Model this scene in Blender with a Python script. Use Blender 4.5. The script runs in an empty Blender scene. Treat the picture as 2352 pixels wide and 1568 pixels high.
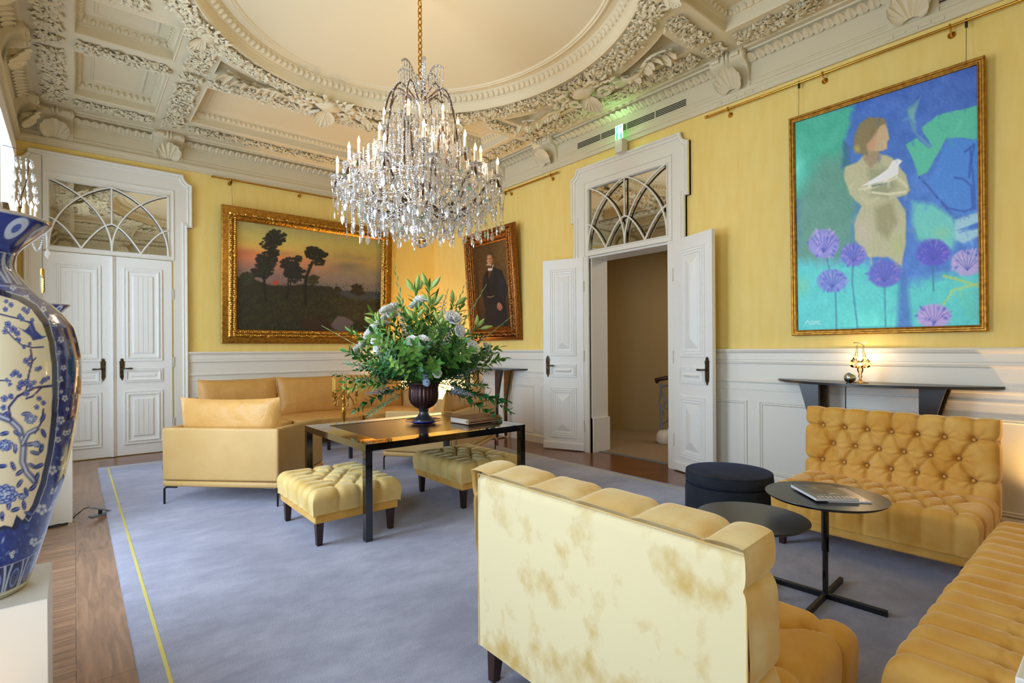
import bpy, bmesh, math, random
import numpy as np
from mathutils import Vector, Matrix, Euler
from mathutils.geometry import tessellate_polygon
sc = bpy.context.scene
C = sc.collection
PI = math.pi
rnd = random.Random(7)
rng = np.random.default_rng(7)

# ------------------------------------------------------------------ camera
FPX = 1206.0
YAW = math.radians(39.82); ROLL = math.radians(0.347)
cam_d = bpy.data.cameras.new('camera'); cam = bpy.data.objects.new('camera', cam_d); C.objects.link(cam)
_F = Vector((math.sin(YAW), math.cos(YAW), 0)); _H = Vector((math.cos(YAW), -math.sin(YAW), 0)); _Z = Vector((0, 0, 1))
_R = math.cos(ROLL)*_H - math.sin(ROLL)*_Z; _U = math.sin(ROLL)*_H + math.cos(ROLL)*_Z
cam.matrix_world = Matrix(((_R.x, _U.x, -_F.x, 0), (_R.y, _U.y, -_F.y, 0), (_R.z, _U.z, -_F.z, 1.4), (0, 0, 0, 1)))
cam_d.sensor_width = 36.0; cam_d.lens = 36.0*FPX/2352; cam_d.shift_y = 17.85/2352; cam_d.clip_start = 0.05; cam_d.clip_end = 200
sc.camera = cam

# ------------------------------------------------------------------ world, lights, exposure
sc.view_settings.view_transform = 'Standard'; sc.view_settings.look = 'None'
sc.view_settings.gamma = 1.0; sc.view_settings.use_curve_mapping = False
sc.view_settings.exposure = 0.12
w = bpy.data.worlds.new('sky'); sc.world = w; w.use_nodes = True
bg = w.node_tree.nodes['Background']; bg.inputs[0].default_value = (0.62, 0.78, 1.0, 1); bg.inputs[1].default_value = 2.0
sc.cycles.max_bounces = 7; sc.cycles.diffuse_bounces = 4; sc.cycles.glossy_bounces = 4
sc.cycles.transmission_bounces = 6; sc.cycles.transparent_max_bounces = 8
sc.cycles.caustics_reflective = False; sc.cycles.caustics_refractive = False
sc.cycles.sample_clamp_indirect = 4.0; sc.cycles.blur_glossy = 0.6
sc.cycles.use_denoising = True; sc.cycles.use_adaptive_sampling = True; sc.cycles.adaptive_threshold = 0.02

XL, XB, YA, YN, CEN = -0.535, 5.355, 8.76, -0.44, (2.41, 4.16)   # walls: left, right, far, near; room centre

def light(kind, name, loc, energy, col, rot=(0, 0, 0), size=0.1, size_y=None, spot=None, blend=0.5, parent=None):
    d = bpy.data.lights.new(name, kind); o = bpy.data.objects.new(name, d); C.objects.link(o)
    o.location = loc; o.rotation_euler = rot; d.energy = energy; d.color = col
    if kind == 'AREA':
        d.shape = 'RECTANGLE'; d.size = size; d.size_y = size_y or size
    elif kind == 'SPOT':
        d.spot_size = spot; d.spot_blend = blend; d.shadow_soft_size = size
    else:
        d.shadow_soft_size = size
    if parent: o.parent = parent
    return o
WIN_Y = (7.25, 4.16, 1.07)           # window centres along the left wall
WIN_W, WIN_Z0, WIN_Z1 = 1.5, 0.35, 3.6
WIN_E = 112.0
CH_E = 0.5
for wy, we in zip(WIN_Y, (0.62, 1.35, 0.55)):     # daylight arriving through each window
    light('AREA', 'window_daylight', (XL-0.30, wy, 2.0), WIN_E*we, (0.70, 0.84, 1.0), (0, -PI/2, 0), 3.1, 1.4)

# ------------------------------------------------------------------ materials
def lin(h):
    if isinstance(h, str): h = [int(h[i:i+2], 16)/255 for i in (0, 2, 4)]
    elif max(h) > 1: h = [x/255 for x in h]
    return tuple(x/12.92 if x <= 0.04045 else ((x+0.055)/1.055)**2.4 for x in h)
def mat(name, col, rough=0.5, metal=0.0, spec=0.5, sheen=0.0, coat=0.0, noise=None, bump=None, emit=None, trans=0.0, ior=1.5, sheen_tint=None, stretch=None, coat_rough=0.03):
    """noise=(scale, colour2, contrast_lo, contrast_hi); bump=(scale, strength, distance)"""
    m = bpy.data.materials.new(name); m.use_nodes = True; nt = m.node_tree; b = nt.nodes['Principled BSDF']
    c = lin(col) + (1,)
    b.inputs['Base Color'].default_value = c; b.inputs['Roughness'].default_value = rough; b.inputs['Metallic'].default_value = metal
    b.inputs['Specular IOR Level'].default_value = spec; b.inputs['IOR'].default_value = ior
    if sheen:
        b.inputs['Sheen Weight'].default_value = sheen; b.inputs['Sheen Roughness'].default_value = 0.35
        if sheen_tint: b.inputs['Sheen Tint'].default_value = lin(sheen_tint) + (1,)
    if coat: b.inputs['Coat Weight'].default_value = coat; b.inputs['Coat Roughness'].default_value = coat_rough
    if trans: b.inputs['Transmission Weight'].default_value = trans
    if emit: b.inputs['Emission Color'].default_value = lin(emit[0]) + (1,); b.inputs['Emission Strength'].default_value = emit[1]
    tc = None
    if noise or bump:
        tc = nt.nodes.new('ShaderNodeTexCoord'); mp = nt.nodes.new('ShaderNodeMapping'); nt.links.new(tc.outputs['Object'], mp.inputs[0])
        if stretch: mp.inputs['Scale'].default_value = stretch
    if noise:
        n = nt.nodes.new('ShaderNodeTexNoise'); n.inputs['Scale'].default_value = noise[0]; n.inputs['Detail'].default_value = 5; nt.links.new(mp.outputs[0], n.inputs[0])
        r = nt.nodes.new('ShaderNodeValToRGB'); nt.links.new(n.outputs[0], r.inputs[0])
        r.color_ramp.elements[0].position = noise[2]; r.color_ramp.elements[0].color = c
        r.color_ramp.elements[1].position = noise[3]; r.color_ramp.elements[1].color = lin(noise[1]) + (1,)
        nt.links.new(r.outputs[0], b.inputs['Base Color'])
    if bump:
        n = nt.nodes.new('ShaderNodeTexNoise'); n.inputs['Scale'].default_value = bump[0]; n.inputs['Detail'].default_value = 4; nt.links.new(mp.outputs[0], n.inputs[0])
        bp = nt.nodes.new('ShaderNodeBump'); bp.inputs['Strength'].default_value = bump[1]; bp.inputs['Distance'].default_value = bump[2]
        nt.links.new(n.outputs[0], bp.inputs['Height']); nt.links.new(bp.outputs[0], b.inputs['Normal'])
    return m
M = {}
M['paint'] = mat('warm_white_paint', 'EAE6DC', 0.42)
M['plaster'] = mat('ceiling_plaster', 'DBCFB0', 0.7)
M['door_paint'] = mat('door_white_paint', 'F0EEEA', 0.33)
M['wall'] = mat('yellow_silk_wall', 'F6DA84', 0.65, noise=(3.0, 'F3D376', 0.35, 0.7), bump=(90, 0.12, 0.001), stretch=(5, 5, 1))
M['hall'] = mat('hall_wall_paint', 'A8936A', 0.8)
M['hall_carpet'] = mat('hall_carpet', 'A0886A', 0.95, noise=(60, '8A745A', 0.3, 0.7))
M['mirror'] = mat('fanlight_mirror', 'D8D4C8', 0.02, metal=1.0)
M['brass'] = mat('polished_brass', 'C9973E', 0.22, metal=1.0)
M['oldbrass'] = mat('antique_brass', '6E5E48', 0.38, metal=1.0, noise=(140, '2E251B', 0.4, 0.6), bump=(150, 0.8, 0.004))
M['gold'] = mat('gilded_wood', 'B98632', 0.36, metal=0.75, noise=(30, '7A4E18', 0.35, 0.75), bump=(90, 0.25, 0.003))
M['goldleaf'] = mat('gilt_carving', 'DCAA4C', 0.28, metal=0.85, noise=(45, '8A5C1C', 0.4, 0.65))
M['copper'] = mat('red_gold_gilding', 'A86A2C', 0.33, metal=0.8, noise=(60, '5E3214', 0.4, 0.65), bump=(80, 0.3, 0.003))
M['black'] = mat('black_lacquer', '060505', 0.12, coat=1.0)
M['satinblack'] = mat('satin_black_metal', '17181C', 0.38)
M['table_black'] = mat('matt_black_top', '26262A', 0.3)
M['chrome'] = mat('chrome', 'C8C8C8', 0.05, metal=1.0)
M['iron'] = mat('brown_iron_arm', '6B5344', 0.3, metal=0.7)
M['leather'] = mat('tan_leather', 'CDA76A', 0.46, spec=0.4, noise=(6, 'C69E60', 0.3, 0.75), bump=(120, 0.12, 0.002))
M['leathersoft'] = mat('soft_tan_leather', 'D6A45C', 0.42, spec=0.42, noise=(5, 'CC9850', 0.3, 0.75), bump=(8, 0.55, 0.03))
M['velvet'] = mat('gold_velvet', 'D69C3C', 0.75, sheen=1.0, sheen_tint='FFE4B8', noise=(7, 'E4B560', 0.42, 0.62), bump=(260, 0.15, 0.001))
M['velvetpale'] = mat('pale_gold_velvet', 'ECD8A8', 0.8, sheen=1.0, sheen_tint='FFF2E2', noise=(10, 'D0AA5C', 0.52, 0.72), bump=(260, 0.15, 0.001), stretch=(1, 1, .75))  # outer back of the front sofa: paleness of nap and daylight painted into the colour
M['velvetdaylit'] = mat('daylit_nap_velvet', 'E0B56A', 0.78, sheen=1.0, sheen_tint='FFF0D0', noise=(8, 'E6CB90', 0.4, 0.65), bump=(260, 0.15, 0.001))  # lighter copy of gold_velvet: window light on the backrest put into its colour
M['velvetblue'] = mat('midnight_velvet', '0B1220', 0.85, sheen=0.25, sheen_tint='4060B0', noise=(9, '1A222C', 0.4, 0.65))
M['walnut'] = mat('dark_walnut', '3A2019', 0.3, noise=(12, '2A1510', 0.35, 0.65), stretch=(3, 3, 0.4))
M['white_ped'] = mat('white_pedestal', 'E4DCD0', 0.4)
M['candle'] = mat('yellow_wax', 'E8B93A', 0.4)
M['bulb'] = mat('warm_bulb', 'FFF0D0', 0.3, emit=('FFC878', 14.0))
M['filament'] = mat('amber_filament', 'FFD070', 0.3, emit=('FFB040', 12.0))
M['candlewhite'] = mat('candle_sleeve', 'EFE6D2', 0.5)
M['vent'] = mat('dark_vent_slot', '2B2822', 0.7)
M['hinge'] = mat('painted_hinge', 'CFC8BC', 0.35)
M['cable'] = mat('black_cable', '1A1512', 0.5)
M['grey_plastic'] = mat('grey_plastic', '6E757C', 0.35)

def glass_mat(name, tint, rough, transp, gl, dif=0.0):
    m = bpy.data.materials.new(name); m.use_nodes = True; nt = m.node_tree; nt.nodes.clear()
    out = nt.nodes.new('ShaderNodeOutputMaterial'); tr = nt.nodes.new('ShaderNodeBsdfTransparent'); g = nt.nodes.new('ShaderNodeBsdfGlossy'); mx = nt.nodes.new('ShaderNodeMixShader')
    tr.inputs[0].default_value = lin(tint) + (1,); g.inputs[0].default_value = lin(gl) + (1,); g.inputs['Roughness'].default_value = rough
    lw = nt.nodes.new('ShaderNodeLayerWeight'); lw.inputs['Blend'].default_value = transp
    nt.links.new(lw.outputs['Fresnel'], mx.inputs[0]); nt.links.new(tr.outputs[0], mx.inputs[1]); nt.links.new(g.outputs[0], mx.inputs[2]); last = mx.outputs[0]
    if dif:
        df = nt.nodes.new('ShaderNodeBsdfTranslucent'); d2 = nt.nodes.new('ShaderNodeBsdfDiffuse'); ad = nt.nodes.new('ShaderNodeMixShader'); ad.inputs[0].default_value = .5; m3 = nt.nodes.new('ShaderNodeMixShader'); m3.inputs[0].default_value = dif
        for q in (df, d2): q.inputs[0].default_value = (.95, .95, .97, 1)
        nt.links.new(df.outputs[0], ad.inputs[1]); nt.links.new(d2.outputs[0], ad.inputs[2]); nt.links.new(last, m3.inputs[1]); nt.links.new(ad.outputs[0], m3.inputs[2]); last = m3.outputs[0]
    nt.links.new(last, out.inputs[0])
    return m
M['pane'] = glass_mat('window_glass', 'F4F8FA', 0.02, 0.15, 'FFFFFF')
M['glasslamp'] = glass_mat('clear_lamp_glass', 'FBEFD8', 0.03, 0.45, 'FFF0D0')
M['crystal'] = glass_mat('cut_crystal', 'FFFFFF', 0.05, 0.5, 'FFFFFF', .16)
def mottle(m, hi, sc_, lo_p, hi_p):
    nt = m.node_tree; N = nt.nodes.new; L = nt.links.new; r = [n for n in nt.nodes if n.type == 'VALTORGB'][0]; n1 = [n for n in nt.nodes if n.type == 'TEX_NOISE' and n.outputs[0].links and n.outputs[0].links[0].to_node == r][0]
    n2 = N('ShaderNodeTexNoise'); n2.inputs['Scale'].default_value = sc_; n2.inputs['Detail'].default_value = 10; n2.inputs['Roughness'].default_value = .75; L(n1.inputs[0].links[0].from_socket, n2.inputs[0])
    mx = N('ShaderNodeMath'); mx.operation = 'MULTIPLY_ADD'; mx.inputs[1].default_value = .55; L(n1.outputs[0], mx.inputs[0]); m2 = N('ShaderNodeMath'); m2.operation = 'MULTIPLY'; m2.inputs[1].default_value = .45; L(n2.outputs[0], m2.inputs[0]); L(m2.outputs[0], mx.inputs[2]); L(mx.outputs[0], r.inputs[0])
    r.color_ramp.elements[0].position = lo_p; r.color_ramp.elements[1].position = hi_p
mottle(M['velvetpale'], None, 2.2, .50, .64); mottle(M['velvet'], None, 2.0, .40, .62)
def crystal2():
    m = bpy.data.materials.new('solid_crystal'); m.use_nodes = True; b = m.node_tree.nodes['Principled BSDF']
    b.inputs['Base Color'].default_value = (0.95, 0.95, 0.97, 1); b.inputs['Roughness'].default_value = 0.0
    b.inputs['Transmission Weight'].default_value = 1.0; b.inputs['IOR'].default_value = 1.5
    return m
M['crystal2'] = crystal2()

def fabric_rug():
    m = mat('grey_rug', 'A7A4AC', 0.95, sheen=0.6, sheen_tint='DDE2FF'); nt = m.node_tree; b = nt.nodes['Principled BSDF']
    N = nt.nodes.new; L = nt.links.new
    tc = N('ShaderNodeTexCoord')
    n1 = N('ShaderNodeTexNoise'); n1.inputs['Scale'].default_value = 1.6; n1.inputs['Detail'].default_value = 6; L(tc.outputs['Object'], n1.inputs[0])
    mp = N('ShaderNodeMapping'); mp.inputs['Scale'].default_value = (2.0, 3.6, 1); mp.inputs['Rotation'].default_value = (0, 0, 0.5); L(tc.outputs['Object'], mp.inputs[0])
    n2 = N('ShaderNodeTexNoise'); n2.inputs['Scale'].default_value = 2.2; n2.inputs['Detail'].default_value = 8; n2.inputs['Roughness'].default_value = 0.7; L(mp.outputs[0], n2.inputs[0])
    mul = N('ShaderNodeMath'); mul.operation = 'MULTIPLY'; L(n1.outputs[0], mul.inputs[0]); L(n2.outputs[0], mul.inputs[1])
    r = N('ShaderNodeValToRGB'); L(mul.outputs[0], r.inputs[0]); r.color_ramp.elements[0].position = 0.14; r.color_ramp.elements[0].color = lin('88889A') + (1,)
    r.color_ramp.elements[1].position = 0.36; r.color_ramp.elements[1].color = lin('AAAABC') + (1,)
    L(r.outputs[0], b.inputs['Base Color'])
    n3 = N('ShaderNodeTexNoise'); n3.inputs['Scale'].default_value = 180; n3.inputs['Detail'].default_value = 3; L(tc.outputs['Object'], n3.inputs[0])
    bp = N('ShaderNodeBump'); bp.inputs['Strength'].default_value = 0.7; bp.inputs['Distance'].default_value = 0.006; L(n3.outputs[0], bp.inputs['Height']); L(bp.outputs[0], b.inputs['Normal'])
    return m
M['rug'] = fabric_rug()
M['rug_line'] = mat('yellow_rug_line', 'CDBE62', 0.95, bump=(180, 0.7, 0.005))

def parquet(name, c1, c2, rot, sx, sy, off=(0, 0)):
    """strips: bricks sx long, sy wide (m)"""
    m = mat(name, c1, 0.24, spec=0.5, coat=0.25, coat_rough=0.12); nt = m.node_tree; b = nt.nodes['Principled BSDF']; N = nt.nodes.new; L = nt.links.new
    tc = N('ShaderNodeTexCoord'); mp = N('ShaderNodeMapping'); mp.inputs['Rotation'].default_value = (0, 0, rot); L(tc.outputs['Object'], mp.inputs[0])
    br = N('ShaderNodeTexBrick'); br.inputs['Scale'].default_value = 1.0; br.inputs['Brick Width'].default_value = sx; br.inputs['Row Height'].default_value = sy
    br.inputs['Mortar Size'].default_value = 0.0015; br.inputs['Mortar Smooth'].default_value = 0.2
    br.inputs['Color1'].default_value = lin(c1) + (1,); br.inputs['Color2'].default_value = lin(c2) + (1,); br.inputs['Mortar'].default_value = lin('3A281C') + (1,); L(mp.outputs[0], br.inputs['Vector'])
    m2 = N('ShaderNodeMapping'); m2.inputs['Scale'].default_value = (2.5, 26, 1); L(mp.outputs[0], m2.inputs[0])
    n = N('ShaderNodeTexNoise'); n.inputs['Scale'].default_value = 1.0; n.inputs['Detail'].default_value = 6; n.inputs['Distortion'].default_value = 1.2; L(m2.outputs[0], n.inputs[0])
    r = N('ShaderNodeValToRGB'); L(n.outputs[0], r.inputs[0]); r.color_ramp.elements[0].position = 0.3; r.color_ramp.elements[0].color = (0.62, 0.58, 0.55, 1); r.color_ramp.elements[1].position = 0.65; r.color_ramp.elements[1].color = (1.12, 1.1, 1.08, 1)
    mx = N('ShaderNodeMix'); mx.data_type = 'RGBA'; mx.blend_type = 'MULTIPLY'; mx.inputs[0].default_value = 1.0; L(br.outputs[0], mx.inputs[6]); L(r.outputs[0], mx.inputs[7]); L(mx.outputs[2], b.inputs['Base Color'])
    bp = N('ShaderNodeBump'); bp.inputs['Strength'].default_value = 0.25; bp.inputs['Distance'].default_value = 0.002; L(n.outputs[0], bp.inputs['Height']); L(bp.outputs[0], b.inputs['Normal'])
    return m
M['parq_x'] = parquet('oak_strips_across', '9A7558', '87634A', 0, 0.62, 0.075)
M['parq_y'] = parquet('oak_border_board', '946E52', '8A664B', PI/2, 1.9, 0.21)
M['parq_red'] = parquet('red_oak_strips', '7E4A2C', '6B3B22', PI/4, 0.5, 0.075)
def vcol_mat(name, rough, coat=0.0, spec=0.5, bump=None):
    m = mat(name, 'FFFFFF', rough, coat=coat, spec=spec, bump=bump); nt = m.node_tree
    a = nt.nodes.new('ShaderNodeAttribute'); a.attribute_name = 'Col'; nt.links.new(a.outputs['Color'], nt.nodes['Principled BSDF'].inputs['Base Color'])
    return m
M['oil'] = vcol_mat('oil_paint', 0.45, bump=(90, 0.25, 0.002))
M['varnish'] = vcol_mat('varnished_oil_paint', 0.35, coat=0.1, bump=(70, 0.2, 0.002))
M['porcelain'] = vcol_mat('blue_white_porcelain', 0.16, coat=1.0)
M['print'] = vcol_mat('printed_paper', 0.25, coat=0.2)

# ------------------------------------------------------------------ mesh helpers
class MB:
    def __init__(s): s.v = []; s.f = []; s.n = 0
    def add(s, v, f, T=None):
        v = np.asarray(v, dtype=float).reshape(-1, 3)
        flip = False
        if T is not None:
            T = np.array(T); v = v @ T[:3, :3].T + T[:3, 3]; flip = np.linalg.det(T[:3, :3]) < 0
        s.v.append(v)
        groups = f if isinstance(f, list) and len(f) and isinstance(f[0], np.ndarray) else None
        if groups is None:
            byk = {}
            for q in f: byk.setdefault(len(q), []).append(q)
            groups = [np.array(x, dtype=int) for x in byk.values()]
        for g in groups:
            g = g + s.n
            if flip: g = g[:, ::-1]
            s.f.append(g)
        s.n += len(v); return s
    def box(s, x0, x1, y0, y1, z0, z1, T=None):
        v = [(x, y, z) for z in (z0, z1) for y in (y0, y1) for x in (x0, x1)]
        return s.add(v, [(0, 2, 3, 1), (4, 5, 7, 6), (0, 1, 5, 4), (2, 6, 7, 3), (0, 4, 6, 2), (1, 3, 7, 5)], T)
    def frust(s, c, b0, b1, z0, z1, T=None):      # tapered box: half sizes b0 at z0, b1 at z1
        v = [(c[0]+sx*h[0]+(o[0]), c[1]+sy*h[1]+(o[1]), z) for z, h, o in ((z0, b0, (0, 0)), (z1, b1, (b1[2], b1[3]) if len(b1) > 2 else (0, 0))) for sy in (-1, 1) for sx in (-1, 1)]
        return s.add(v, [(0, 2, 3, 1), (4, 5, 7, 6), (0, 1, 5, 4), (2, 6, 7, 3), (0, 4, 6, 2), (1, 3, 7, 5)], T)
    def grid(s, P, wu=False, wv=False, T=None):
        P = np.asarray(P); nu, nv = P.shape[:2]; idx = np.arange(nu*nv).reshape(nu, nv)
        if wu: idx = np.vstack([idx, idx[:1]])
        if wv: idx = np.hstack([idx, idx[:, :1]])
        f = np.stack([idx[:-1, :-1], idx[1:, :-1], idx[1:, 1:], idx[:-1, 1:]], -1).reshape(-1, 4)
        return s.add(P.reshape(-1, 3), [f], T)
    def lathe(s, prof, n=24, c=(0, 0, 0), T=None, a0=0, a1=2*PI, mod=None):
        full = abs(a1-a0-2*PI) < 1e-6; a = np.linspace(a0, a1, n, endpoint=not full)
        pr = np.array(prof, float); R = pr[:, 0][:, None]*np.ones((1, n))
        if mod is not None: R = R*mod(a[None, :], pr[:, 1][:, None])
        P = np.stack([c[0]+R*np.cos(a), c[1]+R*np.sin(a), c[2]+pr[:, 1][:, None]*np.ones((1, n))], -1)
        P = np.swapaxes(P, 0, 1)
        return s.grid(P, wu=full, T=T)
    def tube(s, pts, r, n=8, closed=False, cap=True, T=None, flat=1.0):
        pts = np.array(pts, float); m = len(pts); r = np.ones(m)*r if np.isscalar(r) else np.array(r, float)
        if closed: t = np.roll(pts, -1, 0)-np.roll(pts, 1, 0)
        else: t = np.gradient(pts, axis=0)
        t /= np.linalg.norm(t, axis=1)[:, None]+1e-12
        u = np.zeros_like(t); ref = np.array([0, 0, 1.0]) if abs(t[0][2]) < 0.9 else np.array([1.0, 0, 0])
        u[0] = np.cross(t[0], ref); u[0] /= np.linalg.norm(u[0])
        for i in range(1, m):
            x = u[i-1]-t[i]*np.dot(u[i-1], t[i]); u[i] = x/(np.linalg.norm(x)+1e-12)
        vv = np.cross(t, u); a = np.linspace(0, 2*PI, n, endpoint=False)
        P = pts[:, None]+r[:, None, None]*(np.cos(a)[None, :, None]*u[:, None]+flat*np.sin(a)[None, :, None]*vv[:, None])
        base = s.n; s.grid(P, wu=closed, wv=True, T=T)
        if cap and not closed:
            s.f.append(np.array([list(range(base, base+n))[::-1]])); s.f.append(np.array([list(range(base+(m-1)*n, base+m*n))]))
        return s
    def cyl(s, c, r, z0, z1, n=24, T=None, r1=None):
        r1 = r if r1 is None else r1
        return s.lathe([(0, z0), (r, z0), (r1, z1), (0, z1)], n, (c[0], c[1], 0), T)
    def ball(s, c, r, n=12, T=None, sq=(1, 1, 1)):
        a = np.linspace(-PI/2, PI/2, n//2+2); 
        v = np.stack([np.cos(a), np.sin(a)], -1)
        th = np.linspace(0, 2*PI, n, endpoint=False)
        P = np.stack([c[0]+r*sq[0]*np.cos(a)[:, None]*np.cos(th), c[1]+r*sq[1]*np.cos(a)[:, None]*np.sin(th), c[2]+r*sq[2]*np.sin(a)[:, None]*np.ones((1, n))], -1)
        return s.grid(np.swapaxes(P, 0, 1), wu=True, T=T)
    def prism(s, poly, w0, w1, T=None, holes=()):
        """polygon in (u,v), extruded w0..w1 along the third axis"""
        loops = [[Vector((p[0], p[1], 0)) for p in poly]]+[[Vector((p[0], p[1], 0)) for p in h] for h in holes]
        tri = tessellate_polygon(loops); flat = [p for l in loops for p in l]; n = len(flat)
        v = [(p.x, p.y, w) for w in (w0, w1) for p in flat]
        f = [tuple(t) for t in tri]; f = [t[::-1] for t in f]+[tuple(i+n for i in t) for t in f]
        k = 0; q = []
        for l in loops:
            m = len(l); q += [(k+i, k+(i+1) % m, k+(i+1) % m+n, k+i+n) for i in range(m)]; k += m
        return s.add(v, f+q, T)
    def sweep(s, path, prof, closed=True, T=None, cap=False):
        """path in (u,v); profile [(offset to the left of travel, height w)]; mitred"""
        p = np.array(path, float); n = len(p)
        d = np.roll(p, -1, 0)-p; d /= np.linalg.norm(d, axis=1)[:, None]+1e-12
        nl = np.stack([-d[:, 1], d[:, 0]], -1); pv = np.roll(nl, 1, 0)
        if not closed: pv[0] = nl[0]; nl[-1] = pv[-1]
        mt = nl+pv; mt /= (np.sum(mt*mt, 1)/2)[:, None].clip(0.25); 
        P = np.zeros((n, len(prof), 3))
        for j, (o, h) in enumerate(prof): P[:, j, :2] = p+mt*o; P[:, j, 2] = h
        s.grid(P, wu=closed, T=T)
        if cap and not closed:
            k = len(prof); b = s.n-n*k
            s.f.append(np.array([list(range(b, b+k))])); s.f.append(np.array([list(range(b+(n-1)*k, b+n*k))[::-1]]))
        return s
    def rect(s, u0, u1, v0, v1, prof, T=None, cap=False):
        """mitred rectangular moulding; profile [(inset, height)]; cap closes the centre"""
        P = np.array([[(u0+o, v0+o, h), (u1-o, v0+o, h), (u1-o, v1-o, h), (u0+o, v1-o, h)] for o, h in prof])
        b = s.n; s.grid(P, wv=True, T=T)
        if cap: k = len(prof)-1; s.f.append(np.array([[b+4*k, b+4*k+1, b+4*k+2, b+4*k+3]]))
        return s

def mesh_of(name, mb, smooth=None):
    me = bpy.data.meshes.new(name)
    v = np.concatenate(mb.v) if mb.v else np.zeros((0, 3))
    me.vertices.add(len(v)); me.vertices.foreach_set('co', v.ravel().astype(np.float32))
    nl = sum(g.size for g in mb.f); npoly = sum(len(g) for g in mb.f)
    me.loops.add(nl); me.polygons.add(npoly)
    me.loops.foreach_set('vertex_index', np.concatenate([g.ravel() for g in mb.f]).astype(np.int32))
    tot = np.concatenate([np.full(len(g), g.shape[1]) for g in mb.f]); st = np.concatenate([[0], np.cumsum(tot)[:-1]])
    me.polygons.foreach_set('loop_start', st.astype(np.int32)); me.polygons.foreach_set('loop_total', tot.astype(np.int32))
    me.update(calc_edges=True); me.validate()
    me.polygons.foreach_set('use_smooth', np.full(len(me.polygons), bool(smooth)))
    if smooth:
        if smooth < 179: me.set_sharp_from_angle(angle=math.radians(smooth))
    return me
def obj(name, mb, m, parent=None, smooth=None, bevel=None, loc=None, sub=0):
    me = mb if isinstance(mb, bpy.types.Mesh) else mesh_of(name, mb, smooth)
    o = bpy.data.objects.new(name, me); C.objects.link(o)
    if m is not None and len(me.materials) == 0: me.materials.append(m)
    if parent: o.parent = parent
    if loc: o.location = loc
    if bevel:
        b = o.modifiers.new('bevel', 'BEVEL'); b.width = bevel; b.segments = 3; b.limit_method = 'ANGLE'; b.angle_limit = math.radians(40); b.harden_normals = False
        me.polygons.foreach_set('use_smooth', np.ones(len(me.polygons), dtype=bool)); me.set_sharp_from_angle(angle=math.radians(50))
    if sub:
        s_ = o.modifiers.new('sub', 'SUBSURF'); s_.levels = sub; s_.render_levels = sub
    return o
def tag(o, label=None, cat=None, group=None, kind=None):
    if label: o['label'] = label
    if cat: o['category'] = cat
    if group: o['group'] = group
    if kind: o['kind'] = kind
    return o
def thing(name, label, cat, loc=(0, 0, 0), rz=0, group=None):
    o = bpy.data.objects.new(name, None); C.objects.link(o); o.empty_display_size = 0.1
    o.location = loc; o.rotation_euler = (0, 0, rz); return tag(o, label, cat, group)
def struct(name, mb, m, **k):
    return tag(obj(name, mb, m, **k), kind='structure')
def dup(root, loc=None, rz=None, label=None, group=None, rot=None):
    r = root.copy(); C.objects.link(r)
    if loc is not None: r.location = loc
    if rz is not None: r.rotation_euler = (0, 0, rz)
    if rot is not None: r.rotation_euler = rot
    if label: r['label'] = label
    if group: r['group'] = group
    for ch in list(root.children):
        c = ch.copy(); C.objects.link(c); c.parent = r
        for g in list(ch.children):
            d = g.copy(); C.objects.link(d); d.parent = c
    return r
# wall frames: local (u along wall, v up, w out into the room)
T_A = np.array([[1, 0, 0, 0], [0, 0, -1, YA], [0, 1, 0, 0], [0, 0, 0, 1.0]])
T_B = np.array([[0, 0, -1, XB], [1, 0, 0, 0], [0, 1, 0, 0], [0, 0, 0, 1.0]])
T_L = np.array([[0, 0, 1, XL], [1, 0, 0, 0], [0, 1, 0, 0], [0, 0, 0, 1.0]])
T_N = np.array([[1, 0, 0, 0], [0, 0, 1, YN], [0, 1, 0, 0], [0, 0, 0, 1.0]])
def TR(x=0, y=0, z=0, rx=0, ry=0, rz=0, s=1):
    m = Matrix.Translation((x, y, z)) @ Euler((rx, ry, rz)).to_matrix().to_4x4()
    a = np.array(m); a[:3, :3] *= s; return a

# carved leaves ---------------------------------------------------------------
_lu = np.linspace(0, 1, 4); _lv = np.array([-1, 0, 1.0])
LEAF = np.array([[(v*0.34*math.sin(PI*(0.15+0.8*u)), u, 0.42*math.sin(PI*u)**1.0*(1.0-0.35*abs(v))-0.10*abs(v)*1.0) for v in _lv] for u in _lu]).reshape(-1, 3)
_i = np.arange(12).reshape(4, 3)
LEAF_F = np.stack([_i[:-1, :-1], _i[1:, :-1], _i[1:, 1:], _i[:-1, 1:]], -1).reshape(-1, 4)
def scatter(mb, pos, size, ang, tilt, V=LEAF, Fc=LEAF_F, T=None, zs=None):
    """many copies of one small template lying in the (u,v) plane, w up"""
    pos = np.asarray(pos, float); n = len(pos)
    if n == 0: return
    size = np.broadcast_to(size, n); ang = np.broadcast_to(ang, n); tilt = np.broadcast_to(tilt, n)
    v = V[None]*size[:, None, None]
    ct, st = np.cos(tilt)[:, None], np.sin(tilt)[:, None]
    y = v[..., 1]*ct-v[..., 2]*st; z = v[..., 1]*st+v[..., 2]*ct; x = v[..., 0]
    ca, sa = np.cos(ang)[:, None], np.sin(ang)[:, None]
    P = np.stack([x*ca-y*sa, x*sa+y*ca, z], -1)+pos[:, None]
    f = (Fc[None]+(np.arange(n)*len(V))[:, None, None]).reshape(-1, Fc.shape[1])
    mb.add(P.reshape(-1, 3), [f], T)
# ================================================================== ROOM SHELL
ZS = 4.43      # underside of the ceiling beams
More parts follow.
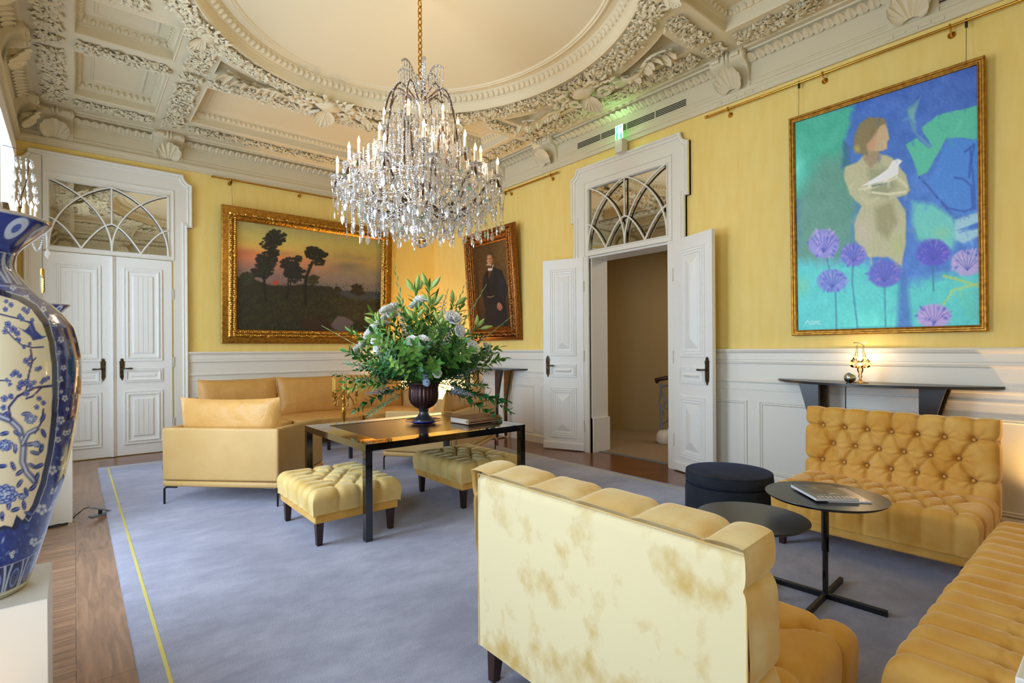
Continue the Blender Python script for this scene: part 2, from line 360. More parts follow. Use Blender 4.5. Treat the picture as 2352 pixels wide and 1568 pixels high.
# floor
fl = MB(); fl.box(0.0, 0.23, YN, YA-0.24, -0.1, 0); floor = struct('floor', fl, M['parq_y'])
fl = MB(); fl.box(XL-0.3, 0.0, YN, YA-0.24, -0.1, 0); obj('floor_strips', fl, M['parq_x'], floor)
fl = MB(); fl.box(XL-0.3, XB, YA-0.24, YA, -0.1, 0); obj('floor_border', fl, M['parq_x'], floor)
fl = MB(); fl.box(0.23, XB+0.14, YN, YA-0.24, -0.1, 0); obj('floor_strips', fl, M['parq_red'], floor)

# walls: far wall (A), right wall (B) with the doorway, left wall with three windows, near wall
CA, CB = 0.39, 4.16
w_ = MB(); w_.prism([(XL-.4, 0), (XB+.2, 0), (XB+.2, 4.05), (XL-.4, 4.05)], -0.3, 0, T_A); struct('wall_back', w_, M['wall'])
hb = 0.617
w_ = MB(); w_.prism([(YN-.3, 0), (CB-hb, 0), (CB-hb, 3.57), (CB+hb, 3.57), (CB+hb, 0), (YA+.05, 0), (YA+.05, 4.05), (YN-.3, 4.05)], -0.3, 0, T_B); struct('wall_right', w_, M['wall'])
w_ = MB(); w_.prism([(YN-.3, 0), (YA+.05, 0), (YA+.05, 4.05), (YN-.3, 4.05)], -0.45, 0, T_L, holes=[[(y-WIN_W/2, WIN_Z0), (y+WIN_W/2, WIN_Z0), (y+WIN_W/2, WIN_Z1), (y-WIN_W/2, WIN_Z1)] for y in WIN_Y[::-1]]); struct('wall_left', w_, M['paint'])
w_ = MB(); w_.prism([(XL-.4, 0), (XB+.2, 0), (XB+.2, 4.05), (XL-.4, 4.05)], -0.3, 0, T_N); struct('wall_front', w_, M['wall'])
# upper walls behind the cornice
w_ = MB(); w_.box(XL-.4, XB+.3, YN-.3, YN, 4.05, 4.8).box(XL-.4, XB+.3, YA, YA+.3, 4.05, 4.8).box(XL-.4, XL, YN, YA, 4.05, 4.8).box(XB, XB+.3, YN, YA, 4.05, 4.8)
struct('wall_upper', w_, M['plaster'])

# windows
CAS = [(-0.0, 0.0), (0.0, 0.035), (-0.03, 0.04), (-0.05, 0.025), (-0.14, 0.02), (-0.15, 0.04), (-0.18, 0.04), (-0.185, 0.0)]
for i, wy in enumerate(WIN_Y):
    a, b = wy-WIN_W/2, wy+WIN_W/2
    m_ = MB(); m_.rect(a, b, WIN_Z0, WIN_Z1, [(0, 0.0), (0.0, 0.035), (-0.03, 0.04), (-0.05, 0.025), (-0.12, 0.02), (-0.13, 0.04), (-0.155, 0.04), (-0.16, 0.0)], T_L)
    wr = struct('window_%d' % (i+1), m_, M['door_paint'], smooth=30)
    m_ = MB()
    for k in (0, 1):
        u0, u1 = (a, wy) if k == 0 else (wy, b)
        m_.rect(u0, u1, WIN_Z0, WIN_Z1, [(0, -0.33), (0, -0.26), (0.055, -0.26), (0.065, -0.28), (0.065, -0.33)], T_L)
        for zz in (1.15, 1.95, 2.75): m_.box(u0+.06, u1-.06, zz-.015, zz+.015, -0.32, -0.28, T_L)
    obj('window_frame', m_, M['door_paint'], wr)
    m_ = MB(); m_.box(a+.02, b-.02, WIN_Z0+.02, WIN_Z1-.02, -0.303, -0.298, T_L); obj('window_pane', m_, M['pane'], wr)

# wainscot
WP = [(0, 0), (0.0, 0.035), (0.10, 0.035), (0.125, 0.022), (0.125, 0.018), (0.965, 0.018), (0.968, 0.024), (0.98, 0.024), (0.985, 0.018), (1.04, 0.018), (1.045, 0.03), (1.06, 0.034), (1.075, 0.03), (1.08, 0.02),
      (1.235, 0.02), (1.24, 0.036), (1.255, 0.04), (1.262, 0.028), (1.275, 0.028), (1.28, 0.034), (1.345, 0.03), (1.355, 0.045), (1.375, 0.055), (1.39, 0.05), (1.39, 0)]
PANEL = [(0, 0.018), (0.003, 0.03), (0.012, 0.032), (0.018, 0.022), (0.026, 0.022), (0.031, 0.028), (0.037, 0.02), (0.04, 0.0185)]
def wainscot(name, T, u0, u1, panels):
    m_ = MB(); P = np.array([[(u, v, w) for v, w in WP] for u in (u0, u1)]); m_.grid(P, T=T)
    s = struct(name, m_, M['paint'])
    m_ = MB()
    for a, b in panels: m_.rect(a, b, 0.13, 0.86, PANEL, T)
    obj('wainscot_panel_moulding', m_, M['paint'], s)
wainscot('trim_1', T_A, CA+.86, XB, [(1.42, 2.5), (2.62, 3.7), (3.82, 5.2)])
wainscot('trim_2', T_B, YN, CB-.857, [(-.35, 1.07), (1.19, 2.49), (2.61, 3.22)])
wainscot('trim_3', T_B, CB+.857, YA, [(5.10, 5.745), (5.885, 6.475), (6.62, 7.9), (8.02, 8.65)])
wainscot('trim_4', T_N, XL, XB, [(0.2, 1.6), (1.75, 3.2), (3.35, 4.9)])

# door casings with eared, notched heads
def casing(name, T, c, half_open, zhead, zg0, zg1, hg, low, ear, notch, zear, zside, ztop, wd=0.028):
    R = []
    for t in np.linspace(0, PI/2, 7): R.append((ear-(ear-notch)*math.sin(t), ztop-(ztop-zside)*math.cos(t)))   # concave corner
    half = [(low, 0), (low, zear), (ear, zear)]+R
    out = [(c+x, z) for x, z in half]+[(c-x, z) for x, z in half[::-1]]
    hole = [(c-hg, zg0), (c+hg, zg0), (c+hg, zg1), (c-hg, zg1)]
    body = [(c+half_open, 0)]+out+[(c-half_open, 0), (c-half_open, zhead), (c+half_open, zhead)]
    m_ = MB(); m_.prism(body, 0, wd, T, holes=[hole])
    pr = [(0, 0), (0, wd+0.03), (0.012, wd+0.036), (0.024, wd+0.03), (0.03, wd+0.014), (0.044, wd+0.012), (0.05, wd+0.02), (0.062, wd+0.014), (0.066, wd)]
    m_.sweep(out, pr, closed=False, T=T)
    m_.rect(c-hg-.07, c+hg+.07, zhead-.0, zg1+.09, [(0, wd), (0.002, wd+.012), (0.012, wd+.012), (0.016, wd+.002), (0.016, wd)], T)
    m_.rect(c-hg, c+hg, zg0, zg1, [(-0.012, wd), (-0.012, wd+0.012), (0.0, wd+0.010), (0.012, wd-0.01), (0.012, wd-.05)], T)
    s = struct(name, m_, M['paint'], smooth=30)
    return s
def tracery(T, c, zg0, zg1, hg, w0, parent, W_):
    Wd, H = 2*hg, zg1-zg0; m_ = MB()
    def curve(pts, r=0.0115):
        P = [(c-hg+x*Wd, zg0+y*H, w0) for x, y in pts if -0.001 <= x <= 1.001 and -0.001 <= y <= 1.001]
        if len(P) > 1: m_.tube(P, r, 8, T=T, flat=1.2)
    def arc(xb, s, rx=0.75, ry=1.06):     # springs vertically from (xb,0), leans towards s
        return [(xb+s*(rx-rx*math.cos(t)), ry*math.sin(t)) for t in np.linspace(0, PI/2, 60)]
    for xb, s in ((0, 1), (0.5, -1), (0.5, 1), (1, -1)): curve([p for p in arc(xb, s) if abs(p[0]-xb) <= 0.502])
    for xb, s in ((0.25, -1), (0.25, 1), (0.75, -1), (0.75, 1)):
        curve([(xb+s*0.25*t, 0.42*(1-(1-t)**1.6)) for t in np.linspace(0, 1, 14)])
    curve([(0.5, y) for y in np.linspace(0.42, 1, 6)])
    obj('fanlight_tracery', m_, M['paint'], parent, smooth=60)
    m_ = MB(); m_.box(c-hg-.01, c+hg+.01, zg0-.01, zg1+.01, w0-.05, w0-.035, T); obj('fanlight_mirror_glass', m_, M['mirror'], parent)
ca = casing('trim_5', T_A, CA, 0.69, 2.672, 2.73, 3.57, 0.628, 0.86, 0.92, 0.815, 3.165, 3.775, 3.905)
tracery(T_A, CA, 2.73, 3.57, 0.628, 0.045, ca, 0)
cb = casing('trim_6', T_B, CB, hb, 2.645, 2.715, 3.56, 0.633-.02, 0.857, 0.907, 0.807, 3.13, 3.745, 3.86)
tracery(T_B, CB, 2.715, 3.56, 0.613, 0.03, cb, 0)

# door leaves ------------------------------------------------------------------
def handle(parent, side, u, v, w, flip=1):
    """ornate pierced back plate with lever; plate centre at (u,v), lever points to side"""
    pl = [(0, .165), (.012, .148), (.03, .15), (.026, .132), (.034, .118), (.052, .11), (.042, .095), (.04, -.10), (.036, -.12), (.018, -.135), (.012, -.15), (0, -.168)]
    poly = [(u+x*.62, v+y*.92) for x, y in pl]+[(u-x*.62, v+y*.92) for x, y in pl[::-1][1:-1]]
    m_ = MB(); m_.prism(poly, w, w+.008*flip)
    r2 = np.random.default_rng(3); k = 46
    pos = np.stack([u+r2.uniform(-.018, .018, k), v+r2.uniform(-.13, .12, k), np.full(k, w+.008*flip)], -1)
    if flip > 0: scatter(m_, pos, .014, r2.uniform(0, 6, k), .4)
    h = obj('handle', m_, M['oldbrass'], parent)
    m_ = MB(); m_.tube([(u, v+.01, w), (u, v+.01, w+.035*flip), (u+side*.01, v+.01, w+.045*flip), (u+side*.05, v+.008, w+.047*flip), (u+side*.10, v+.008, w+.045*flip), (u+side*.115, v+.008, w+.045*flip)], [.009, .008, .009, .008, .012, .006], 10)
    obj('lever', m_, M['oldbrass'], h, smooth=50)
def leaf_b(name, w, h):
    """door leaf in local x 0..w (hinge at 0), y 0..t thickness, z up; panelled on y=0 face (towards -y)"""
    t = 0.045; root = bpy.data.objects.new(name, None); C.objects.link(root)
    m_ = MB(); m_.box(0, w, 0, t, 0.012, h); m_.box(-.002, w+.002, -.018, 0, 0.012, 0.10)
    obj('door_slab', m_, M['door_paint'], root, bevel=.003)
    Tf = np.array([[1, 0, 0, 0], [0, 0, -1, 0], [0, 1, 0, 0], [0, 0, 0, 1.0]])
    s = .105
    def pan(u0, u1, v0, v1, field):
        m_ = MB(); pr = [(0, 0), (.003, .012), (.014, .013), (.02, .004), (.03, .004), (.034, .014), (.044, .014), (.05, .003), (.062, .003), (.066, .012), (.074, .011), (.08, .002)]
        d = min(u1-u0, v1-v0)
        if d < .3: pr = [(a*.62, b) for a, b in pr]
        off = pr[-1][0]+.02
        pr += [(off, .002), (off+.006, .008)]
        m_.rect(u0, u1, v0, v1, pr, Tf, cap=True)
        if field:
            a, b, c_, d_ = u0+off+.012, u1-off-.012, v0+off+.012, v1-off-.012; q = min(b-a, d_-c_)/2
            m_.rect(a, b, c_, d_, [(0, .008), (.0, .010), (q*.86, .034)], Tf, cap=True)
        o = obj('door_panel', m_, M['door_paint'], root)
    pan(s, w-s, 1.30, h-.13, True); pan(s, w-s, 1.005, 1.19, True); pan(s, w-s, 0.17, 0.87, True)
    return root
d2 = leaf_b('door_2', 0.607, 2.645)   # far leaf
hx, hy = XB-.03, CB+hb+.03
def place_leaf(o, hinge, free, mirror):
    ang = math.atan2(free[1]-hinge[1], free[0]-hinge[0]); o.location = (hinge[0], hinge[1], 0); o.rotation_euler = (0, 0, ang)
    if mirror: o.scale = (1, -1, 1)
place_leaf(d2, (5.318, 4.86), (5.105, 5.424), True)
tag(d2, kind='structure'); handle(d2, -1, .535, 1.16, .008)
for ch in list(d2.children):
    if ch.name.startswith('handle'):
        ch.matrix_local = Matrix(((1, 0, 0, 0), (0, 0, -1, 0.002), (0, 1, 0, 0), (0, 0, 0, 1)))
d3 = leaf_b('door_3', 0.63, 2.645)
place_leaf(d3, (5.318, 3.46), (5.10, 2.845), False)
tag(d3, kind='structure'); handle(d3, -1, .56, 1.16, .008)
for ch in list(d3.children):
    if ch.name.startswith('handle'):
        ch.matrix_local = Matrix(((1, 0, 0, 0), (0, 0, -1, 0.002), (0, 1, 0, 0), (0, 0, 0, 1)))
for d_ in (d2, d3):
    for z in (0.35, 1.3, 2.25):
        m_ = MB(); m_.cyl((0, 0), .010, z-.06, z+.06, 10, T=TR(-.006, .0)); m_.ball((-.006, 0, z+.066), .010, 8).ball((-.006, 0, z-.066), .010, 8); obj('hinge', m_, M['hinge'], d_, smooth=50)

def leaf_a(name, x0, x1, meet):
    root = bpy.data.objects.new(name, None); C.objects.link(root); tag(root, kind='structure')
    h = 2.665; m_ = MB(); m_.box(x0, x1, 0.01, h, -.0, .022, T_A); obj('door_slab', m_, M['door_paint'], root, bevel=.003)
    s = .115; u0, u1 = x0+s, x1-s
    pr = [(0, .022), (.003, .038), (.016, .038), (.022, .026), (.034, .026), (.04, .044), (.052, .044), (.06, .028), (.085, .026)]
    for v0, v1, planks in ((1.27, 2.53, 1), (.985, 1.17, 0), (.15, .87, 1)):
        m_ = MB(); p2 = pr if v1-v0 > .3 else [(a*.65, b) for a, b in pr]
        off = p2[-1][0]+.025; p2 = p2+[(off-.01, .026), (off, .036)]
        m_.rect(u0, u1, v0, v1, p2, T_A, cap=True)
        if planks:
            a, b = u0+off, u1-off; n = 4
            for k in range(n): m_.box(a+(b-a)*k/n+.003, a+(b-a)*(k+1)/n-.003, v0+off+.004, v1-off-.004, .036, .041, T_A)
        obj('door_panel', m_, M['door_paint'], root)
    return root
d1 = leaf_a('door_1', CA-.69, CA-.002, 1); d1b = leaf_a('door_4', CA+.002, CA+.67, -1)
m_ = MB(); m_.box(CA-.03, CA+.03, .01, 2.66, .022, .036, T_A); m_.tube([(CA, .01, .036), (CA, 2.66, .036)], .018, 10, T=T_A); obj('astragal', m_, M['door_paint'], d1, smooth=40)
handle(d1, -1, CA-.10, 1.165, .023); handle(d1b, 1, CA+.10, 1.165, .023)
for d_ in (d1, d1b):
    for ch in d_.children:
        if ch.name.startswith('handle'): ch.matrix_local = Matrix(T_A.tolist())
m_ = MB()
for z in (.4, 1.25, 2.2): m_.tube([(CA+.685, z-.07, .03), (CA+.685, z+.07, .03)], .011, 10, T=T_A)
obj('hinge', m_, M['hinge'], d1b, smooth=50)

# doorway reveal and landing beyond
m_ = MB()
for s in (-1, 1):
    y = CB+s*hb
    m_.box(XB-.0, XB+.30, min(y, y+s*.02), max(y, y+s*.02), 0.0, 2.65)
    m_.box(XB+.02, XB+.34, min(y, y-s*.022), max(y, y-s*.022), 0.0, 2.62)
    m_.box(XB+.02, XB+.36, min(y, y-s*.04), max(y, y-s*.04), 0.0, 0.46)
m_.box(XB-.0, XB+.34, CB-hb, CB+hb, 2.62, 2.72)
struct('trim_7', m_, M['paint'])
m_ = MB(); m_.box(XB+.12, XB+.20, CB-hb+.04, CB+hb-.04, -.02, .006); struct('trim_8', m_, M['grey_plastic'])
m_ = MB(); m_.box(XB+.14, 9.5, 2.0, 7.0, -.12, -.002); tag(obj('floor_landing', m_, M['hall_carpet']), kind='structure')
m_ = MB(); m_.prism([(5.64, 5.95), (7.1, 6.0), (9.4, 3.2), (9.55, 3.3), (7.2, 6.15), (5.64, 6.1)], -.1, 3.2); m_.box(XB+.3, 9.6, 1.9, 2.0, -.1, 3.2)
tag(obj('wall_landing', m_, M['hall']), kind='structure')
m_ = MB(); m_.box(XB+.3, 9.6, 1.9, 6.2, 3.2, 3.3); tag(obj('ceiling_landing', m_, M['hall']), kind='structure')

# ------------------------------------------------------------------ cornice
RC = [(XL, YN), (XB, YN), (XB, YA), (XL, YA)]
CP = [(0.0, 3.985), (0.028, 3.985), (0.03, 4.03), (0.045, 4.045), (0.045, 4.075), (0.022, 4.09), (0.02, 4.115), (0.03, 4.12), (0.032, 4.13), (0.02, 4.14),
      (0.02, 4.30), (0.028, 4.305), (0.03, 4.32), (0.045, 4.33), (0.07, 4.36), (0.085, 4.385), (0.12, 4.395), (0.125, 4.41), (0.17, 4.415), (0.18, ZS+.005)]
m_ = MB(); m_.sweep(RC, CP); cornice = struct('trim_9', m_, M['plaster'], smooth=35)
# acanthus leaf band, one leaf every 9 cm
ALEAF = []
for v in np.linspace(0, 1, 5):
    for u in (-1, -.6, -.2, 0, .2, .6, 1):
        wdt = .42*math.sin(PI*(.2+.72*v)); ALEAF.append((u*wdt+.04*math.sin(9*v)*u, v, .10+.28*v*v*v+.10*(1-abs(u))*math.sin(PI*v)+.05*math.cos(7*u)))
ALEAF = np.array(ALEAF); _i = np.arange(35).reshape(5, 7); ALEAF_F = np.stack([_i[:-1, :-1], _i[1:, :-1], _i[1:, 1:], _i[:-1, 1:]], -1).reshape(-1, 4)
m_ = MB()
for T, a, b in ((T_A, XL, XB), (T_B, YN, YA), (T_L, YN, YA), (T_N, XL, XB)):
    u = np.arange(a+.05, b, .088); pos = np.stack([u, np.full(len(u), 4.318), np.full(len(u), .040)], -1)
    scatter(m_, pos, .108, 0, .85, ALEAF, ALEAF_F, T)
    u = u+.044; pos = np.stack([u, np.full(len(u), 4.33), np.full(len(u), .046)], -1)
    scatter(m_, pos, .075, 0, .9, ALEAF, ALEAF_F, T)
obj('acanthus_leaf_band', m_, M['plaster'], cornice, smooth=60)
# brackets
def bracket_mesh(w):
    m_ = MB(); prof = [(0, 4.05), (.02, 4.05), (.03, 4.09), (.045, 4.16), (.06, 4.23), (.085, 4.28), (.13, 4.315), (.17, 4.325), (.195, 4.345), (.205, 4.375), (.20, 4.405), (.185, 4.43), (0, 4.43)]
    P = np.array([[(u, v, d) for d, v in prof] for u in (-w/2, w/2)]); m_.grid(P)
    k = len(prof)
    for e in (0, 1): m_.f.append(np.array([[e*k+j for j in (range(k) if e else range(k-1, -1, -1))]]))
    for e in (-1, 1):                                     # scroll eyes and side beads
        for rr, dd in ((.045, .0), (.03, .006), (.014, .01)):
            m_.add(*disc_y(e*(w/2+dd*1), 4.375, .155, rr, e))
    # rolled top with ribs
    for x, r_ in ((-.02, .03), (.02, .03)): m_.tube([(x, 4.335, .165), (x, 4.35, .205), (x, 4.385, .22), (x, 4.42, .205)], .014, 8)
    for x in (-w*.3, w*.3): m_.tube([(x-w*.12, 4.375, .205), (x+w*.12, 4.375, .205)], .026, 8)
    # shell leaf on the front
    for a, L_ in ((-1.2, .085), (-.8, .12), (-.4, .145), (0, .155), (.4, .145), (.8, .12), (1.2, .085)):
        pos = [(0+.055*math.sin(a), 4.105, .056)]; scatter(m_, pos, L_*1.45, -a, .50, ALEAF, ALEAF_F)
        scatter(m_, [(0+.085*math.sin(a), 4.15, .068)], L_*.95, -a*1.2, .65, ALEAF, ALEAF_F)
    return m_
def disc_y(u, v, w, r, e):
    a = np.linspace(0, 2*PI, 14, endpoint=False); ring0 = [(u-.0*e, v+r*math.cos(t), w+r*math.sin(t)) for t in a]; ring1 = [(u+.008*e, v+r*.9*math.cos(t), w+r*.9*math.sin(t)) for t in a]
    f = [tuple([i, (i+1) % 14, 14+(i+1) % 14, 14+i]) for i in range(14)]+[tuple(range(14, 28))]
    return ring0+ring1, f
bm = mesh_of('cornice_bracket', bracket_mesh(.345), 40); bm.materials.append(M['plaster'])
def brk(T, u):
    o = bpy.data.objects.new('cornice_bracket', bm); C.objects.link(o); o.parent = cornice
    o.matrix_local = Matrix((T @ TR(u, 0, 0)).tolist())
for u in (-.17, 1.02, 3.80, 4.99): brk(T_A, u); brk(T_N, u)
for v_ in (.14+.0, 1.20, 2.73, 5.52, 6.72, 8.40): brk(T_B, v_); brk(T_L, v_)
# small stepped blocks under every bracket
m_ = MB()
for T, us in ((T_A, (-.17, 1.02, 3.80, 4.99)), (T_B, (1.20, 2.73, 5.52, 6.72, 8.40)), (T_L, (6.72, 8.4, 5.52))):
    for u in us:
        for k, dx in enumerate((-.17, -.085, 0, .085, .17)): m_.box(u+dx-.036, u+dx+.036, 4.0+.008*(k % 2), 4.028+.008*(k % 2), .02, .036, T)
obj('fret_blocks', m_, M['plaster'], cornice)

# ------------------------------------------------------------------ coffered ceiling
cx, cy = CEN
def ell(a, b, n=128, t0=0, t1=2*PI, end=False): return [(cx+a*math.cos(t), cy+b*math.sin(t)) for t in np.linspace(t0, t1, n, endpoint=end)]
RO = (2.28, 2.33); RI = (1.84, 2.05)
def ye(x): return RO[1]*math.sqrt(max(0, 1-((x-cx)/RO[0])**2))
def xe(y): return RO[0]*math.sqrt(max(0, 1-((y-cy)/RO[1])**2))
XS = [(0, .825), (1.18, 3.64), (3.995, 4.82)]
rects = []; tris = []
for s in (1, -1):
    Y = lambda d: cy+s*d
    for x0, x1 in XS: rects.append((x0, x1, *sorted((Y(2.695), Y(3.90)))))
    for x0, x1 in (XS[0], XS[2]): rects.append((x0, x1, *sorted((Y(1.60), Y(2.325)))))
    for sx in (1, -1):                          # long slivers between ring and far/near beam
        xa, xb_ = .34, 1.23; pts = [(cx+sx*xb_, Y(2.325)), (cx+sx*xa, Y(2.325))]+[(cx+sx*x, cy+s*ye(cx+sx*x)) for x in np.linspace(xa, xb_, 12)]
        pts = [(p[0], min(p[1], cy+2.325) if s > 0 else max(p[1], cy-2.325)) for p in pts]
        tris.append(pts)
    for sx in (1, -1):                          # corner pieces between ring and side beam
        ya, yb = .40, 1.22; xo = 2.41
        pts = [(cx+sx*xo, Y(ya)), (cx+sx*xo, Y(yb))]+[(cx+sx*xe(Y(y)), Y(y)) for y in np.linspace(yb, ya, 12)]
        tris.append(pts)
def area2(p): return sum(p[i][0]*p[(i+1) % len(p)][1]-p[(i+1) % len(p)][0]*p[i][1] for i in range(len(p)))
loops = [[(r[0], r[2]), (r[1], r[2]), (r[1], r[3]), (r[0], r[3])] for r in rects]+tris+[ell(*RI)]
loops = [l if area2(l) > 0 else l[::-1] for l in loops]
outer = [(XL+.1, YN+.1), (XB-.1, YN+.1), (XB-.1, YA-.1), (XL+.1, YA-.1)]
V3 = lambda l: [Vector((p[0], p[1], 0)) for p in l]
LL = [V3(outer)]+[V3(l[::-1]) for l in loops]; tri = tessellate_polygon(LL); flat = [p for l in LL for p in l]
m_ = MB(); m_.add([(p.x, p.y, ZS) for p in flat], [tuple(t) for t in tri])
m_.box(XL-.4, XB+.3, YN-.3, YA+.3, 4.86, 5.0)
CPR = [(0, ZS), (.012, ZS-.006), (.02, ZS+.004), (.02, ZS+.085), (.028, ZS+.09), (.03, ZS+.10), (.045, ZS+.105), (.075, ZS+.155), (.08, ZS+.165), (.105, ZS+.168)]
for r in rects:
    m_.rect(r[0], r[1], r[2], r[3], CPR+[(.16, ZS+.168), (.165, ZS+.158), (.18, ZS+.156), (.19, ZS+.166)], cap=True)
for l in tris if True else []:
    l = l if area2(l) > 0 else l[::-1]
    m_.sweep(l, [(0, ZS), (.008, ZS-.004), (.012, ZS+.004), (.014, ZS+.085), (.022, ZS+.10), (.03, ZS+.12), (.034, ZS+.16)])
    m_.add([(p[0], p[1], ZS+.158) for p in l], [tuple(range(len(l)))])
E1 = ell(*RI)
m_.sweep(E1, [(-.03, ZS), (-.028, ZS-.012), (-.012, ZS-.014), (-.004, ZS+.0), (0, ZS+.01), (.012, ZS+.075), (.02, ZS+.08), (.02, ZS+.09), (.03, ZS+.095), (.045, ZS+.10), (.085, ZS+.15), (.095, ZS+.155), (.095, ZS+.168), (.17, ZS+.17)])
E2 = ell(RI[0]-.165, RI[1]-.165)
m_.sweep(E2, [(0, ZS+.17), (.01, ZS+.155), (.03, ZS+.150), (.04, ZS+.16), (.055, ZS+.158), (.065, ZS+.172), (.07, ZS+.175)])
E3 = ell(RI[0]-.23, RI[1]-.23, 96)
P = [[(cx+(p[0]-cx)*k, cy+(p[1]-cy)*k, ZS+.175+.035*(1-k*k)) for p in E3] for k in (1, .8, .6, .4, .2, .01)]
m_.grid(np.array(P), wv=True)
ceil = struct('ceiling', m_, M['plaster'], smooth=28)

# egg-and-dart rows
_e = MB(); _e.ball((0, 0, 0), 1, 8); EGG = np.concatenate(_e.v)*np.array([.36, .52, .30]); EGG_F = _e.f[0]
def eggs(mb, path, closed, off, z, pitch, size, tilt):
    p = np.array(path); p = np.vstack([p, p[:1]]) if closed else p
    d = np.diff(p, axis=0); L_ = np.linalg.norm(d, axis=1); S = np.concatenate([[0], np.cumsum(L_)]); n = max(2, int(S[-1]/pitch))
    s = (np.arange(n)+.5)*S[-1]/n; i = np.searchsorted(S, s, side='right')-1; t = (s-S[i])/L_[i]
    q = p[i]+d[i]*t[:, None]; nn = np.stack([-d[i, 1], d[i, 0]], -1)/L_[i][:, None]; q = q+nn*off; ang = np.arctan2(d[i, 1], d[i, 0])
    V = EGG*np.array([1, 1, 1.0])
    scatter(mb, np.column_stack([q, np.full(n, z)]), size, ang, tilt, V, EGG_F)
m_ = MB()
for r in rects:
    o = .058; l = [(r[0]+o, r[2]+o), (r[1]-o, r[2]+o), (r[1]-o, r[3]-o), (r[0]+o, r[3]-o)]
    for k in range(4): eggs(m_, [l[k], l[(k+1) % 4]], False, 0, ZS+.125, .062, .062, .95)
eggs(m_, E1, True, .062, ZS+.122, .075, .075, .85)
obj('egg_moulding', m_, M['plaster'], ceil, smooth=70)

# carved foliage strips on the beams
m_ = MB()
def leafrect(x0, x1, y0, y1, dens=2300, s0=.030, s1=.066):
    if x0 > x1: x0, x1 = x1, x0
    if y0 > y1: y0, y1 = y1, y0
    n = int((x1-x0)*(y1-y0)*dens)+4
    sz = rng.uniform(s0, s1, n); pos = np.column_stack([rng.uniform(x0+.012, x1-.012, n), rng.uniform(y0+.012, y1-.012, n), rng.uniform(-.004, .016, n)-ZS])
    th = rng.uniform(0, 2*PI, n)
    # built upside down (w = -z)
    scatter(m_, pos, sz, th, rng.uniform(.0, 1.0, n), T=np.diag([1, 1, -1, 1.0]))
    k = int((x1-x0)*(y1-y0)*150)
    pos = np.column_stack([rng.uniform(x0+.03, x1-.03, k), rng.uniform(y0+.03, y1-.03, k), rng.uniform(.006, .02, k)-ZS])
    scatter(m_, pos, rng.uniform(.03, .05, k), 0, 0, EGG, EGG_F, T=np.diag([1, 1, -1, 1.0]))
    for f in range(int(max(x1-x0, y1-y0)/.30)):                     # rosettes
        c = (rng.uniform(x0+.06, x1-.06) if x1-x0 > .14 else (x0+x1)/2, rng.uniform(y0+.06, y1-.06) if y1-y0 > .14 else (y0+y1)/2)
        a = np.arange(8)*PI/4; pos = np.column_stack([c[0]+0*a, c[1]+0*a, np.full(8, .02-ZS)]); scatter(m_, pos, .05, a, .45, T=np.diag([1, 1, -1, 1.0]))
for s in (1, -1):
    for xa, xb_ in ((-.27, -.07), (4.89, 5.09)):
        for a, b in ((2.74, 4.15), (2.45, 2.65), (1.62, 2.36), (1.30, 1.50), (0.0, 1.22)): leafrect(xa, xb_, cy+s*a, cy+s*b)
    for xa, xb_ in ((.90, 1.12), (3.70, 3.92)):
        for a, b in ((2.74, 4.15), (2.45, 2.65), (1.72, 2.36)): leafrect(xa, xb_, cy+s*a, cy+s*b)
    for xa, xb_ in ((.01, .80), (1.20, 3.62), (4.02, 4.80)):
        leafrect(xa, xb_, cy+s*2.44, cy+s*2.64); leafrect(xa, xb_, cy+s*4.0, cy+s*4.2)
    for xa, xb_ in ((.01, .50), (4.22, 4.80)): leafrect(xa, xb_, cy+s*1.30, cy+s*1.50)
n = 9000; t = rng.uniform(0, 2*PI, n); k = rng.uniform(0, 1, n)
ra = 1.915+k*.21; rb = 2.11+k*.12
pos = np.column_stack([cx+ra*np.cos(t), cy+rb*np.sin(t), rng.uniform(-.004, .022, n)-ZS])
scatter(m_, pos, rng.uniform(.034, .07, n), rng.uniform(0, 6.28, n), rng.uniform(.0, 1.0, n), T=np.diag([1, 1, -1, 1.0]))
pos = pos[:900]; pos[:, 2] = -ZS+.02+.0*pos[:, 2]; scatter(m_, pos-np.array([0, 0, 0]), .045, 0, 0, EGG, EGG_F, T=np.diag([1, 1, -1, 1.0]))
obj('carved_foliage', m_, M['plaster'], ceil, smooth=70)

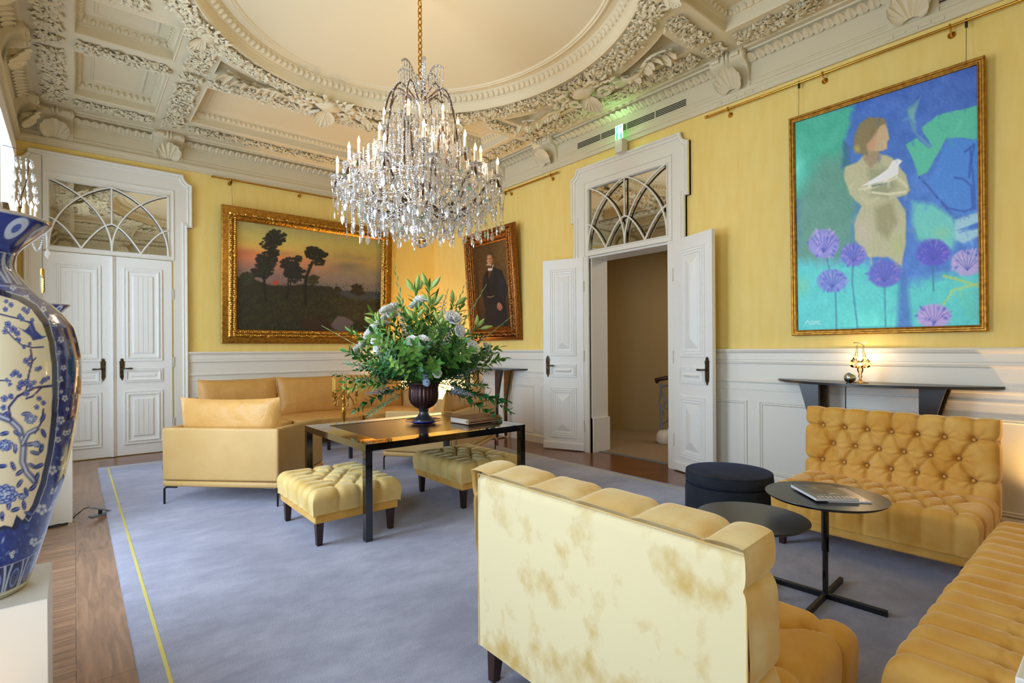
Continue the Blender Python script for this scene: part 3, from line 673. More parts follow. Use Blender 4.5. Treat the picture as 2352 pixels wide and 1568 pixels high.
# cartouches on the ring: four large on the axes, four small shells on the diagonals
def cartouche(mb, x, y, ang, s):
    T = np.array(Matrix.Translation((x, y, ZS-.02)) @ Euler((PI, 0, ang)).to_matrix().to_4x4()); T[:3, :3] *= s
    # shield
    a = np.linspace(0, 2*PI, 20, endpoint=False); rr = 1+.10*np.cos(4*a)
    P = [[(.16*k*rr[i]*math.cos(a[i]), .11*k*rr[i]*math.sin(a[i]), .07-.05*k**4) for i in range(20)] for k in (.01, .4, .7, .9, 1.0)]+[[(.16*rr[i]*math.cos(a[i]), .11*rr[i]*math.sin(a[i]), -.02) for i in range(20)]]
    mb.grid(np.array(P), wv=True, T=T)
    sp = lambda c, r0, r1, t0, t1: [(c[0]+(r0+(r1-r0)*q)*math.cos(t0+(t1-t0)*q), c[1]+(r0+(r1-r0)*q)*math.sin(t0+(t1-t0)*q), .04) for q in np.linspace(0, 1, 22)]
    for e in (-1, 1):
        mb.tube([(e*p[0], p[1], p[2]) for p in sp((.21, .10), .10, .02, 2.2, -4.2)], np.linspace(.026, .014, 22), 8, T=T)
        mb.tube([(e*p[0], p[1], p[2]) for p in sp((.22, -.08), .09, .02, -2.4, 4.0)], np.linspace(.026, .014, 22), 8, T=T)
        mb.tube([(e*.06, .13, .04), (e*.14, .17, .06), (e*.15, .23, .05), (e*.10, .25, .05), (e*.09, .21, .05)], [.022, .024, .02, .016, .012], 8, T=T)
    for a_ in (-1.1, -.7, -.35, 0, .35, .7, 1.1): scatter(mb, [(0, .10, .035)], .22-.06*abs(a_), -a_, .25, ALEAF, ALEAF_F, T=T)
    r2 = np.random.default_rng(5); k = 60; th = r2.uniform(0, 2*PI, k); d = r2.uniform(.16, .34, k)
    scatter(mb, np.column_stack([1.25*d*np.cos(th), .75*d*np.sin(th)-.02, np.full(k, .015)]), .085, th-PI/2, .35, T=T)
m_ = MB()
cartouche(m_, cx, cy+2.22, PI, 1.0); cartouche(m_, cx, cy-2.22, 0, 1.0); cartouche(m_, cx+2.17, cy, PI/2, 1.0); cartouche(m_, cx-2.17, cy, -PI/2, 1.0)
for sx in (1, -1):
    for sy in (1, -1): cartouche(m_, cx+sx*1.42, cy+sy*1.55, math.atan2(-sx, sy)+PI, .62)
obj('plaster_cartouche', m_, M['plaster'], ceil, smooth=60)
# scrolling acanthus sprays in the slivers beside the cartouches
m_ = MB()
for l, s, sx in [(t_, (1 if t_[0][1] > cy else -1), (1 if t_[0][0] > cx else -1)) for t_ in tris]:
    c = np.mean(np.array(l), 0)
    wide = abs(c[1]-cy) > 1.8
    base = np.array([cx+sx*.45, cy+s*2.28]) if wide else np.array([cx+sx*2.30, cy+s*.45])
    tip = np.array([cx+sx*1.12, cy+s*2.19]) if wide else np.array([cx+sx*2.22, cy+s*1.12])
    d = tip-base; nrm = np.array([-d[1], d[0]])/np.linalg.norm(d)
    P = [(*(base+d*q+nrm*.05*math.sin(q*7)), ZS-.02-.02*math.sin(q*5)) for q in np.linspace(0, 1, 24)]
    m_.tube(P, np.linspace(.035, .014, 24), 8)
    Q = [(*(tip+np.array([math.cos(t), math.sin(t)])*(.07-.012*t)-d/np.linalg.norm(d)*.05), ZS-.02) for t in np.linspace(0, 5, 20)]; m_.tube(Q, .016, 8)
    k = 18; qs = np.linspace(.05, 1, k); pos = np.array([(*(base+d*q+nrm*.03*math.sin(q*7)), -ZS-.02+.03) for q in qs]); an = math.atan2(d[1], d[0])-PI/2
    scatter(m_, pos+np.random.default_rng(2).uniform(-.02, .02, pos.shape)*np.array([1, 1, .6]), np.random.default_rng(3).uniform(.09, .16, k), an+np.random.default_rng(4).uniform(-.5, .5, k)+np.where(np.arange(k) % 2 == 0, .8, -.8), .3, ALEAF, ALEAF_F, T=np.diag([1, 1, -1, 1.0]))
obj('acanthus_spray', m_, M['plaster'], ceil, smooth=60)
# ================================================================== FURNITURE
# rug
m_ = MB(); rx0, rx1, ry0, ry1 = .205, 4.655, .32, 7.955
m_.rect(rx0, rx1, ry0, ry1, [(0, 0.0), (.004, .016), (.012, .02), (.092, .02)])
m_.rect(rx0, rx1, ry0, ry1, [(.106, .02), (.107, .02)], cap=True)
rug = obj('rug', m_, M['rug'], smooth=40, loc=(0, 0, 0.001))
tag(rug, 'large pale grey rug with thin yellow border line, spread over the parquet', 'rug')
m_ = MB(); m_.rect(rx0, rx1, ry0, ry1, [(.091, .019), (.092, .0212), (.106, .0212), (.107, .019)]); obj('border_stripe', m_, M['rug_line'], rug)
ZR = 0.021     # top of the rug

M['velvetott'] = mat('light_gold_velvet', 'E0C07A', 0.78, sheen=1.0, sheen_tint='F6F0C8', noise=(6, 'D0A650', 0.45, 0.72), bump=(260, 0.15, 0.001))
M['black_inset'] = mat('satin_black_inset', '0C0B0A', 0.28, coat=0.3, coat_rough=.25)
# ---- tufting -----------------------------------------------------------------
def seg_dist(X, Y, x0, y0, x1, y1):
    dx, dy = x1-x0, y1-y0; L2 = dx*dx+dy*dy+1e-9
    t = np.clip(((X-x0)*dx+(Y-y0)*dy)/L2, 0, 1); return np.hypot(X-x0-t*dx, Y-y0-t*dy)
def tufted(W, L, hs, r, rows, D, n=(120, 80), skirt=(1, 1, 1, 1), pit=1.6, puff=.5, seed=1, fold_r=None, wrinkle=.0022, lateral=False):
    """upholstered slab: top centred at origin (z=0), rounded edges, sides falling hs.
    rows = [(y, [x...])] buttons. returns (grid points, [button points])"""
    xe_, ye_ = W/2, L/2
    def axis(half, n_, s0, s1):
        a = -(half+hs*s0); b = half+hs*s1; return np.linspace(a, b, n_)
    S = axis(xe_, n[0], skirt[0], skirt[1]); Tt = axis(ye_, n[1], skirt[2], skirt[3])
    X, Y = np.meshgrid(S, Tt, indexing='ij')
    def fold(s, half):
        a = np.abs(s); flat = half-r; arc = r*PI/2
        q = np.clip((a-flat)/arc, 0, 1)*PI/2
        pos = np.where(a < flat, a, flat+r*np.sin(q)); drop = r*(1-np.cos(q))+np.clip(a-flat-arc, 0, None)
        return np.sign(s)*pos, drop, q
    px, dx_, qx = fold(X, xe_); py, dy_, qy = fold(Y, ye_)
    drop = np.where(dx_ > dy_, dx_+.3*np.minimum(dy_, r), dy_+.3*np.minimum(dx_, r)); drop = np.minimum(drop, np.maximum(dx_, dy_)+.25*r)
    nx = np.sign(X)*np.sin(qx); ny = np.sign(Y)*np.sin(qy); nz = np.cos(qx)*np.cos(qy)+1e-3
    nn = np.sqrt(nx*nx+ny*ny+nz*nz); nx, ny, nz = nx/nn, ny/nn, nz/nn
    d = np.full(X.shape, 9.0); B = []
    for k, (y, xs) in enumerate(rows):
        for x in xs: B.append((x, y))
        if k+1 < len(rows):
            y2, xs2 = rows[k+1]
            for x in xs:
                for x2 in xs2:
                    sp = abs(xs[1]-xs[0]) if len(xs) > 1 else .2
                    if abs(x2-x) < sp*.75: d = np.minimum(d, seg_dist(X, Y, x, y, x2, y2))
        sp = abs(xs[1]-xs[0]) if len(xs) > 1 else .2
        for e in (-1, 1):
            xx = xs[0] if e < 0 else xs[-1]
            if (lateral or abs(abs(xx)-xe_) < sp*1.3) and (lateral or len(xs) >= max(len(q[1]) for q in rows)): d = np.minimum(d, seg_dist(X, Y, xx, y, e*(xe_+hs*1.0), y))
    for y, xs, e in ((rows[0][0], rows[0][1], -1), (rows[-1][0], rows[-1][1], 1)):
        for x in xs: d = np.minimum(d, seg_dist(X, Y, x, y, x, e*(ye_+hs)))
    R = fold_r or .055
    h = np.sqrt(np.clip(1-(1-np.minimum(d/R, 1))**2, 0, 1))**.8
    H = D*h
    for x, y in B: H -= D*pit*np.exp(-((X-x)**2+(Y-y)**2)/(.020**2))
    # radiating creases around every button
    for x, y in B:
        rr = np.hypot(X-x, Y-y); th = np.arctan2(Y-y, X-x); H += wrinkle*np.sin(th*9+x*40)*np.exp(-(rr/.075)**2)*np.clip(rr/.02, 0, 1)
    r3 = np.random.default_rng(seed)
    for _ in range(5):
        kx, ky, ph = r3.uniform(-22, 22), r3.uniform(-22, 22), r3.uniform(0, 6); H += .0010*np.sin(kx*X+ky*Y+ph)
    H -= D*.55
    edge = np.clip(drop/max(hs, .01), 0, 1); H = H*(1-edge**4*.6)
    P = np.stack([px+nx*H, py+ny*H, -drop+nz*H], -1)
    return P, B
def stag(x0, x1, n_, ys, alt=True):
    s = (x1-x0)/(n_-1); rows = []
    for k, y in enumerate(ys):
        xs = [x0+s*i for i in range(n_)] if k % 2 == 0 or not alt else [x0+s*(i+.5) for i in range(n_-1)]
        rows.append((y, xs))
    return rows
def buttons(mb_list, parent, m, T=None, r=.011, z=-.030):
    for x, y in mb_list:
        b = MB(); b.ball((0, 0, 0), r, 10, sq=(1, 1, .6)); o = obj('button', b, m, parent, smooth=80)
        if T is not None:
            p = T @ np.array([x, y, z, 1]); o.location = p[:3]; o.rotation_euler = Matrix(T.tolist()).to_euler()
        else: o.location = (x, y, z)
def leg_taper(parent, x, y, h, top=.028, bot=.017, ox=0, oy=0, m='walnut', z0=0):
    b = MB(); b.add([(x+sx*bot+ox, y+sy*bot+oy, z0) for sy in (-1, 1) for sx in (-1, 1)]+[(x+sx*top, y+sy*top, h) for sy in (-1, 1) for sx in (-1, 1)],
                    [(0, 2, 3, 1), (4, 5, 7, 6), (0, 1, 5, 4), (2, 6, 7, 3), (0, 4, 6, 2), (1, 3, 7, 5)])
    return obj('leg', b, M[m], parent, bevel=.003)

def velvet_sofa(label, loc, rz, W, D, hback, seat_h, ncol, m_seat, m_back, with_back=True, group='tufted velvet sofas', front_m=.12):
    """origin at floor centre, front towards -y, back at +y"""
    t = thing('tufted_sofa', label, 'sofa', loc, rz, group)
    rail0, rail1 = .165, .235
    bt = .13 if with_back else 0
    sd = D-bt+.02
    # seat
    ys = np.linspace(-sd/2+front_m, sd/2-.06, 4)
    P, B = tufted(W, sd, seat_h-rail1-.0, .05, stag(-W/2+.10, W/2-.10, ncol, ys), .030, n=(int(W*130), int((sd+.4)*120)), skirt=(1, 1, 1, .3))
    P = P+np.array([0, -D/2+sd/2, seat_h+.012]); b = MB(); b.grid(P); obj('seat', b, M[m_seat], t, smooth=180)
    b = MB(); b.box(-W/2+.008, W/2-.008, -D/2+.008, D/2-.01, rail0, rail1+.01); obj('base_rail', b, M[m_seat], t, bevel=.012)
    if with_back:
        H = hback-rail0
        Tb = np.array(Matrix.Translation((0, D/2-bt+.005, 0)) @ Euler((math.radians(84), 0, 0)).to_matrix().to_4x4())
        # local: x across, y up the back, z facing front -> rotate so that z points to -y
        hb_ = hback-seat_h+.10
        ys = [seat_h+.10-(hback+seat_h-.10)/2, 0, 0, 0]
        c0 = (hback+seat_h-.10)/2; ys = [seat_h+.115-c0, seat_h+.245-c0, seat_h+.375-c0]
        rows = stag(-W/2+.11, W/2-.11, ncol, ys)
        P, B = tufted(W, hb_, bt+.026, .035, rows, .034, n=(int(W*150), int(hb_*170)+40), skirt=(1, 1, 0, 1), wrinkle=.0055)
        b = MB(); b.grid(P, T=np.array(Matrix.Translation((0, D/2-bt-.03, c0)).to_4x4()) @ np.array(Euler((math.radians(86), 0, 0)).to_matrix().to_4x4()))
        obj('backrest', b, M['velvetdaylit' if m_back == 'velvetpale' else m_seat], t, smooth=180)
        Tb = np.array(Matrix.Translation((0, D/2-bt-.03, c0)) @ Euler((math.radians(86), 0, 0)).to_matrix().to_4x4())
        buttons(B, t, M[m_seat], Tb, z=-.022)
        # flat outer back with a piped seam
        b = MB(); zt = hback-.030
        pts = []
        NX, NZ = 40, 30
        for i in range(NX+1):
            row = []
            for j in range(NZ+1):
                x = -W/2+.004+(W-.008)*i/NX; z = rail0+(zt-rail0)*j/NZ
                row.append((x, D/2+.004+.006*math.sin(PI*i/NX)*math.sin(PI*j/NZ)+.0015*math.sin(7*x+5*z)-(.03 if j == NZ else 0), z+(.012 if j == NZ else 0)))
            pts.append(row)
        b.grid(np.array(pts)); obj('outer_back', b, M[m_back], t, smooth=180)
        b = MB(); b.box(-W/2+.004, -W/2+.014, D/2-bt+.02, D/2+.002, rail0, zt-.30); b.box(W/2-.014, W/2-.004, D/2-bt+.02, D/2+.002, rail0, zt-.30); b.box(-W/2+.006, W/2-.006, D/2-.02, D/2-.008, rail0, rail1)
        obj('side_panel', b, M[m_back], t)
        b = MB(); b.tube([(-W/2+.004, D/2+.003, rail0), (-W/2+.004, D/2+.003, zt), (W/2-.004, D/2+.003, zt), (W/2-.004, D/2+.003, rail0)], .004, 8); obj('piping', b, M['velvetdaylit' if m_back == 'velvetpale' else m_seat], t, smooth=80)
    for sx in (-1, 1):
        for sy in (-1, 1): leg_taper(t, sx*(W/2-.05), sy*(D/2-.05), rail0, .027, .018, ox=0, oy=sy*.012, z0=ZR)
    return t
velvet_sofa('pale gold velvet sofa seen from behind, smooth back towards the camera', (1.675, 1.21, 0), PI/2, 1.15, .75, .91, .43, 5, 'velvet', 'velvetpale')
velvet_sofa('gold velvet sofa with diamond-buttoned back under the console and blue painting', (4.175, 1.13, 0), -PI/2, 1.10, .75, .93, .43, 7, 'velvet', 'velvet')
velvet_sofa('gold velvet sofa cut by the right edge of the photo, only its seat in view', (2.85, .12, 0), PI, 1.96, .75, .91, .45, 15, 'velvet', 'velvet', front_m=.24)

def ottoman(label, x, y, w=.64, d=.80):
    t = thing('tufted_ottoman', label, 'ottoman', (x, y, 0), 0, 'square tufted ottomans')
    P, B = tufted(w+.02, d+.02, .13, .055, stag(-w/2+.17, w/2-.15, 3, np.linspace(-d/2+.10, d/2-.10, 6)), .036, n=(120, 140), fold_r=.055, lateral=True)
    b = MB(); b.grid(P+np.array([0, 0, .405])); obj('cushion', b, M['velvetott'], t, smooth=180)
    b = MB(); b.box(-w/2, w/2, -d/2, d/2, .185, .265); obj('base_rail', b, M['velvet'], t, bevel=.012)
    for sx in (-1, 1):
        for sy in (-1, 1): leg_taper(t, sx*(w/2-.045), sy*(d/2-.045), .186, .027, .019, z0=ZR)
ottoman('square tufted gold ottoman under the near left corner of the black table', 1.60, 4.09)
ottoman('square tufted gold ottoman tucked under the right half of the black table', 2.87, 4.14)

# ---- black table ---------------------------------------------------------------
t = thing('black_table', 'high-gloss black rectangular table with square legs, urn of flowers on it', 'table', (2.36, 4.21, 0), 0)
hx_, hy_ = .76, .645; zt = .722
b = MB(); b.rect(-hx_, hx_, -hy_, hy_, [(.055, zt-.052), (0, zt-.052), (0, zt), (.16, zt), (.162, zt-.004)]); b.rect(-hx_, hx_, -hy_, hy_, [(.055, zt-.052), (.055, zt-.03)], cap=True)
obj('frame', b, M['black'], t)
b = MB(); b.box(-hx_+.162, hx_-.162, -hy_+.162, hy_-.162, zt-.03, zt-.003); obj('table_top', b, M['black_inset'] if 'black_inset' in M else M['black'], t)
for sx in (-1, 1):
    for sy in (-1, 1):
        b = MB(); b.box(sx*hx_-(.052 if sx > 0 else 0), sx*hx_+(0 if sx > 0 else .052), sy*hy_-(.052 if sy > 0 else 0), sy*hy_+(0 if sy > 0 else .052), ZR, zt-.05); obj('leg', b, M['black'], t)

# ---- leather seats -------------------------------------------------------------
def pillow(mb, w, h, th, T=None, n=26, edge=.16, wr=.006, seed=0):
    u = np.linspace(-1, 1, n); U, V = np.meshgrid(u, u, indexing='ij'); r4 = np.random.default_rng(seed)
    prof = (np.clip(1-np.abs(U)**5, 0, 1)**.5)*(np.clip(1-np.abs(V)**2.6, 0, 1)**.55)
    W = np.zeros_like(U)
    for _ in range(10):
        kx, ky, ph = r4.uniform(-9, 9), r4.uniform(-6, 6), r4.uniform(0, 6); W += wr*.4*np.sin(kx*U+ky*V+ph)
    crn = 1-edge*.25*(U*V)**2*0
    for s in (1, -1):
        x = U*w/2*(1-.03*(1-V*V)*0); y = V*h/2*(1-.02*np.cos(U*3)); z = s*th/2*prof*(1+0*W)+W*prof
        y = y*(1+.05*np.abs(U)**6); P = np.stack([x, y, z], -1); mb.grid(P if s > 0 else P[::-1], T=T)
def soft_block(mb, x0, x1, y0, y1, z0, z1, puff=.02, n=22, T=None, seed=0):
    """cushion block with bulging top/front"""
    r4 = np.random.default_rng(seed); cxx, cyy, czz = (x0+x1)/2, (y0+y1)/2, (z0+z1)/2; hx, hy, hz = (x1-x0)/2, (y1-y0)/2, (z1-z0)/2
    def sph(a, b): return a
    u = np.linspace(-1, 1, n); v = np.linspace(-1, 1, 12); A, B_ = np.meshgrid(u, u, indexing='ij')
    def rnd_(X, Y, Z):
        # rounded box via superellipsoid
        p = 7.0; L_ = (np.abs(X)**p+np.abs(Y)**p+np.abs(Z)**p)**(1/p); X, Y, Z = X/L_, Y/L_, Z/L_
        bx = cxx+X*hx; by = cyy+Y*hy; bz = czz+Z*hz
        bulge = puff*(np.clip(1-X*X, 0, 1)*np.clip(1-Y*Y, 0, 1)); wv = .0025*np.sin(X*11+Y*5+seed)+.0025*np.sin(Y*13-X*3)
        return np.stack([bx, by, bz+np.sign(Z)*(np.abs(Z) > .6)*(bulge)+wv*(Z > .5)], -1)
    for s in (-1, 1):
        mb.grid(rnd_(A, B_, s*np.ones_like(A))[::s]); mb.grid(rnd_(A, s*np.ones_like(A), B_)[::-s]); mb.grid(rnd_(s*np.ones_like(A), A, B_)[::s])
def lsofa(label, loc, rz, W, D, ncush, legs=True, group=None, cat='sofa', name='leather_sofa', hb=.71, backc=None, arm_front=None, seat_ext=.10, cush_top=.93, seat_top=.44, lean=.30):
    """box frame open to the front (-y); origin floor centre of the frame"""
    t = thing(name, label, cat, loc, rz, group); th = .065; z0, z1 = .178, .232
    b = MB(); b.box(-W/2, W/2, -D/2, D/2, z0, z1); obj('base_rail', b, M['leather'], t, bevel=.02)
    b = MB(); b.box(-W/2, W/2, D/2-th, D/2, z1+.004, hb); obj('back_panel', b, M['leather'], t, bevel=.02)
    for s in (-1, 1):
        b = MB(); x0, x1 = sorted((s*W/2, s*(W/2-th))); fy = -D/2+.02
        b.add([(x, y, z) for x in (x0, x1) for y, z in ((fy, z1+.004), (D/2-th+.003, z1+.004), (D/2-th+.003, hb), (fy+.02, hb-.012))], [(0, 1, 2, 3), (7, 6, 5, 4), (0, 4, 5, 1), (1, 5, 6, 2), (2, 6, 7, 3), (3, 7, 4, 0)])
        obj('arm', b, M['leather'], t, bevel=.018)
    iw = W-2*th; cw = iw/ncush
    for k in range(ncush):
        xa = -iw/2+k*cw+.004; xb2 = xa+cw-.008
        b = MB(); soft_block(b, xa, xb2, -D/2-seat_ext, D/2-th-.04, .245, .335, .008, seed=k); soft_block(b, xa, xb2, -D/2-seat_ext, D/2-th-.04, .33, seat_top, .014, seed=k+3); obj('seat_cushion', b, M['leathersoft'], t, smooth=60)
        b = MB(); hh = (cush_top-seat_top+.04)
        Tp = np.array(Matrix.Translation(((xa+xb2)/2, D/2-th-.13, seat_top+hh/2-.03)) @ Euler((PI/2-lean*.5, 0, 0)).to_matrix().to_4x4())
        pillow(b, cw-.01, hh, .20, Tp, seed=k+7, wr=.006); obj('back_cushion', b, M['leathersoft'], t, smooth=180)
    for sx in (-1, 1):
        for sy in (-1, 1):
            b = MB(); x, y = sx*(W/2-.014), sy*(D/2-.014)
            P = [(x, y, ZR), (x, y, z0-.03)]+[(x-sx*.03*(1-math.cos(q)), y, z0-.03+.026*math.sin(q)) for q in np.linspace(.2, PI/2, 5)]+[(x-sx*.12, y, z0-.003)]
            b.tube(P, .009, 8); obj('leg', b, M['satinblack'], t, smooth=50)
    return t
# left armchair: rear legs at (0.621,5.669) and (1.379,4.908); faces the far corner
dx, dy = (1.379-.621), (4.908-5.669); L_ = math.hypot(dx, dy); ux, uy = dx/L_, dy/L_; nx, ny = -uy, ux      # n points to the front
Wc, Dc = L_+.028, .90; mx_, my_ = (.621+1.379)/2+nx*(Dc/2-.014), (5.669+4.908)/2+ny*(Dc/2-.014)
a1 = lsofa('tan leather armchair seen from behind, standing left of the black table', (mx_, my_, 0), math.atan2(ny, nx)+PI/2, Wc, Dc, 1, name='leather_armchair', cat='armchair', cush_top=.95)
# right loveseat
th = math.radians(35); AB = (math.cos(th), math.sin(th)); AL = (-AB[1], AB[0]); A_ = (3.25, 4.86); W2, D2 = 1.50, .92
mx_, my_ = A_[0]+AB[0]*W2/2+AL[0]*D2/2, A_[1]+AB[1]*W2/2+AL[1]*D2/2
a2 = lsofa('tan leather armchair turned away behind the right end of the black table', (mx_, my_, 0), math.atan2(AL[1], AL[0])+PI/2, W2, D2, 1, name='leather_armchair', cat='armchair', cush_top=.92)
# long sofa along the far wall
a3 = lsofa('long tan leather sofa below the landscape painting, three back cushions', (2.86, 8.05, 0), 0, 3.24, .95, 3, name='leather_sofa', cat='sofa', cush_top=.98, hb=.75, seat_top=.44)
# care label on the left chair
b = MB(); b.box(Wc/2+.0005, Wc/2+.012, Dc/2-.025, Dc/2-.02, .33, .36)
obj('label_tab', b, M['grey_plastic'], a1)

# coffee table between the leather seats, mostly hidden
t = thing('low_table', 'low black table behind the big black table, gold candelabrum on it', 'table', (2.43, 6.85, 0), 0)
b = MB(); b.box(-.30, .30, -.40, .40, .36, .40); obj('table_top', b, M['black'], t, bevel=.003)
for sx in (-1, 1):
    for sy in (-1, 1): b = MB(); b.box(sx*.275-.02, sx*.275+.02, sy*.375-.02, sy*.375+.02, ZR, .36); obj('leg', b, M['black'], t)
# candelabrum
cb_ = thing('candelabrum', 'ornate gold branched candelabrum in front of the tan leather sofa', 'candelabrum', (2.655, 6.57, .40), 0); cb_.scale = (.92, .92, .92)
b = MB(); b.lathe([(0, 0), (.065, 0), (.068, .012), (.05, .02), (.03, .03), (.02, .045), (.014, .06), (.018, .10), (.028, .20), (.032, .25), (.024, .29), (.018, .30), (.026, .32), (.016, .34), (.022, .38), (.03, .41), (.018, .44), (.014, .47), (.022, .50), (.02, .53), (.0, .535)], 18)
obj('stem', b, M['goldleaf'], cb_, smooth=50)
arms = [(0.1, .20), (2.2, .16), (3.5, .15), (4.7, .17)]
cpos = []
for a_, r_ in arms:
    b = MB(); ca_, sa_ = math.cos(a_), math.sin(a_)
    P = [(ca_*q*r_, sa_*q*r_, .40+.07*math.sin(q*PI*1.5)-.02*q) for q in np.linspace(.08, .72, 12)]
    P += [(ca_*r_*(.72+.28*math.sin(q)), sa_*r_*(.72+.28*math.sin(q)), .312+.045*(1-math.cos(q))) for q in np.linspace(.2, PI*.75, 8)]
    P.append((ca_*r_, sa_*r_, .44))
    b.tube(P, .008, 8); b.lathe([(0, .43), (.012, .43), (.028, .445), (.03, .452), (.012, .458), (.016, .48), (.02, .50), (.022, .505), (.012, .505)], 14, c=(ca_*r_, sa_*r_, 0))
    obj('branch', b, M['goldleaf'], cb_, smooth=50); cpos.append((ca_*r_, sa_*r_, .495))
cpos.append((0, 0, .53))
cm = MB(); cm.lathe([(0, 0), (.011, 0), (.010, .21), (.006, .215), (.0, .217)], 12); cm.tube([(0, 0, .215), (0, 0, .228)], .0012, 5); cmesh = mesh_of('candle', cm, 50)
for i, p in enumerate(cpos):
    o = obj('candle', cmesh, M['candle'], loc=(2.655+p[0]*.92, 6.57+p[1]*.92, .40+p[2]*.92)); o.scale = (.85, .85, .92)
    tag(o, ['yellow taper candle on the right-reaching arm of the gold candelabrum', 'yellow taper candle on the rear arm of the gold candelabrum', 'yellow taper candle on the left arm of the gold candelabrum', 'yellow taper candle on the front arm of the gold candelabrum', 'tallest yellow taper candle at the centre of the gold candelabrum'][i], 'candle', 'yellow candles in the candelabrum')

# ---- right-hand group ------------------------------------------------------------
t = thing('round_pouf', 'dark midnight-blue velvet drum pouf behind the side tables', 'pouf', (3.925, 2.074, 0), 0)
b = MB(); b.lathe([(0, .02), (.30, .02), (.315, .03), (.322, .10), (.322, .30), (.316, .345), (.30, .35), (0, .35)], 48, mod=lambda a, z: 1+.004*np.sin(a*7)); obj('body', b, M['velvetblue'], t, smooth=60)
b = MB(); b.lathe([(0, .352), (.305, .352), (.318, .36), (.322, .385), (.318, .43), (.308, .442), (.30, .444), (.2, .452), (0, .456)], 48); obj('lid', b, M['velvetblue'], t, smooth=60)
b = MB(); b.tube([(.314*math.cos(a_), .314*math.sin(a_), .438) for a_ in np.linspace(0, 2*PI, 48, endpoint=False)], .004, 6, closed=True); obj('piping', b, M['velvetblue'], t, smooth=60)

def side_table(label, x, y, r, h, rz):
    t = thing('side_table', label, 'side table', (x, y, 0), rz, 'round black side tables')
    b = MB(); b.lathe([(0, h-.018), (r-.02, h-.018), (r-.004, h-.008), (r, h-.003), (r-.001, h), (0, h)], 64); obj('table_top', b, M['table_black'], t, smooth=40)
    b = MB(); b.cyl((0, 0), .019, .28, h-.018, 20); b.cyl((0, 0), .015, .03, .28, 20); obj('pole', b, M['black'], t, smooth=50)
    for k in range(4):
        b = MB(); b.box(.0, .285, -.011, .011, ZR, ZR+.032, T=TR(rz=k*PI/2)); obj('foot', b, M['satinblack'], t, bevel=.004)
    return t
side_table('taller round black side table carrying two magazines', 3.17, 1.12, .298, .59, math.radians(3))
side_table('lower round black side table with bare top beside the pouf', 2.833, 1.366, .285, .48, math.radians(3))

# magazines ------------------------------------------------------------------------
GLYPH = {'E': ['111', '100', '110', '100', '111'], 'S': ['111', '100', '111', '001', '111'], 'N': ['101', '111', '111', '111', '101'], 'T': ['111', '010', '010', '010', '010'], 'I': ['111', '010', '010', '010', '111'], 'A': ['010', '101', '111', '101', '101'],
         'L': ['100', '100', '100', '100', '111'], 'R': ['110', '101', '110', '101', '101'], 'M': ['101', '111', '111', '101', '101'], 'O': ['111', '101', '101', '101', '111'], 'V': ['101', '101', '101', '101', '010'], 'B': ['110', '101', '110', '101', '110'], 'U': ['101', '101', '101', '101', '111']}
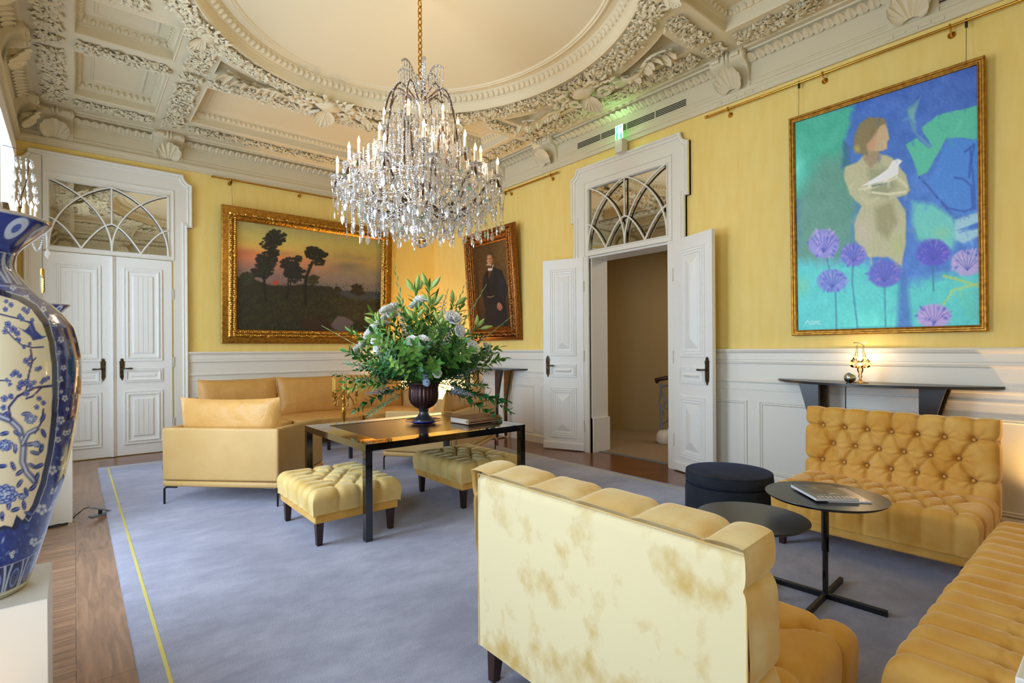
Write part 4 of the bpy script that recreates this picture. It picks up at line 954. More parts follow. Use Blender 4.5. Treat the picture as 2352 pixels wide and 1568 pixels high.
# ================================================================== MAGAZINES, BOOK, ART
def colgrid(name, X, Y, Z, col, m, parent=None, smooth=None, wu=False):
    """grid object with a painted colour per vertex; col in sRGB 0..255"""
    b = MB(); b.grid(np.stack([X, Y, Z], -1), wu=wu); me = mesh_of(name, b, smooth)
    c = np.clip(col.reshape(-1, 3)/255.0, 0, 1); c = np.where(c <= .04045, c/12.92, ((c+.055)/1.055)**2.4)
    a = me.color_attributes.new('Col', 'FLOAT_COLOR', 'POINT'); a.data.foreach_set('color', np.column_stack([c, np.ones(len(c))]).astype(np.float32).ravel())
    return obj(name, me, m, parent)
class Paint:
    """colour field over coordinate fields X, Y"""
    def __init__(s, X, Y, base, seed=1):
        s.X, s.Y = X, Y; s.c = np.ones(X.shape+(3,))*np.array(base, float); s.r = np.random.default_rng(seed)
    def mix(s, a, col):
        a = np.clip(a, 0, 1)[..., None]; s.c = s.c*(1-a)+np.array(col, float)*a
    def noise(s, sc, seed=0, oct=4):
        r = np.random.default_rng(seed+11); n = np.zeros(s.X.shape); amp = 1; tot = 0
        for o in range(oct):
            for _ in range(5):
                th = r.uniform(0, 6.28); k = (2**o)/sc*r.uniform(.6, 1.4)*2*PI; n += amp/5*np.sin(k*(s.X*math.cos(th)+s.Y*math.sin(th))+r.uniform(0, 6.28)+1.5*np.sin(k*.5*(s.Y*math.cos(th)-s.X*math.sin(th))+r.uniform(0, 6)))
            tot += amp; amp *= .6
        return n/tot*2.0
    def disc(s, x, y, rx, col, ry=None, soft=.3, rot=0, al=1.0):
        ry = ry or rx; dx, dy = s.X-x, s.Y-y; c_, s_ = math.cos(rot), math.sin(rot)
        d = np.hypot((dx*c_+dy*s_)/rx, (-dx*s_+dy*c_)/ry); s.mix(al*np.clip((1-d)/soft+.0, 0, 1), col)
    def line(s, pts, wd, col, al=1.0, soft=1.0):
        d = np.full(s.X.shape, 1e9); ws = np.broadcast_to(wd, len(pts))
        for (a, b, w0) in zip(pts[:-1], pts[1:], ws[:-1]):
            d = np.minimum(d, seg_dist(s.X, s.Y, a[0], a[1], b[0], b[1])/w0)
        s.mix(al*np.clip((1.0+.5*soft-d)/soft, 0, 1), col)
    def poly(s, pts, col, soft=2.0, al=1.0, wob=0):
        X, Y = s.X, s.Y
        if wob: X = X+wob*s.noise(60, 3); Y = Y+wob*s.noise(60, 4)
        ins = np.zeros(X.shape, bool); d = np.full(X.shape, 1e9); n = len(pts)
        for i in range(n):
            x0, y0 = pts[i]; x1, y1 = pts[(i+1) % n]; d = np.minimum(d, seg_dist(X, Y, x0, y0, x1, y1))
            if y0 != y1: ins ^= ((Y < y0) != (Y < y1)) & (X < (x1-x0)*(Y-y0)/(y1-y0)+x0)
        sd = np.where(ins, d, -d); s.mix(al*np.clip(sd/soft+.5, 0, 1), col)
    def grain(s, sc, amt, seed=0): s.c += amt*s.noise(sc, seed)[..., None]
def homog(src, dst):
    A = []
    for (x, y), (u, v) in zip(src, dst):
        A.append([x, y, 1, 0, 0, 0, -u*x, -u*y, -u]); A.append([0, 0, 0, x, y, 1, -v*x, -v*y, -v])
    return np.linalg.svd(np.array(A))[2][-1].reshape(3, 3)
def fields(corners, nx, ny):
    """corners TL,TR,BR,BL in sketch coordinates; returns u,v (0..1, v up) and sketch X,Y"""
    H = homog([(0, 1), (1, 1), (1, 0), (0, 0)], corners); U, V = np.meshgrid(np.linspace(0, 1, nx), np.linspace(0, 1, ny), indexing='ij')
    q = np.stack([U, V, np.ones_like(U)], -1) @ H.T; return U, V, q[..., 0]/q[..., 2], q[..., 1]/q[..., 2]
def lean_frame(wall, u0, z0, off, ang):
    a = math.radians(ang); T = np.eye(4)
    if wall == 'A': T[:3, 0] = (1, 0, 0); T[:3, 1] = (0, -math.sin(a), math.cos(a)); T[:3, 2] = (0, -math.cos(a), -math.sin(a)); T[:3, 3] = (u0, off, z0)
    else: T[:3, 0] = (0, -1, 0); T[:3, 1] = (-math.sin(a), 0, math.cos(a)); T[:3, 2] = (-math.cos(a), 0, -math.sin(a)); T[:3, 3] = (off, u0, z0)
    return T
def painting(label, T, W, H, prof, mframe, pnt, uv, inset, depth, mpaint, wires, zrod, ornament=None, wall='A'):
    t = thing('framed_painting', label, 'painting', T[:3, 3]); t.matrix_world = Matrix(T.tolist())
    b = MB(); b.rect(0, W, 0, H, prof); obj('frame', b, mframe, t, smooth=30)
    if ornament:
        b = MB(); r5 = np.random.default_rng(9); o, wd, hh, n_, sz = ornament
        segs = [((o, o), (W-o, o)), ((W-o, o), (W-o, H-o)), ((W-o, H-o), (o, H-o)), ((o, H-o), (o, o))]
        for (a, c_) in segs:
            L_ = math.hypot(c_[0]-a[0], c_[1]-a[1]); k = int(L_/sz*2.2); q = np.linspace(0, 1, k); an = math.atan2(c_[1]-a[1], c_[0]-a[0])-PI/2
            for e in (-1, 1):
                px = a[0]+(c_[0]-a[0])*q+e*wd*.22*math.sin(an+PI/2)*-1; py = a[1]+(c_[1]-a[1])*q+e*wd*.22*math.cos(an+PI/2)
                scatter(b, np.column_stack([px, py, np.full(k, hh)]), sz, an+e*.45+r5.uniform(-.2, .2, k), .25)
        for x, y in [(o, o), (W-o, o), (o, H-o), (W-o, H-o)]+[(W*q, y) for q in (.25, .5, .75) for y in (o, H-o)]+[(x, H*q) for q in (.33, .66) for x in (o, W-o)]:
            scatter(b, np.array([[x, y, hh+.004]]*4), sz*1.25, np.arange(4)*PI/2+PI/4, .12)
        obj('carved_ornament', b, M['goldleaf'] if mframe is not M['copper'] else M['copper'], t, smooth=60)
    U, V = uv; colgrid('canvas', inset+U*(W-2*inset), inset+V*(H-2*inset), np.full(U.shape, depth), pnt.c, mpaint, t)
    b = MB(); b.box(inset-.01, W-inset+.01, inset-.01, H-inset+.01, 0, depth-.004); obj('backing', b, M['walnut'], t)
    iv = np.linalg.inv(T)
    for u in wires:
        b = MB(); p = T @ np.array([u, H-.01, .01, 1]); rod = (p[0], YA-.05, zrod) if wall == 'A' else (XB-.05, p[1], zrod)
        q = iv @ np.array([*rod, 1]); b.tube([(u, H-.01, .01), tuple(q[:3])], .0018, 5); b.box(q[0]-.008, q[0]+.008, q[1]-.05, q[1]+.015, q[2]-.008, q[2]+.008)
        obj('hanging_wire', b, M['cable'], t)
    return t

# --- landscape at sunset
U, V, X, Y = fields([(215, 225), (1730, 428), (1715, 1400), (205, 1362)], 330, 240)
p = Paint(X, Y, (150, 140, 96)); yy = (Y-225-.134*(X-215))
def ramp(p, t, stops):
    c = np.zeros(p.c.shape)
    for k in range(3): c[..., k] = np.interp(t, [s_[0] for s_ in stops], [s_[1][k] for s_ in stops])
    return c
GAIN = np.array([1.42, 1.42, 1.25])
left = GAIN*ramp(p, yy, [(0, (122, 114, 82)), (140, (146, 132, 80)), (240, (160, 128, 72)), (340, (168, 98, 70)), (440, (128, 88, 82)), (520, (100, 80, 84)), (620, (96, 76, 80))])
right = GAIN*ramp(p, yy, [(0, (124, 114, 80)), (120, (132, 118, 72)), (260, (128, 106, 72)), (360, (104, 92, 82)), (500, (92, 82, 86)), (600, (84, 84, 94))])
q = np.clip((X-700)/650, 0, 1)[..., None]; p.c = left*(1-q)+right*q; p.grain(160, 5, 1); p.grain(30, 3, 5)
for x, y, rx, ry, c in ((1330, 600, 200, 60, (150, 132, 80)), (1380, 700, 220, 60, (104, 94, 90)), (1200, 750, 90, 26, (170, 118, 78)), (300, 560, 170, 60, (176, 104, 76)), (700, 570, 200, 50, (170, 124, 80)), (1500, 620, 120, 40, (140, 124, 82))): p.disc(x, y, rx, c, ry, soft=1.0, al=.55)
p.poly([(1080, 930), (1300, 955), (1560, 965), (1730, 975), (1730, 1080), (1000, 1050)], (62, 68, 84), soft=14)
p.poly([(180, 830), (300, 780), (420, 850), (560, 900), (760, 905), (900, 890), (1060, 905), (1200, 930), (1300, 1000), (1450, 1060), (1760, 1060), (1760, 1450), (180, 1450)], (42, 40, 28), soft=16, wob=9)
gn = p.noise(120, 21); p.mix((Y > 1000)*(gn > .15)*.45, (58, 66, 30)); p.mix((Y > 1050)*(p.noise(60, 22) > .5)*.4, (84, 62, 30)); p.mix((Y > 880)*np.clip(p.noise(45, 23), 0, 1)*.5, (24, 22, 18)); p.mix((Y > 900)*np.clip(p.noise(38, 27)-.1, 0, 1)*.6, (76, 74, 40)); p.mix((Y > 960)*(X > 900)*np.clip(p.noise(70, 28), 0, 1)*.6, (92, 66, 36))
p.disc(612, 872, 60, (150, 70, 52), 40, soft=1, al=.7); p.disc(612, 875, 30, (216, 62, 44), 26, soft=.6)
def tree(cx_, cy_, R_, n_, seed, col=(26, 27, 20)):
    r6 = np.random.default_rng(seed); p.disc(cx_, cy_, R_*.75, tuple(np.array(col)+3.0), R_*.55, soft=.5, al=.9)
    for _ in range(int(n_*2.4)):
        a_, d_ = r6.uniform(0, 6.28), R_*math.sqrt(r6.uniform(0, 1)); p.disc(cx_+d_*math.cos(a_), cy_+.8*d_*math.sin(a_), r6.uniform(14, 30), tuple(np.array(col)+r6.uniform(-6, 12)), r6.uniform(11, 22), soft=.5, al=.92)
tree(620, 400, 100, 46, 1); tree(560, 470, 100, 22, 2); tree(520, 640, 110, 50, 3, (30, 34, 30)); tree(480, 740, 110, 40, 4, (28, 32, 28)); tree(590, 560, 60, 16, 14)
tree(1010, 560, 85, 40, 5); tree(1070, 640, 60, 14, 6); tree(1110, 575, 40, 8, 16); tree(760, 680, 90, 36, 7, (32, 32, 30)); tree(820, 780, 110, 44, 8, (30, 30, 30)); tree(850, 620, 40, 10, 17, (40, 38, 30)); tree(1010, 840, 60, 22, 9, (60, 52, 30)); tree(1480, 950, 70, 26, 10, (44, 34, 22)); tree(1265, 950, 34, 9, 11, (44, 38, 26)); tree(1160, 960, 60, 14, 12, (42, 38, 26)); tree(320, 830, 80, 26, 13, (44, 50, 32))
for pts, w_ in (([(498, 780), (495, 900), (505, 980), (515, 1060)], 13), ([(560, 560), (540, 680)], 9), ([(748, 830), (745, 930), (720, 1040)], 8), ([(775, 830), (765, 940), (738, 1040)], 7), ([(1000, 660), (965, 740), (930, 830), (925, 960), (930, 1100)], 15), ([(985, 690), (960, 690)], 7)): p.line(pts, w_, (30, 24, 18))
p.poly([(1195, 1310), (1270, 1225), (1340, 1235), (1440, 1290), (1410, 1330), (1420, 1400), (1205, 1400)], (112, 98, 98), soft=14, wob=8); p.poly([(880, 1260), (1100, 1230), (1250, 1380), (880, 1400)], (58, 36, 26), soft=30, al=.7)
p.grain(18, 3, 9)
Hh = 2.04
painting('wide sunset landscape with dark trees in a heavy gilded frame, above the leather sofa', lean_frame('A', 1.667, 1.515, 8.748, 2.7), 2.735, Hh,
         [(0, 0), (0, .035), (.012, .045), (.05, .05), (.09, .052), (.105, .065), (.115, .06), (.125, .05), (.17, .046), (.185, .052), (.195, .044), (.205, .036), (.21, .02)], M['gold'], p, (U, V), .207, .022, M['oil'], (.15, 2.55), 3.955, (.147, .06, .052, 0, .062))

# --- portrait of a gentleman
U, V, X, Y = fields([(215, 285), (668, 172), (745, 1325), (295, 1345)], 130, 220)
p = Paint(X, Y, (84, 58, 30)); p.mix(np.clip((X-420-(Y-300)*.05)/250, 0, 1)*np.clip((900-Y)/500, 0, 1), (112, 84, 44)); p.mix(np.clip((Y-900)/400, 0, 1), (50, 36, 26)); p.grain(120, 10, 2); p.grain(40, 5, 3)
p.poly([(400, 600), (490, 540), (610, 590), (660, 720), (690, 850), (660, 990), (700, 1330), (370, 1345), (390, 1100), (350, 900), (360, 680)], (30, 30, 34), soft=8)
p.poly([(560, 620), (640, 700), (680, 860), (620, 1000), (560, 860)], (38, 40, 46), soft=16, al=.8); p.poly([(420, 600), (478, 596), (440, 720)], (92, 52, 40), soft=6); p.poly([(422, 560), (480, 560), (484, 590), (424, 598)], (214, 204, 190), soft=5); p.poly([(480, 520), (500, 512), (480, 590)], (196, 184, 170), soft=5)
p.line([(420, 610), (418, 760), (430, 900)], 7, (16, 16, 18)); p.line([(500, 600), (470, 760)], 5, (60, 62, 56), al=.7); p.line([(418, 936), (460, 944), (505, 930)], 3.5, (168, 140, 110))
p.disc(446, 450, 50, (176, 124, 92), 86, soft=.35); p.disc(430, 420, 26, (198, 150, 116), 44, soft=.9); p.disc(470, 460, 22, (146, 94, 68), 70, soft=.9, al=.7)
p.disc(452, 362, 52, (70, 52, 38), 26, soft=.4); p.disc(486, 400, 12, (64, 48, 36), 44, soft=.5); p.line([(412, 518), (440, 510), (458, 522)], 9, (190, 172, 150)); p.line([(405, 438), (425, 432)], 4, (70, 44, 32)); p.line([(440, 432), (466, 434)], 4, (70, 44, 32)); p.line([(424, 440), (420, 480), (432, 492)], 4, (206, 156, 124)); p.line([(426, 540), (448, 540)], 3, (130, 70, 56))
p.poly([(560, 1015), (590, 1020), (625, 1080), (600, 1125), (560, 1110), (545, 1070)], (170, 112, 84), soft=8); p.line([(572, 1060), (566, 1110)], 3, (110, 66, 48)); p.line([(590, 1062), (588, 1118)], 3, (110, 66, 48))
painting('portrait of a moustached gentleman in a dark coat, tilting forward in a red-gold frame', lean_frame('B', 7.50, 1.545, XB-.012, 4.2), 1.353, 1.815,
         [(0, 0), (0, .03), (.01, .05), (.045, .06), (.06, .075), (.075, .06), (.09, .05), (.10, .06), (.15, .062), (.165, .055), (.175, .045), (.20, .04), (.215, .046), (.225, .034), (.23, .015)], M['copper'], p, (U, V), .225, .018, M['varnish'], (.35, 1.0), 3.915, (.125, .07, .062, 0, .055), wall='B')

# --- woman with a white bird among purple flowers
U, V, X, Y = fields([(137, 350), (962, 88), (970, 1265), (157, 1290)], 300, 430)
p = Paint(X, Y, (70, 112, 200)); p.mix(np.clip((Y-250)/500, 0, 1)*.5, (78, 140, 222)); p.mix(np.clip((300-Y)/200, 0, 1)*.5, (62, 96, 180)); p.grain(200, 9, 1)
p.poly([(120, 340), (405, 270), (390, 370), (360, 430), (370, 560), (330, 700), (160, 700), (120, 700)], (68, 176, 152), soft=26, wob=6); p.disc(150, 560, 46, (118, 222, 204), 130, soft=1); p.disc(210, 600, 70, (76, 190, 180), 120, soft=1, al=.6)
p.poly([(250, 520), (400, 480), (430, 720), (400, 900), (330, 1000), (140, 1000), (140, 720)], (92, 150, 134), soft=70, wob=10); p.poly([(360, 430), (400, 470), (400, 540), (350, 560)], (52, 110, 140), soft=18)
p.poly([(100, 980), (460, 980), (640, 1080), (1000, 1000), (1000, 1320), (100, 1320)], (86, 206, 208), soft=60, wob=16); p.poly([(390, 300), (640, 330), (660, 620), (640, 1000), (670, 1290), (600, 1290), (620, 900), (380, 520)], (66, 112, 196), soft=24, al=.85)
p.grain(90, 7, 6)
p.poly([(710, 375), (780, 320), (830, 305), (975, 272), (975, 440), (900, 420), (820, 425), (780, 500), (735, 580), (695, 595), (680, 540), (640, 450), (690, 420), (730, 460), (760, 460), (720, 400)], (86, 190, 164), soft=7, wob=3)
p.poly([(830, 420), (960, 430), (975, 480), (975, 770), (870, 770), (780, 700), (740, 620), (790, 520)], (72, 134, 220), soft=14, wob=4); p.poly([(640, 290), (705, 235), (680, 330), (690, 400), (760, 460), (740, 470), (670, 390)], (94, 146, 190), soft=9); p.poly([(650, 300), (690, 250), (672, 340)], (112, 170, 180), soft=8)
for pts in ([(905, 485), (950, 450), (930, 540), (925, 600)], [(930, 470), (945, 620), (950, 740), (900, 755), (830, 740), (780, 690)], [(860, 602), (900, 608), (935, 640), (940, 740)], [(790, 700), (860, 790), (960, 770)], [(700, 600), (740, 640), (780, 690)]): p.line(pts, 5, (46, 84, 176), al=.75)
p.poly([(670, 710), (760, 720), (850, 780), (870, 860), (850, 920), (760, 900), (690, 880), (668, 800)], (108, 200, 196), soft=26); p.disc(800, 850, 60, (140, 206, 160), 40, soft=1, al=.7); p.poly([(860, 790), (975, 755), (975, 800), (880, 850), (975, 830), (975, 860), (900, 900), (860, 880)], (170, 214, 226), soft=12, al=.85); p.poly([(870, 840), (975, 800), (975, 826)], (62, 116, 206), soft=8)
# figure
p.poly([(455, 495), (520, 490), (580, 510), (640, 590), (658, 660), (640, 680), (600, 690), (640, 760), (640, 900), (620, 1000), (560, 960), (470, 960), (410, 880), (410, 800), (440, 730), (390, 680), (356, 590), (370, 550), (420, 530)], (186, 184, 148), soft=9, wob=2)
p.poly([(470, 560), (560, 560), (600, 640), (560, 690), (480, 680)], (146, 150, 116), soft=30, al=.8); p.poly([(500, 740), (580, 700), (600, 800), (560, 880), (510, 840)], (148, 144, 104), soft=26, al=.8); p.disc(450, 840, 46, (198, 184, 172), 90, soft=1, al=.8); p.disc(600, 900, 40, (180, 190, 120), 80, soft=1, al=.7); p.poly([(460, 470), (520, 470), (525, 520), (480, 560), (450, 520)], (160, 140, 112), soft=12)
p.disc(498, 405, 66, (196, 160, 126), 82, soft=.16, rot=.2); p.poly([(535, 350), (556, 380), (566, 425), (556, 440), (556, 470), (535, 480), (500, 480), (510, 400)], (196, 170, 134), soft=6); p.disc(470, 440, 40, (192, 140, 112), 44, soft=1, al=.8)
p.poly([(412, 400), (425, 360), (470, 326), (540, 330), (552, 350), (520, 370), (490, 420), (462, 450), (470, 500), (420, 490), (402, 470), (405, 430)], (134, 120, 84), soft=9); p.disc(420, 470, 20, (168, 162, 90), 26, soft=.8)
p.poly([(440, 640), (520, 590), (560, 560), (580, 525), (605, 515), (625, 525), (608, 545), (605, 585), (560, 612), (490, 630)], (236, 234, 236), soft=5); p.line([(430, 655), (500, 640), (600, 600), (645, 640)], 7, (206, 202, 170)); p.line([(490, 668), (560, 676), (640, 665)], 5, (214, 212, 180)); p.line([(490, 640), (560, 625)], 4, (118, 134, 120)); p.line([(440, 690), (470, 720), (520, 690)], 6, (200, 196, 160), al=.7)
def head(x, y, rx, ry, c1, c2, seed):
    r6 = np.random.default_rng(seed); p.disc(x, y, rx, c1, ry, soft=.18)
    for k in range(26):
        a_ = r6.uniform(0, 6.28); d_ = r6.uniform(.35, 1.0); p.disc(x+rx*d_*math.cos(a_), y+ry*d_*math.sin(a_), r6.uniform(8, 16), c2 if k % 3 else (90, 96, 206), r6.uniform(5, 10), soft=.6, rot=a_, al=.8)
    for a_ in np.linspace(-2.7, -.4, 7): p.line([(x, y+ry*.55), (x+rx*.8*math.cos(a_), y+ry*.8*math.sin(a_))], 1.6, (60, 70, 170), al=.6)
for a_ in (([(325, 1110), (330, 1280)]), ([(403, 980), (400, 1080), (425, 1280)]), ([(545, 1080), (550, 1270)]), ([(760, 1000), (765, 1110)]), ([(285, 960), (300, 1030)])): p.line(a_, 4, (52, 120, 160), al=.7)
head(272, 900, 76, 72, (142, 140, 216), (188, 168, 228), 1); head(405, 950, 62, 56, (110, 116, 208), (150, 136, 214), 2); head(310, 1066, 74, 56, (118, 140, 218), (150, 150, 220), 3); head(545, 1035, 80, 66, (96, 104, 206), (140, 118, 208), 4); head(762, 940, 80, 66, (84, 84, 204), (132, 110, 212), 5); head(915, 985, 80, 64, (170, 164, 220), (200, 170, 228), 6); head(765, 1225, 84, 60, (182, 164, 224), (146, 126, 216), 7)
p.line([(810, 1170), (850, 1110), (960, 1080)], 6, (170, 206, 130), al=.8); p.line([(810, 1045), (870, 1060), (960, 1090)], 6, (176, 204, 110), al=.8); p.poly([(870, 1120), (975, 1100), (975, 1250), (900, 1220)], (90, 200, 190), soft=16, al=.8); p.line([(180, 1275), (200, 1245), (215, 1262), (240, 1255), (258, 1262)], 1.6, (200, 230, 235)); p.line([(215, 1250), (255, 1248)], 1.4, (200, 230, 235)); p.disc(175, 1090, 50, (130, 200, 150), 60, soft=1, al=.6)
p.grain(26, 5, 8); br_ = np.random.default_rng(31)
for _ in range(420):          # visible brush strokes
    x0, y0 = br_.uniform(140, 970), br_.uniform(120, 1290); a_ = br_.normal(PI/2, .5); l_ = br_.uniform(14, 50); i_, j_ = np.unravel_index(np.argmin((X-x0)**2+(Y-y0)**2), X.shape); c0 = p.c[i_, j_]+br_.uniform(-22, 26); p.line([(x0, y0), (x0+l_*math.cos(a_), y0+l_*math.sin(a_))], br_.uniform(3, 8), tuple(c0), al=.30, soft=1.5)
p.c = p.c*1.10+4
painting('large blue and turquoise painting of a woman holding a white bird, thin gilt frame', lean_frame('B', 2.158, 1.515, XB-.012, 1.25), 1.412, 2.075,
         [(0, 0), (0, .034), (.008, .042), (.018, .04), (.024, .03), (.034, .028), (.04, .034), (.048, .03), (.052, .012)], M['gold'], p, (U, V), .048, .014, M['oil'], (.08, 1.30), 3.915, wall='B')

# picture rods
def rod(label, wall, a, b_, z, rings):
    t = thing('picture_rod', label, 'picture rail', (0, 0, 0), 0, 'brass picture rods under the cornice'); T = {'A': T_A, 'B': T_B}[wall]
    m_ = MB(); m_.tube([(a, z, .055), (b_, z, .055)], .011, 10, T=T)
    obj('rod', m_, M['brass'], t, smooth=50)
    for e, u in ((-1, min(a, b_)), (1, max(a, b_))):
        m_ = MB(); m_.tube([(u, z, .055), (u+e*.01, z, .055), (u+e*.02, z, .055), (u+e*.035, z, .055), (u+e*.05, z, .055)], [.011, .02, .012, .018, .004], 10, T=T); obj('finial', m_, M['brass'], t, smooth=50)
    for u in rings:
        m_ = MB(); m_.tube([(u, z+.018*math.cos(q), .055+.018*math.sin(q)) for q in np.linspace(0, 2*PI, 14, endpoint=False)], .006, 6, closed=True, T=T); m_.tube([(u, z-.01, .05), (u, z-.05, .03), (u, z-.05, 0)], .007, 8, T=T); m_.tube([(u, z-.05, 0), (u, z-.05, .008)], .026, 14, T=T); obj('bracket', m_, M['brass'], t, smooth=50)
    return t
rod('brass picture rod above the landscape painting', 'A', 1.60, 4.75, 3.955, [1.80, 2.82, 3.9, 4.6]); rod('brass picture rod above the blue painting', 'B', -.2, 3.0, 3.915, [.10, .955, 1.87, 2.78]); rod('brass picture rod above the portrait', 'B', 5.36, 8.1, 3.915, [5.46, 6.40, 7.4])

# air vents in the frieze and the exit sign
for i, (y0, y1) in enumerate(((3.285, 4.967), (-.30, 1.32))):
    b = MB()
    for k in range(4):
        for j in range(4): L_ = (y1-y0)/4; b.box(y0+j*L_+.008, y0+(j+1)*L_-.008, 4.150+k*.020, 4.162+k*.020, .0185, .0235, T_B)
    tag(obj('air_vent', b, M['vent']), ['dark slotted air vent in the frieze above the open doorway', 'dark slotted air vent in the frieze above the blue painting'][i], 'air vent', 'slotted vents in the frieze')
t = thing('exit_sign', 'small lit green emergency exit sign with white arrow above the doorway', 'exit sign', (XB-.10, 4.155, 3.84), 0)
b = MB(); b.box(-.05, .07, -.055, .055, 0, .165); obj('housing', b, M['white_ped'], t, bevel=.004)
g_ = mat('green_sign_panel', '38C060', .3, emit=('30D868', 2.2)); wl = mat('lit_white_arrow', 'FFFFFF', .3, emit=('E8FFE8', 3.5))
b = MB(); b.box(-.036, -.030, -.052, .052, .165, .335); obj('sign_panel', b, g_, t)
b = MB(); b.box(-.0385, -.0362, -.014, .014, .175, .262); b.add([(-.0385, -.032, .26), (-.0385, .032, .26), (-.0385, 0, .318)], [(0, 1, 2)]); b.box(-.0385, -.0295, -.054, .054, .330, .337); b.box(-.0385, -.0295, -.056, -.050, .165, .335); b.box(-.0385, -.0295, .050, .056, .165, .335); obj('arrow', b, wl, t)
light('POINT', 'sign_glow', (XB-.16, 4.155, 4.13), 3.0, (.35, 1, .45), size=.04)

# magazines
def paper(label, x, y, z, rz, W, H, th, kind, group):
    t = thing('magazine', label, 'magazine', (x, y, z), rz, group)
    b = MB(); b.box(-W/2, W/2, -H/2, H/2, 0, th-.001); b.box(-W/2-.001, W/2+.001, -H/2-.001, -H/2+.004, 0, th-.0006); obj('pages', b, M['white_paper'], t)
    U, V = np.meshgrid(np.linspace(0, 1, 90), np.linspace(0, 1, 110), indexing='ij'); q = Paint(U*100, V*130, (92, 84, 82), seed=3)
    if kind == 0:
        q.grain(40, 16, 2)
        for x_, y_, rx, ry, c in ((20, 80, 14, 8, (96, 130, 80)), (55, 70, 20, 8, (108, 86, 82)), (45, 95, 12, 9, (96, 134, 90)), (70, 84, 16, 9, (60, 66, 72)), (35, 55, 18, 7, (104, 84, 76)), (80, 55, 12, 20, (120, 96, 52)), (62, 44, 14, 6, (190, 196, 200)), (25, 110, 16, 8, (60, 58, 54)), (74, 112, 20, 10, (110, 90, 46))): q.disc(x_, y_, rx, c, ry, soft=.5)
        for k in range(9): q.line([(12+k*9.6, 6), (12+k*9.6, 19)], 1.7, (226, 224, 226)); q.line([(12+k*9.6, 18), (16+k*9.6, 18 if k % 2 else 7)], 1.5, (226, 224, 226))
        for k in range(7): q.line([(20+k*8, 30+(k*7) % 5), (25+k*8, 30+(k*7) % 5)], 1.0, (220, 220, 222))
    else:
        q.mix(np.ones(q.X.shape), (206, 210, 226)); q.poly([(3, 25), (97, 25), (97, 127), (3, 127)], (176, 156, 150), soft=2)
        for k in range(12): q.line([(16+k*6, 10), (16+k*6+(k*5) % 3, 16)], 1.6, (74, 82, 160))
        q.line([(6, 6), (6, 20)], 1.8, (196, 60, 66)); q.line([(94, 6), (94, 20)], 1.8, (196, 60, 66)); q.line([(52, 9), (56, 18)], 1.8, (176, 40, 70))
    colgrid('cover', -W/2+U*W, -H/2+V*H, np.full(U.shape, th), q.c, M['print'], t); return t
M['white_paper'] = mat('white_page_edges', 'E8E8EC', .6)
# corners seen in the photo give the lie of the two copies on the taller table (top at z .59)
paper('thin white magazine with red and blue title lying under the photo-covered one', 3.197, 1.07, .5905, math.radians(-46), .21, .275, .008, 1, 'magazines on the taller side table')
paper('thick magazine with a garden photo cover, uppermost on the taller side table', 3.145, 1.12, .5995, math.radians(-43), .215, .28, .014, 0, 'magazines on the taller side table')

# old book on the black table
t = thing('old_book', 'thick old brown cloth-bound book lying on the black table beside the urn', 'book', (2.90, 4.02, .7235), math.radians(4))
bc = mat('worn_brown_cloth', '9C7048', .7, noise=(14, '80562E', .35, .7)); bp_ = mat('old_page_edges', 'D9CCBC', .8, noise=(200, 'B8A898', .4, .6), stretch=(1, 1, 12)); 
b = MB(); b.box(-.20, .20, -.135, .135, .0, .004); b.box(-.20, .20, -.135, .135, .046, .050); b.tube([(-.20, -.125, .025), (.20, -.125, .025)], .0248, 14, flat=.45); obj('cover', b, bc, t, bevel=.0015)
b = MB(); b.box(-.194, .194, -.128, .128, .004, .046); obj('pages', b, bp_, t)
b = MB()
for k in range(12):
    if k not in (5,): b.box(-.10+k*.017, -.092+k*.017+.003*(k % 2), -.1375, -.1362, .017, .033)
obj('spine_lettering', b, M['walnut'], t)
# ================================================================== PORCELAIN VASES, PEDESTALS, CONSOLES
VC = (-.235, 2.17)
VP = [(.0, .712), (.118, .712), (.123, .714), (.128, .724), (.141, .763), (.165, .85), (.189, .945), (.213, 1.028), (.232, 1.13), (.245, 1.221), (.252, 1.286), (.254, 1.341), (.253, 1.397), (.246, 1.443), (.235, 1.491), (.211, 1.528), (.182, 1.56), (.155, 1.582), (.135, 1.605), (.119, 1.629), (.102, 1.655), (.099, 1.678), (.105, 1.708), (.119, 1.729), (.144, 1.755), (.170, 1.782), (.183, 1.797), (.186, 1.806), (.178, 1.809)]
def vprof(n):
    P = np.array(VP); d = np.r_[0, np.cumsum(np.hypot(*np.diff(P, axis=0).T))]; s = np.linspace(0, d[-1], n)
    # gentle smoothing of the traced outline
    r = np.interp(s, d, P[:, 0]); z = np.interp(s, d, P[:, 1]); k = np.ones(9)/9
    r2 = np.convolve(np.pad(r, 4, 'edge'), k, 'valid'); z2 = np.convolve(np.pad(z, 4, 'edge'), k, 'valid'); w = np.clip(np.minimum(np.arange(n), n-1-np.arange(n))/12, 0, 1); return r*(1-w)+r2*w, z*(1-w)+z2*w
def proj_px(X, Y, Z):
    F, H = np.array(_F), np.array(_H); R, U_ = np.array(_R), np.array(_U); d = np.stack([X, Y, Z-1.4], -1); dd = d@F
    return 1176+FPX*(d@R)/dd, 801.85-FPX*(d@U_)/dd
